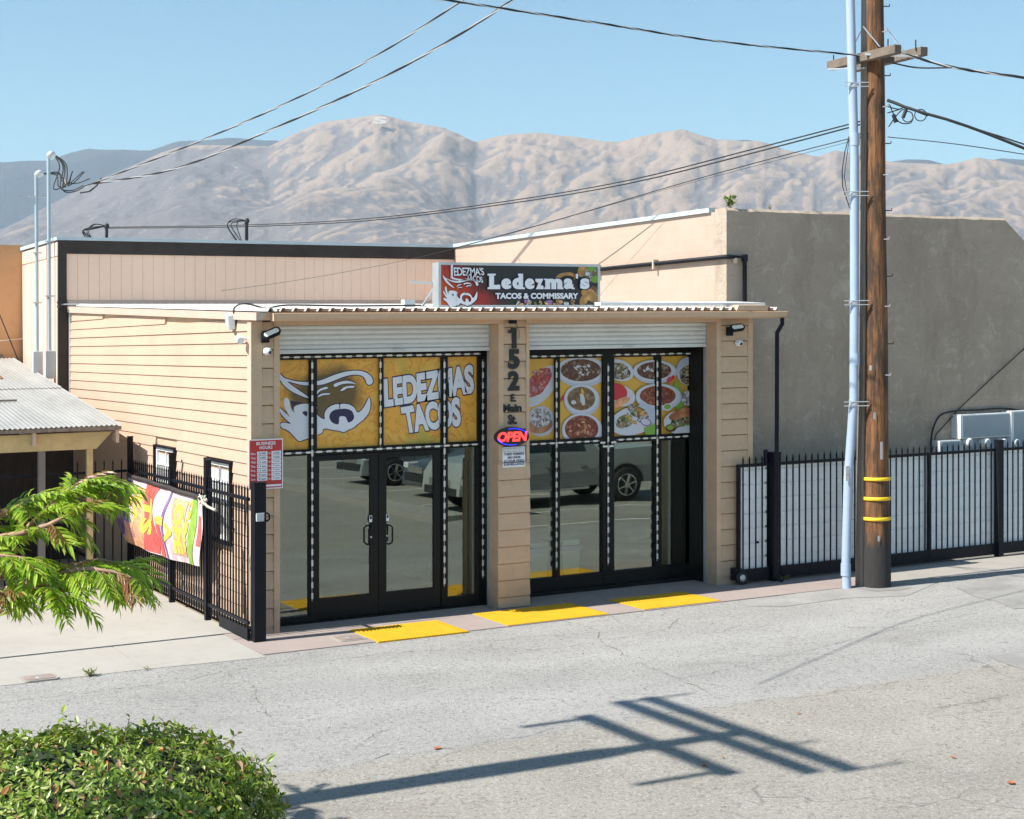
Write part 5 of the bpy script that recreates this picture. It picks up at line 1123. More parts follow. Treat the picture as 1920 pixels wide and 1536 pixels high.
# conduit masts with weatherheads at the left end
XM = -.36
def mast(pxt, pyt, pyb, y, lab):
    c = onY(pxt, pyt, y); cb = onY(pxt + 2, pyb, y); t = thing('service_mast', lab, 'service mast', (c[0], y, cb[2]), 'pale conduit masts at the end of the rear building')
    MB().tube([(cb[0], y, cb[2]), (cb[0] * .5 + c[0] * .5, y, (cb[2] + c[2]) / 2), (c[0], y, c[2])], .034, 10).build('conduit', 'conduit_grey', t)
    MB().lathe((c[0] + .02, y, c[2] - .02), (.55, -.2, .35), [(-.05, .04), (0, .07), (.06, .075), (.11, .05)], 14).build('weatherhead', 'galvanised', t)
    MB().box(cb[0] - .09, cb[0] + .09, y - .07, y + .08, cb[2] - .1, cb[2] + .42).build('meter_box', 'meter_grey', t, bev=.01)
    b = MB(); 
    for f_ in (.35, .6): zz = cb[2] + (c[2] - cb[2]) * f_; b.box(c[0] - .06, c[0] + .10, y - .04, y + .04, zz, zz + .025)
    b.build('strap', 'galvanised', t); return c
m1 = mast(68, 326, 700, 11.2, 'leftmost and shorter pale conduit mast at the end of the rear building'); m2 = mast(91, 290, 700, 10.5, 'taller pale conduit mast nearest the dark corner board')
MB().box(m1[0] - .15, m1[0] + .2, 11.18, 11.22, 6.6, 6.63).build('x', 'galvanised', None).name = 'mast_brace'
bpy.data.objects['mast_brace'].parent = None; tag(bpy.data.objects['mast_brace'], 'short steel crosspiece through the shorter conduit mast', 'brace')
t = thing('drip_loops', 'tangle of black service wires hanging between the two conduit masts and the drop', 'wires', m2); r_ = random.Random(3); b = MB()
tgt = onD(150, 348, 33)
for k in range(8):
    a = Vector(m2) + Vector((.08, -.02, .02)) if k % 3 else Vector(m1) + Vector((.1, -.03, 0)); e = Vector(onD(r_.uniform(118, 178), r_.uniform(320, 352), 31.5)); lo_ = Vector(onD(r_.uniform(100, 125), r_.uniform(335, 358), 31.5))
    mid = a.lerp(lo_, .5) + Vector((.12, 0, .10)); b.tube(curve3([tuple(a), tuple(mid), tuple(lo_), tuple(lo_.lerp(e, .5) + Vector((0, 0, -.08))), tuple(e)]), .012, 5)
b.tube([onD(150, 362, 31.5), onD(168, 359, 31.5), onD(182, 348, 31.5), onD(190, 334, 31.5)], .018, 5); b.tube([onD(123, 315, 31.5), onD(121, 335, 31.5), onD(126, 350, 31.5)], .02, 5, 1)
b.build('loop', ['cable_black', 'bin_cream'], t)
t = thing('wall_bracket', 'small steel wire bracket on the dark corner board', 'bracket', (-.1, YB - .1, 4.5)); c = onY(124, 571, YB - .1)
MB().tube([(c[0] - .15, YB - .05, c[2]), (c[0] + .35, YB - .25, c[2] + .0)], .015, 6).build('arm', 'galvanised', t); MB().lathe((c[0] - .13, YB - .12, c[2]), (0, 0, 1), [(-.06, .05), (0, .03), (.05, .05)], 10).build('insulator', 'cable_black', t)

# orange building further left
ob = thing('orange_building', 'orange stucco building beyond the corrugated canopy', 'building', (-6, 13.6, 0))
MB().box(-14, -.20, 13.6, 24, 0, 5.78).build('wall', 'orange_wall', ob); MB().box(-14, -.19, 13.58, 13.9, 5.781, 5.84).build('parapet_cap', 'orange_wall', ob); MB().box(-14, -.6, 13.55, 13.6, 3.45, 3.62).build('ledge', 'weathered_timber', ob)
b = MB(); b.tube([onY(45, 480, 13.5), onY(47, 560, 13.5), onY(56, 600, 13.5), onY(60, 640, 13.5)], .02, 5); b.tube([onY(0, 640, 13.5), onY(56, 634, 13.5), onY(60, 690, 13.5)], .018, 5); b.build('cable', 'trim_cream', ob)
b = MB(); b.tube([onY(-5, 580, 13.3), onY(40, 690, 13.3)], .012, 5); b.build('cable', 'cable_black', ob)
# recess wall with grey panels, coloured near black for the shade under the canopy
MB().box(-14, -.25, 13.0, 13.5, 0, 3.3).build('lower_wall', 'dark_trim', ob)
for px0, px1 in ((32, 60), (104, 122)):
    c0, c1 = onY(px0, 900, 12.9), onY(px1, 900, 12.9); MB().box(c0[0], c1[0], 12.9, 13.0, 0, 2.9).build('door_panel', 'grey_block', ob)

# =================================================================== CANOPY (corrugated sheet over timber)
CY = 4.9
pA = onY(228, 797, CY); zc = pA[2]; XC = pA[0]; far_ = onX(42, 683, XC); slope = (far_[2] - zc) / (far_[1] - CY)
cn = thing('canopy', 'yellowish timber canopy with old corrugated iron roof beside the shop', 'canopy', (-3, CY + 1, 0))
b = MB(); pit = .076; n = 4; xs_ = []; x = XC
while x > -6.5: xs_.append(x); x -= pit / n
for (y0, y1, dz) in ((CY, CY + 4.3, 0), (CY + 4.15, 13.55, .012)):
    def hh(i): return .011 * math.cos(2 * math.pi * i / n)
    L = len(xs_); rows_ = 12; vs = []
    for j in range(rows_ + 1):
        yy = y0 + (y1 - y0) * j / rows_
        for i, xx in enumerate(xs_): vs.append((xx, yy + (.02 * math.sin(i * .05) if j == 0 else 0), zc + slope * (yy - CY) + hh(i) + dz))
    b.add(vs, [(j * L + i, j * L + i + 1, (j + 1) * L + i + 1, (j + 1) * L + i) for j in range(rows_) for i in range(L - 1)], 0, True)
mat('corrugated_iron', (.36, .365, .35), .5, .14, 1.2, metal=.15, dirt=.45, stretch=(3, .5, 1))
b.build('roof_sheet', 'corrugated_iron', cn)
MB().box(-6.5, XC - .35, CY + .15, CY + .28, zc - .36, zc - .10).build('beam', 'yellow_timber', cn)
b = MB(); bx0, bx1 = XC - .35, XC - .1; b.add([(bx0, CY + .15, zc - .36), (bx1 - .1, CY + .15, zc - .20), (bx1, CY + .15, zc - .10), (bx0, CY + .15, zc - .10), (bx0, CY + .28, zc - .36), (bx1 - .1, CY + .28, zc - .20), (bx1, CY + .28, zc - .10), (bx0, CY + .28, zc - .10)], [(0, 1, 2, 3), (7, 6, 5, 4), (0, 4, 5, 1), (1, 5, 6, 2), (2, 6, 7, 3)]); b.build('beam_end', 'yellow_timber', cn)
for xx in (XC - .03, XC - 1.28, XC - 2.5, XC - 3.7): MB().hexa([(xx - .05, CY + .03, zc - .27), (xx, CY + .03, zc - .27), (xx, 13.4, zc + slope * 8.5 - .14), (xx - .05, 13.4, zc + slope * 8.5 - .14), (xx - .05, CY + .03, zc - .02), (xx, CY + .03, zc - .02), (xx, 13.4, zc + slope * 8.5 - .02), (xx - .05, 13.4, zc + slope * 8.5 - .02)]).build('rafter', 'trim_cream', cn)
MB().box(-6.5, XC, CY + .0, CY + .025, zc - .07, zc - .015).build('fascia', 'weathered_timber', cn)
c = onY(168, 850, CY + .2); MB().box(c[0] - .045, c[0] + .045, CY + .17, CY + .26, 0, zc - .36).build('post', 'yellow_timber', cn)
for px in (78,): c = onY(px, 850, CY + .2); MB().box(c[0] - .05, c[0] + .05, CY + .17, CY + .26, 0, zc - .36).build('post', 'grey_block', cn)
mat('skylight_white', (.75, .76, .75), .4, .05, 2, dirt=.2)
c = onY(10, 700, 11.6); MB().hexa([(-6, 10.6, zc + slope * 5.7 + .03), (-1.3, 10.6, zc + slope * 5.7 + .03), (-1.0, 13.4, zc + slope * 8.5 + .03), (-6, 13.4, zc + slope * 8.5 + .03), (-6, 10.6, zc + slope * 5.7 + .05), (-1.3, 10.6, zc + slope * 5.7 + .05), (-1.0, 13.4, zc + slope * 8.5 + .05), (-6, 13.4, zc + slope * 8.5 + .05)]).build('loose_sheet', 'skylight_white', cn)
MB().box(-1.7, -1.2, 10.35, 10.5, zc + slope * 5.5 + .02, zc + slope * 5.5 + .07).build('loose_board', 'banner_peach', cn)
MB().box(-1.75, -1.45, 7.6, 7.64, zc + slope * 2.72 + .01, zc + slope * 2.72 + .04).build('loose_stick', 'weathered_timber', cn)
# yard backing: plain sheet behind the rear fence, coloured dark for the canopy's shade
MB().box(-9, -.3, 8.6, 8.65, 0, 2.25).build('shade_backing', 'dark_trim', cn)

# =================================================================== STUCCO BUILDING
X2 = 8.0; Y2 = .70; ZT = 5.77
st = thing('stucco_building', 'large windowless rough grey stucco building with a chamfered parapet and cream side wall', 'building', (12, Y2, 0))
xr = onY(1885, 408, Y2)[0]
b = MB(); n_ = 40; r_ = random.Random(2)
top = [(X2 + .0 + (xr - X2) * i / n_, ZT + r_.uniform(-.008, .008)) for i in range(n_ + 1)] + [(xr + 1.25, ZT - .95), (30, ZT - .95)]
out = [(X2, 0)] + top + [(30, 0)]; m_ = len(out); d_ = .045
front_ = [(x, Y2, z) for x, z in out]; inner = [(x + (d_ if i == 1 else 0), Y2 + 0, z) for i, (x, z) in enumerate(out)]
b.add([(x, Y2, z - (d_ if 0 < i < m_ - 1 else 0)) for i, (x, z) in enumerate(out)] + [(x, Y2 + d_, z) for x, z in out] + [(x, Y2 + .30, z) for x, z in out] + [(x, Y2 + .30, z - 1.2) for x, z in out], [tuple(range(m_))[::-1]] + [(k * m_ + i, k * m_ + (i + 1), (k + 1) * m_ + i + 1, (k + 1) * m_ + i) for k in range(3) for i in range(0, m_ - 1)], 0)
b.build('front_wall', 'stucco', st)
b = MB(); b.box(X2, X2 + .25, Y2 + .30, YB, 0, 5.73); b.build('side_wall', 'cream_block', st); MB().box(X2 + .25, 30, Y2 + .30, 20, 4.6, 4.9).build('roof_deck', 'roof_metal', st)
# block joints on the sunlit side: separate courses stand a hair proud
bl = MB().box(-.002, .0, .0, .399, 0, .199).mesh('block', 'cream_block'); r_ = random.Random(6); kk = 0
z = 4.33
while z < 5.6:
    y = Y2 + .32 + (.2 if kk % 2 else 0)
    while y < YB - .42: inst('block', bl, st, (X2 - r_.uniform(0, .001), y, z)); y += .4
    z += .2; kk += 1
MB().box(X2 - .05, X2 + .30, Y2 + .40, YB - .05, 5.731, 5.80).build('coping', 'coping_blue', st)
q = [(X2 - .06, YB - .4, 4.96), (X2 - .06, Y2 - .02, 5.0), (X2 + .02, Y2 - .06, 5.0), (X2 + .31, Y2 - .06, 5.0), (X2 + .31, Y2 - .06, 4.2)]
b = MB(); b.tube(q, .036, 10)
b.lathe((X2 + .31, Y2 - .06, 4.99), (0, 0, 1), [(-.06, .05), (.05, .05)], 12); b.build('pipe', 'black_metal', st)
b = MB(); [b.box(X2 - .11, X2, yy - .02, yy + .02, 4.90, 5.06) for yy in (8.2, 6.2, 4.4, 2.6)]; b.box(X2 + .1, X2 + .14, Y2 - .1, Y2 - .03, 4.9, 4.98); b.build('pipe_clip', 'trim_cream', st)
# plants growing on the parapet
def weed(name, c, label, hgt, n, sd, group=None, mt='weed_leaf', spread=.5, sz=1.0):
    t = thing(name, label, 'weed', c, group); r_ = random.Random(sd); b = MB()
    for k in range(n):
        a = r_.uniform(0, 6.28); s_ = hgt * r_.uniform(.5, 1); p1 = (c[0] + math.cos(a) * s_ * spread, c[1] + math.sin(a) * s_ * spread, c[2] + s_)
        b.tube([c, ((c[0] + p1[0]) / 2, (c[1] + p1[1]) / 2, c[2] + s_ * .6), p1], .003, 4, 1)
        for j in range(7):
            f = r_.uniform(.3, 1); o = Vector((c[0] + (p1[0] - c[0]) * f, c[1] + (p1[1] - c[1]) * f, c[2] + s_ * f)); d = Vector((r_.uniform(-1, 1), r_.uniform(-1, 1), r_.uniform(-.3, .7))).normalized() * hgt * .28 * sz; s2 = d.cross(Vector((0, 0, 1))).normalized() * hgt * .07 * sz
            b.add([tuple(o), tuple(o + d * .5 + s2), tuple(o + d), tuple(o + d * .5 - s2)], [(0, 1, 2, 3)], 0)
    b.build('foliage', [mt, 'bark_twig'], t); return t
c = onY(1370, 392, Y2 + .15); weed('parapet_weed', (c[0], c[1], ZT - .01), 'leafy green weed growing on the front corner of the stucco parapet', .24, 9, 3, 'weeds on the parapet', spread=.6, sz=1.6)
c = onY(1443, 393, Y2 + .15); weed('parapet_weed', (c[0], c[1], ZT - .01), 'smallest green weed on the stucco parapet, right of the leafy one', .11, 5, 5, 'weeds on the parapet')
# electric cabinets and meters on the stucco
YM = Y2 - .16
ec = thing('electric_cabinet', 'row of blue grey electric cabinets with white edges on the stucco wall', 'electric cabinet', (14, Y2, 1.9))
def cab(px0, px1, py0, py1, d, trim_=True):
    a, c = onY(px0, py0, Y2 - d), onY(px1, py1, Y2 - d); x0_, x1_, z1_, z0_ = a[0], c[0], a[2], c[2]
    b = MB(); b.box(x0_, x1_, Y2 - d, Y2, z0_, z1_); b.build('box', 'white_metal', ec, bev=.008)
    MB().box(x0_ + .05, x1_ - .03, Y2 - d - .006, Y2 - d - .0005, z0_ + .02, z1_ - .025).build('door', 'box_blue_grey', ec)
cab(1801, 1895, 778, 818, .22); cab(1896, 1990, 771, 900, .24); cab(1762, 1802, 827, 900, .2); cab(1802, 1896, 820, 900, .12)
for px, lab in ((1817, 'leftmost'), (1850, 'second'), (1881, 'third'), (1905, 'rightmost')):
    c = onY(px, 830, Y2 - .22); MB().lathe((c[0], Y2 - .12, c[2]), (0, -1, 0), [(0, .085), (.03, .09), (.035, .078), (.12, .075), (.135, .055)], 22).build('meter', 'white_plastic', ec)
    o = ec.children[-1]; MB().lathe((c[0], Y2 - .256, c[2]), (0, -1, 0), [(0, .05), (.003, .048)], 16).build('meter_dial', 'meter_grey', ec)
b = MB(); b.tube(curve3([onY(1745, 850, YM + .1), onY(1748, 810, YM + .1), onY(1762, 780, YM + .1), onY(1790, 771, YM + .1), onY(1830, 769, YM + .1), onY(1880, 766, YM + .1), onY(1915, 770, YM + .1)]), .016, 6); b.tube([onY(1746, 850, YM + .12), onY(1755, 815, YM + .12), onY(1800, 765, YM + .12), onY(1850, 718, YM + .12), onY(1925, 650, YM + .12)], .010, 5); b.build('cable', 'cable_black', ec)

# =================================================================== UTILITY POLE
pb = onG(1643, 1100); px_, py_ = pb[0], pb[1]
up = thing('utility_pole', 'tall brown timber utility pole with yellow bands and a tarred foot', 'utility pole', (px_, py_, 0))
b = MB(); pts = []; rad = []
for i in range(45):
    z = i * .27; pts.append((px_ - .0035 * z + .004 * math.sin(z * 2), py_ + .003 * math.sin(z * 1.3), z)); rad.append(.205 - .0085 * z if z > .8 else .215 - .01 * z)
b.tube(pts, rad, 22); b.build('shaft', 'pole_wood', up)
for pyb in (899, 936, 974): zz = onD(1645, pyb, 22.6)[2]; MB().lathe((px_ - .004, py_, zz - .025), (0, 0, 1), [(0, .207), (.004, .213), (.046, .213), (.05, .207)], 26).build('band', 'yellow_band', up)
Fv = Vector(_F); Rv = Vector(_R); Pp = Vector((px_, py_, 0))
def at_pole(px, py, d=0): # a place beside the pole axis, d metres nearer the camera
    D = (Pp - Vector(CAM)).dot(Fv) - d; return onD(px, py, D)
for i, py in enumerate((12, 63, 142, 203, 269, 330, 395, 450, 518, 575, 645, 703)):
    r1 = i % 2 == 0; z = at_pole(1660, py)[2]; rr_ = .205 - .0085 * z
    dirv = (Rv * 1.0 + Fv * .1).normalized() if r1 else (-Fv * .78 + Rv * .62).normalized()
    a = Vector((px_ - .0035 * z, py_, z)) + dirv * (rr_ - .02); e = a + dirv * .115
    b = MB(); b.tube([tuple(a), tuple(e), tuple(e + Vector((0, 0, .035)))], .009, 6); b.build('step', 'cable_black' if r1 else 'galvanised', up)
c = at_pole(1653, 845, .2); MB().box(c[0] - .02, c[0] + .02, c[1] - .004, c[1] + .004, c[2] - .13, c[2] + .13).build('number_tag', 'galvanised', up)
for px_t, py_t, hh_ in ((1640, 780, .05), (1633, 690, .035), (1648, 1010, .04)):
    c = at_pole(px_t, py_t, .215); MB().box(c[0] - .018, c[0] + .018, c[1] - .004, c[1] + .004, c[2] - hh_, c[2] + hh_).build('staple_tag', 'galvanised' if px_t != 1633 else 'white_paint', up)
# crossarms: a pair, running nearly toward the camera
mat('arm_timber', (.17, .135, .105), .85, .25, 5, .5, 30, .006, dirt=.3)
def arm(p0, d0, p1, d1, s_=.13, m_='arm_timber'): return MB().rod(at_pole(*p0, d0), at_pole(*p1, d1), s_, s_).build('crossarm', m_, up, bev=.008)
arm((1556, 124), -.55, (1684, 92), .75); arm((1600, 128), -1.0, (1733, 96), .55)
bj = lambda *a: MB().rod(*a).build('brace', 'galvanised', up)
bj(at_pole(1619, 50, .2), at_pole(1650, 88, .42), .03, .008); bj(at_pole(1662, 52, .1), at_pole(1697, 100, .42), .03, .008); bj(at_pole(1616, 55, -.1), at_pole(1604, 78, -.3), .02, .008); bj(at_pole(1553, 130, -.5), at_pole(1622, 128, .1), .05, .02); bj(at_pole(1622, 102, .3), at_pole(1725, 106, .5), .04, .03)
b = MB()
for p in ((1563, 108, -.5), (1717, 80, .5), (1665, 78, .3)): a = Vector(at_pole(*p)); b = MB(); b.tube([tuple(a - Vector((0, 0, .12))), tuple(a + Vector((0, 0, .04)))], .01, 6); b.build('bolt', 'cable_black', up)
# timber guard (square timber running up beside the round pole)
tg = thing('timber_guard', 'dark square timber standing against the left side of the utility pole', 'timber', (*at_pole(1616, 1100)[:2], 0))
a = at_pole(1616, 1100, -.02); t2 = at_pole(1628, -60, -.02); b = MB(); b.rod((a[0], a[1], 0), t2, .15, .13); b.build('timber', 'weathered_timber', tg, bev=.006)
a = at_pole(1624, 1100, .05); t2 = at_pole(1634, -60, .05); MB().rod((a[0], a[1], 0), t2, .06, .05).build('shade_strip', 'dark_trim', tg)  # strip coloured dark for the unlit part of the timber
# pvc riser conduit
rc_ = thing('riser_conduit', 'pale blue plastic riser conduit standing left of the utility pole', 'conduit', (*at_pole(1587, 1102, .1)[:2], 0))
rp = [(1588, 1104), (1586, 1060), (1590, 900), (1601, 745), (1601, 690), (1602, 560), (1602, 300), (1598, 150), (1594, -10), (1592, -80)]
W3 = [at_pole(*p, .12) for p in rp]; W3[0] = (W3[0][0], W3[0][1], -.02)
MB().tube(W3, .066, 14).build('pipe', 'pvc_riser', rc_)
for p in ((1586, 1068), (1603, 674), (1602, 262)):
    a = Vector(at_pole(*p, .12)); MB().tube([tuple(a - Vector((0, 0, .09))), tuple(a + Vector((0, 0, .09)))], .075, 14).build('coupling', 'pvc_riser', rc_)
for py in (160, 364, 568, 757):
    a = at_pole(1601, py, .12); b = MB(); 
    for dz in (-.03, .03): b.rod(tuple(Vector(a) - Rv * .16 - Fv * .07 + Vector((0, 0, dz))), tuple(Vector(a) + Rv * .21 - Fv * .06 + Vector((0, 0, dz))), .018, .012)
    b.lathe(Vector(a) - Vector((0, 0, .015)), (0, 0, 1), [(0, .072), (.03, .072)], 14); b.build('strap', 'galvanised', rc_)
c = Vector(at_pole(1588, 888, .2)); b = MB(); b.rod(tuple(c - Vector((0, 0, .11)) - Rv*.0), tuple(c + Vector((0, 0, .11))), .07, .012); b.build('warning_sticker', 'white_paint', rc_)
b = MB(); 
for dz in (.105, -.02): b.rod(tuple(c - Rv * .034 - Fv * .008 + Vector((0, 0, dz))), tuple(c + Rv * .034 - Fv * .008 + Vector((0, 0, dz))), .008, .006)
b.build('sticker_stripe', 'print_red', rc_)

# =================================================================== WIRES
def wire(pts, label, m='cable_black', r=.011, n=26, twist=0, cat='overhead wire', grp='overhead wires', second=None):
    """pts: three or more (px, py, depth) along the line, joined by a smooth hanging curve"""
    P_ = np.array([onD(*p) for p in pts]); tt_ = np.array([p[0] for p in pts], float); d_ = np.concatenate([[0], np.cumsum(np.linalg.norm(np.diff(P_, axis=0), axis=1))]); d_ /= d_[-1]
    PP = np.vstack([2 * P_[0] - P_[1], P_, 2 * P_[-1] - P_[-2]])
    def ev(q):
        i = np.clip(np.searchsorted(d_, q, side='right') - 1, 0, len(d_) - 2); t = ((q - d_[i]) / (d_[i + 1] - d_[i]))[:, None]; p0, p1, p2, p3 = PP[i], PP[i + 1], PP[i + 2], PP[i + 3]
        return .5 * (2 * p1 + (p2 - p0) * t + (2 * p0 - 5 * p1 + 4 * p2 - p3) * t * t + (3 * p1 - p0 - 3 * p2 + p3) * t ** 3)
    u = np.linspace(0, 1, n); C = ev(u)
    # the three points only steer the sag; ends stay true
    o_ = tuple(C[0]); t = thing('overhead_wire', label, cat, o_, grp)
    b = MB()
    if twist:
        N = 240; u = np.linspace(0, 1, N); C2 = ev(u); L = np.linalg.norm(np.diff(C2, axis=0), axis=1).sum()
        for k, mi in ((0, 0), (2.1, 0), (4.2, 1)):
            a = u * L / twist * 2 * math.pi + k; off = np.stack([np.zeros(N), np.cos(a) * r * .9, np.sin(a) * r * .9], 1) + np.outer(np.cos(a), _R) * r * .4; b.tube([tuple(p) for p in C2 + off], r * .8, 5, mi)
    else: b.tube([tuple(p) for p in C], r, 6)
    b.build('strand', [m, 'cable_alu'], t); return t
wire([(160, 350, 31.5), (350, 275, 28), (530, 197, 25.5), (700, 108, 23.5), (880, -8, 21.5), (1000, -95, 20), (1400, -430, 16)], 'upper twisted service wire rising from the conduit masts to the top of the frame', r=.010, twist=1.3)
wire([(165, 347, 31.5), (330, 316, 28), (525, 236, 25.5), (700, 155, 23.5), (850, 72, 22), (970, -6, 21), (1080, -85, 20), (1500, -420, 16)], 'lower twisted service wire with pale bands rising from the conduit masts', r=.012, twist=1.5)
wire([(250, -75, 13.5), (500, -45, 15), (780, -8, 17), (1100, 40, 19), (1350, 78, 21), (1612, 104, 22.4)], 'thick twisted wire from the top of the frame to the pole crossarms', r=.009, twist=.9)
wire([(1700, 103, 22.2), (1790, 127, 22), (1930, 147, 21.8), (2300, 196, 21), (3000, 270, 20)], 'thick twisted wire leaving the crossarms to the right', r=.013, twist=.7)
wire([(1672, 118, 22.3), (1720, 127, 22.2), (1785, 127, 22)], 'short slack wire hanging under the right side of the crossarms', r=.012)
wire([(1664, 188, 22.4), (1715, 207, 22.2), (1800, 232, 22), (1930, 282, 21.8), (2300, 430, 21), (2700, 610, 20)], 'thick black cable bundle leaving the pole to the right', r=.024)
wire([(1664, 190, 22.4), (1740, 214, 22.2), (1830, 242, 22), (1930, 274, 21.8), (2300, 400, 21), (2700, 570, 20)], 'thin black wire running just above the thick cable bundle', r=.012)
wire([(1664, 257, 22.4), (1790, 270, 22.2), (1930, 291, 22), (2300, 350, 21), (3000, 460, 20)], 'thin single wire leaving the pole toward the right, lowest of the right side', r=.007)
wire([(1612, 228, 22.6), (1400, 283, 25), (1180, 338, 27.5), (960, 376, 29), (700, 409, 31), (463, 422, 32), (205, 426, 33)], 'upper of the paired black wires sweeping from the pole to the rear roof', r=.011)
wire([(1612, 234, 22.6), (1400, 290, 25), (1180, 344, 27.5), (960, 381, 29), (700, 413, 31), (463, 425, 32), (205, 428, 33)], 'lower of the paired black wires sweeping from the pole to the rear roof', r=.012)
wire([(1608, 256, 22.6), (1430, 302, 23.5), (1250, 352, 25), (1050, 411, 27), (850, 466, 29.5)], 'thin black wire from the pole to the corner where the cream wall begins', r=.008)
wire([(1608, 262, 22.6), (1250, 355, 25), (850, 467, 28), (620, 515, 29), (400, 547, 30), (130, 574, 31.5)], 'faint thin wire crossing before the grooved boards to the wall bracket', r=.0035)
t = thing('splice_tangle', 'tangle of black splices and coiled cable on the right side of the pole', 'cable splice', at_pole(1670, 190)); b = MB()
for q in ([(1664, 186), (1690, 196), (1715, 208), (1740, 218)], [(1664, 200), (1685, 205), (1700, 200), (1725, 210)], [(1664, 212), (1678, 208), (1690, 204)], [(1666, 238), (1680, 218), (1692, 206), (1705, 204)], [(1668, 196), (1676, 215), (1688, 230), (1706, 231), (1712, 222), (1710, 212)]): b.tube(curve3([at_pole(*p, .15) for p in q]), .009, 5)
b.tube([at_pole(1675, 215, .15), at_pole(1680, 230, .15)], .03, 7); b.tube([at_pole(1699, 205, .15), at_pole(1693, 221, .15)], .028, 7)
for cx_, cy_, rr_ in ((1702, 219, 10), (1726, 216, 11)): b.tube([at_pole(cx_ + rr_ * math.cos(a), cy_ + rr_ * math.sin(a), .15) for a in [i * .35 for i in range(18)]], .008, 5)
b.build('coil', 'cable_black', t)
t = thing('hanging_cable', 'thin black cable looped down the left side of the pale riser conduit', 'cable', at_pole(1590, 258)); b = MB(); b.tube([at_pole(*p, .15) for p in ((1592, 256), (1584, 285), (1579, 320), (1580, 350), (1588, 375), (1593, 390))], .008, 5); b.tube([at_pole(*p, .15) for p in ((1592, 262), (1587, 300), (1583, 330), (1588, 362))], .006, 5); b.build('cable', 'cable_black', t)

# pole out of frame whose shadow lies on the street
ct = math.cos(SUN_EL) / math.sin(SUN_EL); X0s, Y0s = -7.2, -6.66
sp = thing('shadow_pole', 'second timber utility pole across the street, seen by its shadow', 'utility pole', (X0s, Y0s, 0)); sp.name = 'utility_pole.001'
hx = lambda xs_: (xs_ - X0s) / (ct * math.cos(SUN_OFF))
MB().tube([(X0s, Y0s, -.1), (X0s, Y0s, hx(-.8)), (X0s, Y0s, hx(-.2)), (X0s, Y0s, hx(.95)), (X0s, Y0s, hx(1.2)), (X0s, Y0s, hx(2.42))], [.17, .165, .19, .17, .12, .11], 16).build('shaft', 'pole_wood', sp)
for xs_, y0, y1, dx in ((2.40, -5.45, -8.62, .0), (2.06, -5.45, -8.55, .0), (1.42, -5.8, -8.25, 0)):
    z = hx(xs_); MB().rod((X0s + .15, y0 + .45, z), (X0s + .15, y1 + .45, z), .125, .12).build('crossarm', 'arm_timber', sp)
for xs_, y0, ex in ((.85, -5.92, 1.5), (.72, -8.1, 1.58)):
    z = hx(xs_); b = MB(); b.tube([(X0s, y0 + .45, z), (X0s, y0 + .45, hx(ex))], .045, 8); b.build('switch', 'cable_black', sp)
b = MB()
for yy, e0, e1 in ((-5.5, 2.06, 2.95), (-7.66, 2.1, 2.8), (-8.6, 2.3, 3.0)): b.tube([(X0s + .1, yy + .42, hx(e0)), (X0s + .1, yy + .42, hx(e1))], .025, 6)
b.build('insulator', 'galvanised', sp)

# =================================================================== SMALL THINGS ON THE GROUND
c = onG(168, 1268); weed('street_weed', (c[0], c[1], .006), 'dark green weed tuft at the edge of the driveway apron', .09, 12, 7, 'weeds along the street edge', spread=1.1, sz=1.6)
c = onG(277, 1257); weed('street_weed', (c[0], c[1], .006), 'tiny weed in the joint of the driveway apron, beside the larger tuft', .04, 6, 8, 'weeds along the street edge', spread=1.4, sz=1.5)
c = onG(1405, 1088); weed('street_weed', (8.42, -.2, .015), 'pale yellow green weed at the foot of the downspout', .09, 8, 12, 'weeds along the street edge', spread=1.0, sz=1.6)
def dleaf(px, py, s_, rot, lab):
    c = onG(px, py); b = MB(); n = 8; vs = []
    for k in range(n): a = 2 * math.pi * k / n; x, y = s_ * math.cos(a), s_ * .55 * math.sin(a) * (1.2 - .2 * math.cos(a)); vs.append((c[0] + x * math.cos(rot) - y * math.sin(rot), c[1] + x * math.sin(rot) + y * math.cos(rot), .012 + .25 * abs(y) + .1 * s_ * math.cos(2 * a)))
    b.add(vs + [(c[0], c[1], .010)], [(k, (k + 1) % n, n) for k in range(n)]); o = b.build('fallen_leaf', 'dry_leaf', None, org=(c[0], c[1], 0)); tag(o, lab, 'leaf', 'fallen leaves on the asphalt')
dleaf(820, 1405, .045, .3, 'pale orange fallen leaf on the asphalt below the doors, left of the pole shadow'); dleaf(1321, 1437, .035, 1.2, 'dark red fallen leaf lying beside the crossarm shadow'); dleaf(1787, 1422, .03, 2, 'small brown fallen leaf, nearest to the orange leaf at the corner'); dleaf(1896, 1470, .045, .8, 'bright orange fallen leaf nearest the lower right corner'); dleaf(1497, 1339, .025, 0, 'tiny orange fallen leaf above the crossarm shadow'); dleaf(1355, 1422, .02, 1, 'tiny tan fallen leaf inside the crossarm shadow')

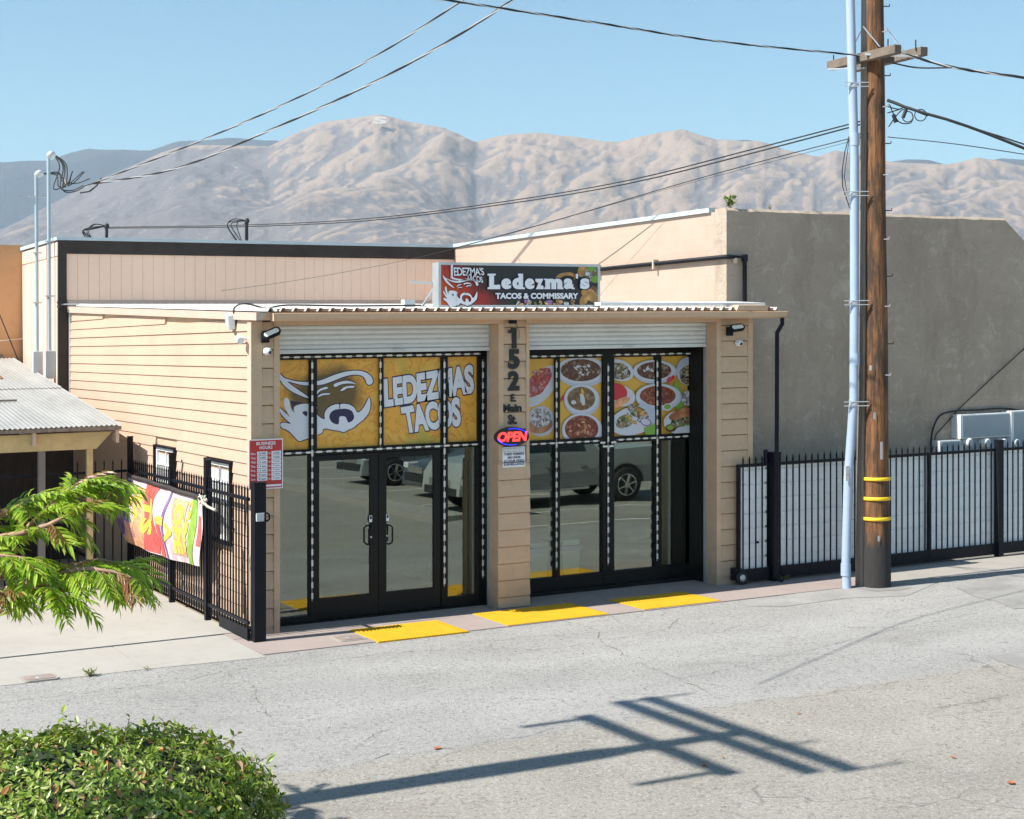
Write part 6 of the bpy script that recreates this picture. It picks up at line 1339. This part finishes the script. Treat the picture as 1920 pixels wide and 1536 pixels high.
# =================================================================== VEHICLES ACROSS THE STREET (seen mirrored in the glass)
mat('car_silver', (.42, .44, .45), .3, .03, 2, metal=.5, coat=.6); mat('car_white', (.36, .37, .355), .35, .03, 2, coat=.6); mat('car_grey', (.12, .13, .14), .3, .03, 2, metal=.5, coat=.6)
flat('car_glass', (.03, .045, .05), .06); flat('trim_plastic', (.02, .02, .022), .6); flat('tail_red', (.45, .02, .02), .2); flat('headlamp', (.7, .72, .75), .08)
def vehicle(label, cat, X, Y, prof, glassprof, L, Wd, wheels, paint, wr=.36, bed=False, z0=.28):
    """nose toward -x. prof: body outline (x, z) from nose over the top to the tail; cross section tumbles in above the belt."""
    t = thing({'pickup': 'pickup_truck'}.get(cat, 'parked_car'), label, cat, (X + L / 2, Y, 0), 'vehicles parked across the street')
    belt = .98; b = MB(); hw = Wd / 2
    def wz(z): return hw * (1 - .02 * (z0 + .25 - z) / .3) if z < .55 else hw * (1 - .03 * max(0, z - .8) / .3) if z < belt else hw * (.97 - .26 * (z - belt))
    n = len(prof); lv = [0, .25, .5, .75, 1]; vs = []
    for x, z in prof:
        for s_ in (-1, 1):
            for f in lv: zz = z0 + (z - z0) * f; endt = 1 - .10 * max(0, (.5 - x) / .5) - .08 * max(0, (x - L + .35) / .35); vs.append((X + x, Y + s_ * wz(zz) * endt * (1 - .0 * f), zz))
    m_ = 10; fs = []
    for i in range(n - 1):
        for k in range(4): fs += [(i * m_ + k, (i + 1) * m_ + k, (i + 1) * m_ + k + 1, i * m_ + k + 1), (i * m_ + 5 + k, i * m_ + 6 + k, (i + 1) * m_ + 6 + k, (i + 1) * m_ + 5 + k)]
        fs.append((i * m_ + 4, (i + 1) * m_ + 4, (i + 1) * m_ + 9, i * m_ + 9)); fs.append((i * m_, i * m_ + 5, (i + 1) * m_ + 5, (i + 1) * m_))
    fs.append((0, 1, 2, 3, 4, 9, 8, 7, 6, 5)); q = (n - 1) * m_; fs.append((q, q + 5, q + 6, q + 7, q + 8, q + 9, q + 4, q + 3, q + 2, q + 1))
    b.add(vs, fs, 0, False); body = b.build('body', paint, t, bev=.03)
    for gp in glassprof:
        for s_ in (-1, 1):
            b = MB(); b.add([(X + x, Y + s_ * (wz(z) + .004), z) for x, z in gp], [tuple(range(len(gp)))]); b.build('side_window', 'car_glass', t)
    for xw in wheels:
        b = MB()   # wheel arches: dark liner rings
        for s_ in (-1, 1):
            ring = [(X + xw + (wr + .07) * math.cos(a), (wr + .04) + (wr + .05) * math.sin(a)) for a in [math.pi * k / 14 for k in range(15)]]; b.add([(x, Y + s_ * (hw * .985 + .008), max(z, z0)) for x, z in ring] + [(X + xw, Y + s_ * (hw * .985 + .008), z0)], [tuple(range(16))])
        b.build('wheel_arch', 'trim_plastic', t)
        for s_ in (-1, 1):
            w_ = bpy.data.objects.new('wheel', None); COL.objects.link(w_); w_.parent = t; w_['o'] = (X + xw, Y + s_ * hw * .93, wr); w_.location = (xw - L / 2, s_ * hw * .93, wr + KS * (xw - L / 2))
            c_ = (X + xw, Y + s_ * (hw * .93 - .12), wr)
            MB().lathe(c_, (0, s_, 0), [(0, wr * .62), (.01, wr * .9), (.04, wr), (.2, wr), (.235, wr * .93), (.24, wr * .66)], 28).build('tyre', 'rubber', w_)
            MB().lathe((c_[0], Y + s_ * (hw * .93 + .09), wr), (0, s_, 0), [(0, wr * .62), (.005, wr * .60)], 24).build('rim_well', 'trim_plastic', w_)
            b = MB()
            for k in range(6): a = k * math.pi / 3 + .3; b.rod((c_[0], Y + s_ * (hw * .93 + .11), wr), (c_[0] + wr * .6 * math.cos(a), Y + s_ * (hw * .93 + .125), wr + wr * .6 * math.sin(a)), .07 * wr / .36, .03)
            b.lathe((c_[0], Y + s_ * (hw * .93 + .10), wr), (0, s_, 0), [(0, wr * .2), (.04, wr * .16)], 14); b.tube([(c_[0] + wr * .62 * math.cos(a), Y + s_ * (hw * .93 + .12), wr + wr * .62 * math.sin(a)) for a in [2 * math.pi * k / 24 for k in range(25)]], .02, 5); b.build('rim', 'chrome', w_)
    for s_ in (-1, 1):
        MB().box(X + .05, X + .42, Y + s_ * hw * .80 - .12, Y + s_ * hw * .80 + .135, .66, .80).build('headlight', 'headlamp', t, bev=.03)
        MB().box(X + L - .22, X + L - .01, Y + s_ * hw * .86 - .1, Y + s_ * hw * .86 + .1, .75, 1.0).build('tail_light', 'tail_red', t, bev=.02)
    MB().box(X - .02, X + .12, Y - hw * .75, Y + hw * .75, .40, .58).build('bumper', 'trim_plastic', t, bev=.02); MB().box(X - .03, X + .04, Y - hw * .45, Y + hw * .45, .60, .76).build('grille', 'chrome', t, bev=.01)
    # door seams and handles
    b = MB(); dz = .03
    for dx in (glassprof[0][0][0] + .05, glassprof[0][0][0] + 1.05):
        for s_ in (-1, 1): b.box(X + dx - .008, X + dx + .008, Y + s_ * hw * .985 - .006, Y + s_ * hw * .985 + .012, z0 + .12, belt)
    b.build('door_seam', 'trim_plastic', t)
    for dx in (glassprof[0][0][0] + .85, glassprof[0][0][0] + 1.75):
        for s_ in (-1, 1): MB().box(X + dx - .09, X + dx + .09, Y + s_ * (hw * .985) - .02, Y + s_ * (hw * .985) + .035, .90, .935).build('handle', 'chrome', t, bev=.01)
    if bed:
        for s_ in (-1, 1): MB().box(X + 1.3, X + 3.5, Y + s_ * hw * .95 - .06, Y + s_ * hw * .95 + .10, .36, .42).build('running_board', 'chrome', t, bev=.01)
    return t
# pickup, flank toward the shop
pick = [(0, .5), (.05, .85), (.25, 1.08), (1.25, 1.18), (1.45, 1.2), (1.95, 1.72), (2.3, 1.84), (3.4, 1.84), (3.75, 1.35), (3.85, 1.24), (5.55, 1.24), (5.62, .6)]
vehicle('light grey four door pickup truck parked nearest the shop, mirrored in the right windows', 'pickup', 8.25, -10.45, pick, [[(1.62, 1.22), (3.5, 1.22), (3.35, 1.72), (2.05, 1.72)]], 5.62, 2.0, (1.0, 4.55), 'car_white', .40, True, .42)
suv = [(0, .45), (.06, .75), (.3, .92), (1.2, 1.05), (1.9, 1.5), (2.3, 1.62), (3.7, 1.60), (4.35, 1.15), (4.5, .6)]
vehicle('silver crossover parked farthest from the shop with bright alloy wheels', 'car', 9.2, -17.9, suv, [[(1.45, 1.08), (3.95, 1.10), (3.6, 1.5), (2.1, 1.5)]], 4.5, 1.82, (.95, 3.6), 'car_silver', .34)
sed = [(0, .4), (.08, .68), (.35, .80), (1.35, .95), (2.0, 1.35), (2.5, 1.44), (3.3, 1.42), (4.0, 1.02), (4.55, .95), (4.65, .5)]
vehicle('grey saloon parked between the pickup and the silver crossover', 'car', 9.2, -13.7, sed, [[(1.5, .99), (3.85, 1.03), (3.25, 1.36), (2.15, 1.34)]], 4.65, 1.78, (.95, 3.65), 'car_grey', .32)
# kerb island and parking lines of the lot
def raised(name, m, x0, x1, y0, y1, z1): b = MB(); b.box(x0, x1, y0, y1, -.1, z1); return struct(b.build(name, m, bev=.01))
raised('kerb', 'concrete_old', 7.35, 7.5, -40, -8.9, .12); raised('pavement', 'concrete_pale', 7.501, 8.15, -40, -8.9, .115)
def stripe(x0, x1, y0, y1): b = MB(); b.quad((x0, y0, .0045), (x1, y0, .0045), (x1, y1, .0045), (x0, y1, .0045)); return struct(b.build('parking_line', 'white_paint'))
for yy in (-6.5, -8.7, -12.1, -15.8, -19.8, -23.6): stripe(8.3, 14.5, yy - .05, yy + .05)
stripe(8.2, 8.3, -30, -6.45)
t = thing('rubbish_bin', 'teal wheeled rubbish bin beside the pickup, mirrored at the pier edge', 'bin', (8.6, -8.7, 0)); MB().hexa([(8.35, -8.95, .05), (8.85, -8.95, .05), (8.85, -8.45, .05), (8.35, -8.45, .05), (8.28, -9.02, 1.0), (8.92, -9.02, 1.0), (8.92, -8.38, 1.0), (8.28, -8.38, 1.0)]).build('body', 'bin_teal' if 'bin_teal' in M else mat('bin_teal', (.03, .16, .17), .5, .05, 3).name, t, bev=.02)
MB().box(8.25, 8.95, -9.05, -8.35, 1.002, 1.07).build('lid', 'bin_teal', t, bev=.02)

# =================================================================== CLIPPED BUSH
bc = Vector((-4.22, -8.55, 0)); brx, bry, btop = 1.35, 1.30, 1.11
bu = thing('clipped_bush', 'rounded clipped green bush in the near foreground with a few dry leaves', 'bush', tuple(bc))
def bush_r(a, e):  # outline wobble
    return 1 + .05 * math.sin(3 * a + 1) * math.cos(e) + .035 * math.sin(7 * a + 2 + 3 * e) + .03 * math.sin(13 * a - 4 * e) + .02 * math.sin(23 * a + 9 * e)
def bush_p(a, e, k=1): r_ = bush_r(a, e) * k; ce = max(0, math.cos(e)) ** .75; return bc + Vector((brx * ce * math.cos(a) * r_, bry * ce * math.sin(a) * r_, .42 + (btop - .42) * (math.sin(e) ** .85 if e > 0 else math.sin(e) * .55) * r_))
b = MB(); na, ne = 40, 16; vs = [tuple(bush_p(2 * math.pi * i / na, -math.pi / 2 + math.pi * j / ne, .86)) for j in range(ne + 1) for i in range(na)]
b.add(vs, [(j * na + i, j * na + (i + 1) % na, (j + 1) * na + (i + 1) % na, (j + 1) * na + i) for j in range(ne) for i in range(na)], 0, True); b.build('shade_core', 'bush_core', bu)  # dark filler ball, its colour stands for the shade between the leaves
def leaf_geo(L=1.0, w_=.42, cup=.14, bend=.18):
    v = [(0, 0, 0), (w_ * .42, .28 * L, cup * .5), (w_ * .5, .55 * L, cup * .6 - bend * .3), (0, L, -bend), (-w_ * .5, .55 * L, cup * .6 - bend * .3), (-w_ * .42, .28 * L, cup * .5), (0, .3 * L, 0), (0, .6 * L, -bend * .35)]
    return np.array(v), [(0, 1, 6), (1, 2, 7, 6), (2, 3, 7), (3, 4, 7), (4, 5, 6, 7), (5, 0, 6)]
LV_, LF_ = leaf_geo()
def leaf_frame(p, n, r_):
    n = n.normalized(); d = Vector((r_.gauss(0, 1), r_.gauss(0, 1), r_.gauss(0, 1))); d = (d - n * d.dot(n) * .75 + n * r_.uniform(.15, .9)).normalized(); x = d.cross(n + Vector((r_.gauss(0, .4), r_.gauss(0, .4), r_.gauss(0, .4)))).normalized(); z = x.cross(d); return x, d, z
r_ = random.Random(21); V = []; Fc = []; singles = []
N = 33000
for k in range(N):
    a = r_.uniform(0, 2 * math.pi); e = math.asin(r_.uniform(-.62, 1)); kk = 1 - abs(r_.gauss(0, .045)) if r_.random() < .85 else r_.uniform(.86, 1.04)
    p = bush_p(a, e, kk); q = bush_p(a, e, kk * 1.05); nrm = (q - p) + Vector((0, 0, .02)); x, d, z = leaf_frame(p, nrm, r_); s_ = r_.choice((.036, .045, .05, .058, .07)) * r_.uniform(.85, 1.12)
    if len(singles) < 110 and e > .35 and math.sin(a) < .25 and k % 5 == 0: singles.append((p, x, d, z, s_)); continue
    o = len(V)
    for v in LV_: V.append(tuple(p + (x * v[0] + d * v[1] + z * v[2]) * s_))
    Fc += [[i + o for i in f] for f in LF_]
b = MB(); b.add(V, Fc); b.sm = [False] * len(b.f); o = b.build('foliage', 'bush_leaf', bu); o['kind'] = 'stuff'
lm_ = []
for i in range(3):
    v_, f_ = leaf_geo(1, .38 + .06 * i, .10 + .05 * i, .12 + .08 * i); me = bpy.data.meshes.new('leaf'); me.from_pydata([tuple(x) for x in v_], [], f_); me.materials.append(M['bush_leaf']); lm_.append(me)
def place(name, me, par, p, x, d, z, s_):
    o = bpy.data.objects.new(name, me); COL.objects.link(o); o.parent = par; q = par['o']; mm = Matrix((x, d, z)).transposed().to_4x4() * 1.0
    mm = Matrix.Translation(Vector((p[0] - q[0], p[1] - q[1], p[2] - q[2] + KS * (p[0] - q[0])))) @ mm @ Matrix.Scale(s_, 4); o.matrix_local = mm; return o
for i, (p, x, d, z, s_) in enumerate(singles): place('leaf', lm_[i % 3], bu, p, x, d, z, s_ * 1.1)
b = MB()
for k in range(16): a = r_.uniform(0, 6.28); p = bc + Vector((r_.uniform(-.12, .12), r_.uniform(-.12, .12), 0)); b.tube([tuple(p), tuple(bush_p(a, .2, .5)), tuple(bush_p(a, r_.uniform(.3, 1.2), .92))], [.018, .012, .005], 5)
b.build('stem', 'bark', bu)
dlm = bpy.data.meshes.new('dead_leaf'); v_, f_ = leaf_geo(1, .6, .3, .35); dlm.from_pydata([tuple(x) for x in v_], [], f_); dlm.materials.append(M['dry_leaf']); dlm2 = dlm.copy(); dlm2.materials.clear(); dlm2.materials.append(M['bark_twig'])
for k in range(9):
    a = r_.uniform(math.pi, 2 * math.pi); e = r_.uniform(.3, 1.3); p = bush_p(a, e, 1.02); x, d, z = leaf_frame(p, p - bc, r_); place('dead_leaf', dlm if k % 2 else dlm2, bu, p, x, d, z, r_.uniform(.06, .10))
sp_ = bush_p(1.4, 1.25, 1.0)
for k in range(9): x, d, z = leaf_frame(sp_, Vector((0, 0, 1)), r_); place('leaf', lm_[k % 3], bu, sp_ + Vector((r_.uniform(-.03, .03), 0, .03 + .012 * k)), x, d, z, .075)
# ragged shoots standing clear of the clipped face
for k in range(34):
    a = r_.uniform(0, 6.28); e = r_.uniform(.15, 1.45); p0 = bush_p(a, e, .93); p1 = bush_p(a, e, 1.05 + r_.uniform(.0, .05)) + Vector((r_.uniform(-.03, .03), r_.uniform(-.03, .03), r_.uniform(.02, .07))); b = MB(); b.tube([tuple(p0), tuple(p1)], .003, 4); b.build('stem', 'bark_twig', bu)
    for j in range(5): x, d, z = leaf_frame(p1, p1 - p0, r_); place('leaf', lm_[j % 3], bu, p0.lerp(p1, .45 + .14 * j), x, d, z, r_.uniform(.045, .07))
bed = MB(); bed.add([(x, y, .005) for x, y in blob(bc.x, bc.y - .1, 1.1, .9, sd=8)], [tuple(range(22))]); struct(bed.build('planting_bed', 'soil'))

# =================================================================== FEATHERY TREE, branches reaching in from the left
TD = 8.6
tr = thing('feathery_tree', 'bright green feathery leaved tree reaching in from the left edge', 'tree', (-10.3, -10.6, 0))
base = Vector((-10.3, -10.6, 0))
fork = base + Vector((.2, .1, 1.7)); MB().tube([tuple(base), tuple(base + Vector((.05, .05, .9))), tuple(fork)], [.11, .09, .075], 12).build('trunk', 'bark', tr)
# compound leaf meshes: a stalk with pairs of slim drooping leaflets
def compound(seed, brown=False):
    r_ = random.Random(seed); b = MB(); n = 11; pts = []
    for i in range(n + 1): t_ = i / n; pts.append(Vector((r_.uniform(-.01, .01), t_ * .9, -.34 * t_ * t_)))
    b.tube([tuple(p) for p in pts], [.009 - .006 * i / n for i in range(n + 1)], 4, 1)
    for i in range(1, n + 1):
        for s_ in (-1, 1):
            t_ = i / n; L = (.44 - .16 * abs(t_ - .45)) * r_.uniform(.85, 1.15); w_ = L * .19; d = Vector((s_ * r_.uniform(.45, .75), r_.uniform(.55, .9), r_.uniform(-.75, -.25))).normalized(); up_ = Vector((0, 0, 1)); x = d.cross(up_).normalized() * w_
            p = pts[i]; m1_ = p + d * L * .35 + Vector((0, 0, .01)); m2_ = p + d * L * .7 + Vector((0, 0, -.03 * L)); e = p + d * L + Vector((0, 0, -.16 * L)); k_ = Vector((0, 0, .25 * w_))
            b.add([tuple(p), tuple(m1_ + x * .5 + k_), tuple(m1_ - x * .5 + k_), tuple(m1_), tuple(m2_ + x * .45 + k_), tuple(m2_ - x * .45 + k_), tuple(m2_), tuple(e)], [(0, 1, 3), (0, 3, 2), (1, 4, 6, 3), (3, 6, 5, 2), (4, 7, 6), (6, 7, 5)], 0, False)
    return b.mesh('leaf', ['tree_leaf_brown' if brown else 'tree_leaf', 'bark_twig'], shear=False)
cl = [compound(i) for i in range(6)]; clb = [compound(40 + i, True) for i in range(2)]
def branch(pp, r0, seed, nleaf, brown=.12, size=.235, twigs=True):
    pts = [Vector(onD(*p)) for p in pp]; r_ = random.Random(seed); N = len(pts)
    MB().tube([tuple(p) for p in pts], [r0 * (1 - .8 * i / (N - 1)) for i in range(N)], 7).build('branch', 'bark_twig', tr)
    for k in range(nleaf):
        f = (.12 + .88 * ((k + r_.random()) / nleaf)) * (N - 1); i = min(N - 2, int(f)); p = pts[i].lerp(pts[i + 1], f - i); ax = (pts[i + 1] - pts[i]).normalized(); s_ = 1 if k % 2 else -1
        side = ax.cross(Vector((0, 0, 1))).normalized(); d = (ax * r_.uniform(.35, 1.0) + side * s_ * r_.uniform(.2, .9) + Vector((0, 0, r_.uniform(-.45, .35)))).normalized()
        z = Vector((0, 0, 1)); x = d.cross(z).normalized(); z = x.cross(d); roll = Matrix.Rotation(r_.gauss(0, .35), 3, d); x = roll @ x; z = roll @ z
        tip = f / (N - 1) > .8; me = r_.choice(clb) if r_.random() < (brown * (2.5 if tip else 1)) else r_.choice(cl)
        place('leaf', me, tr, p, x, d, z, size * r_.uniform(.75, 1.2) * (.85 if tip else 1))
D = TD
f0 = tuple(fork)
def pxo(v): # pixel and depth of a place
    q = Vector(v) - Vector(CAM); dd = q.dot(Fv); return (960 + CF * q.dot(Rv) / dd, HPX - CF * (v[2] - CAM[2] + KS * v[0]) / dd, dd)
F0 = pxo(fork)
branch([F0, (-160, 1060, D), (-60, 1020, D), (40, 1000, D), (90, 985, D - .05), (130, 965, D - .05), (160, 948, D - .1)], .03, 1, 30, .05)
branch([(40, 1000, D), (75, 965, D + .1), (110, 930, D + .1), (150, 905, D + .15), (185, 898, D + .2), (205, 903, D + .2)], .013, 2, 30, .10)
branch([F0, (-160, 1150, D), (-40, 1120, D), (40, 1098, D), (115, 1074, D - .05), (165, 1066, D - .1), (210, 1072, D - .1), (250, 1084, D - .1)], .03, 3, 36, .06)
branch([(115, 1074, D - .05), (150, 1056, D), (185, 1048, D + .1), (225, 1056, D + .1), (262, 1066, D + .1)], .010, 4, 14, .08, .26)
branch([(40, 1098, D), (75, 1104, D - .2), (100, 1110, D - .25), (125, 1118, D - .3)], .010, 5, 11, .10, .22)
branch([(-60, 1020, D), (-20, 985, D + .2), (20, 955, D + .2), (55, 935, D + .2)], .012, 6, 16, .04, .27)
branch([(-60, 1020, D), (-10, 1040, D - .2), (40, 1045, D - .2), (75, 1050, D - .2)], .012, 7, 18, .06)
branch([(-40, 1120, D), (-10, 1105, D - .3), (15, 1108, D - .3)], .012, 8, 11, .15, .22)
branch([F0, (-330, 900, D), (-240, 820, D), (-190, 760, D), (-160, 700, D)], .04, 9, 30, .05)
branch([F0, (-420, 1000, D + .4), (-380, 860, D + .8), (-300, 760, D + 1)], .04, 10, 30, .05)
# the limb that hangs over the street and drops its leaf shadows on the asphalt
W_ = [fork, fork + Vector((1.6, 1.3, .9)), fork + Vector((3.3, 2.6, 1.5)), fork + Vector((4.7, 3.5, 1.7)), Vector((-4.95, -6.55, 3.35))]
branch([pxo(v) for v in W_], .04, 12, 26, .1, .34)
branch([pxo(W_[3]), pxo(Vector((-5.0, -7.0, 3.2))), pxo(Vector((-4.9, -7.5, 3.1)))], .015, 13, 12, .1, .34)
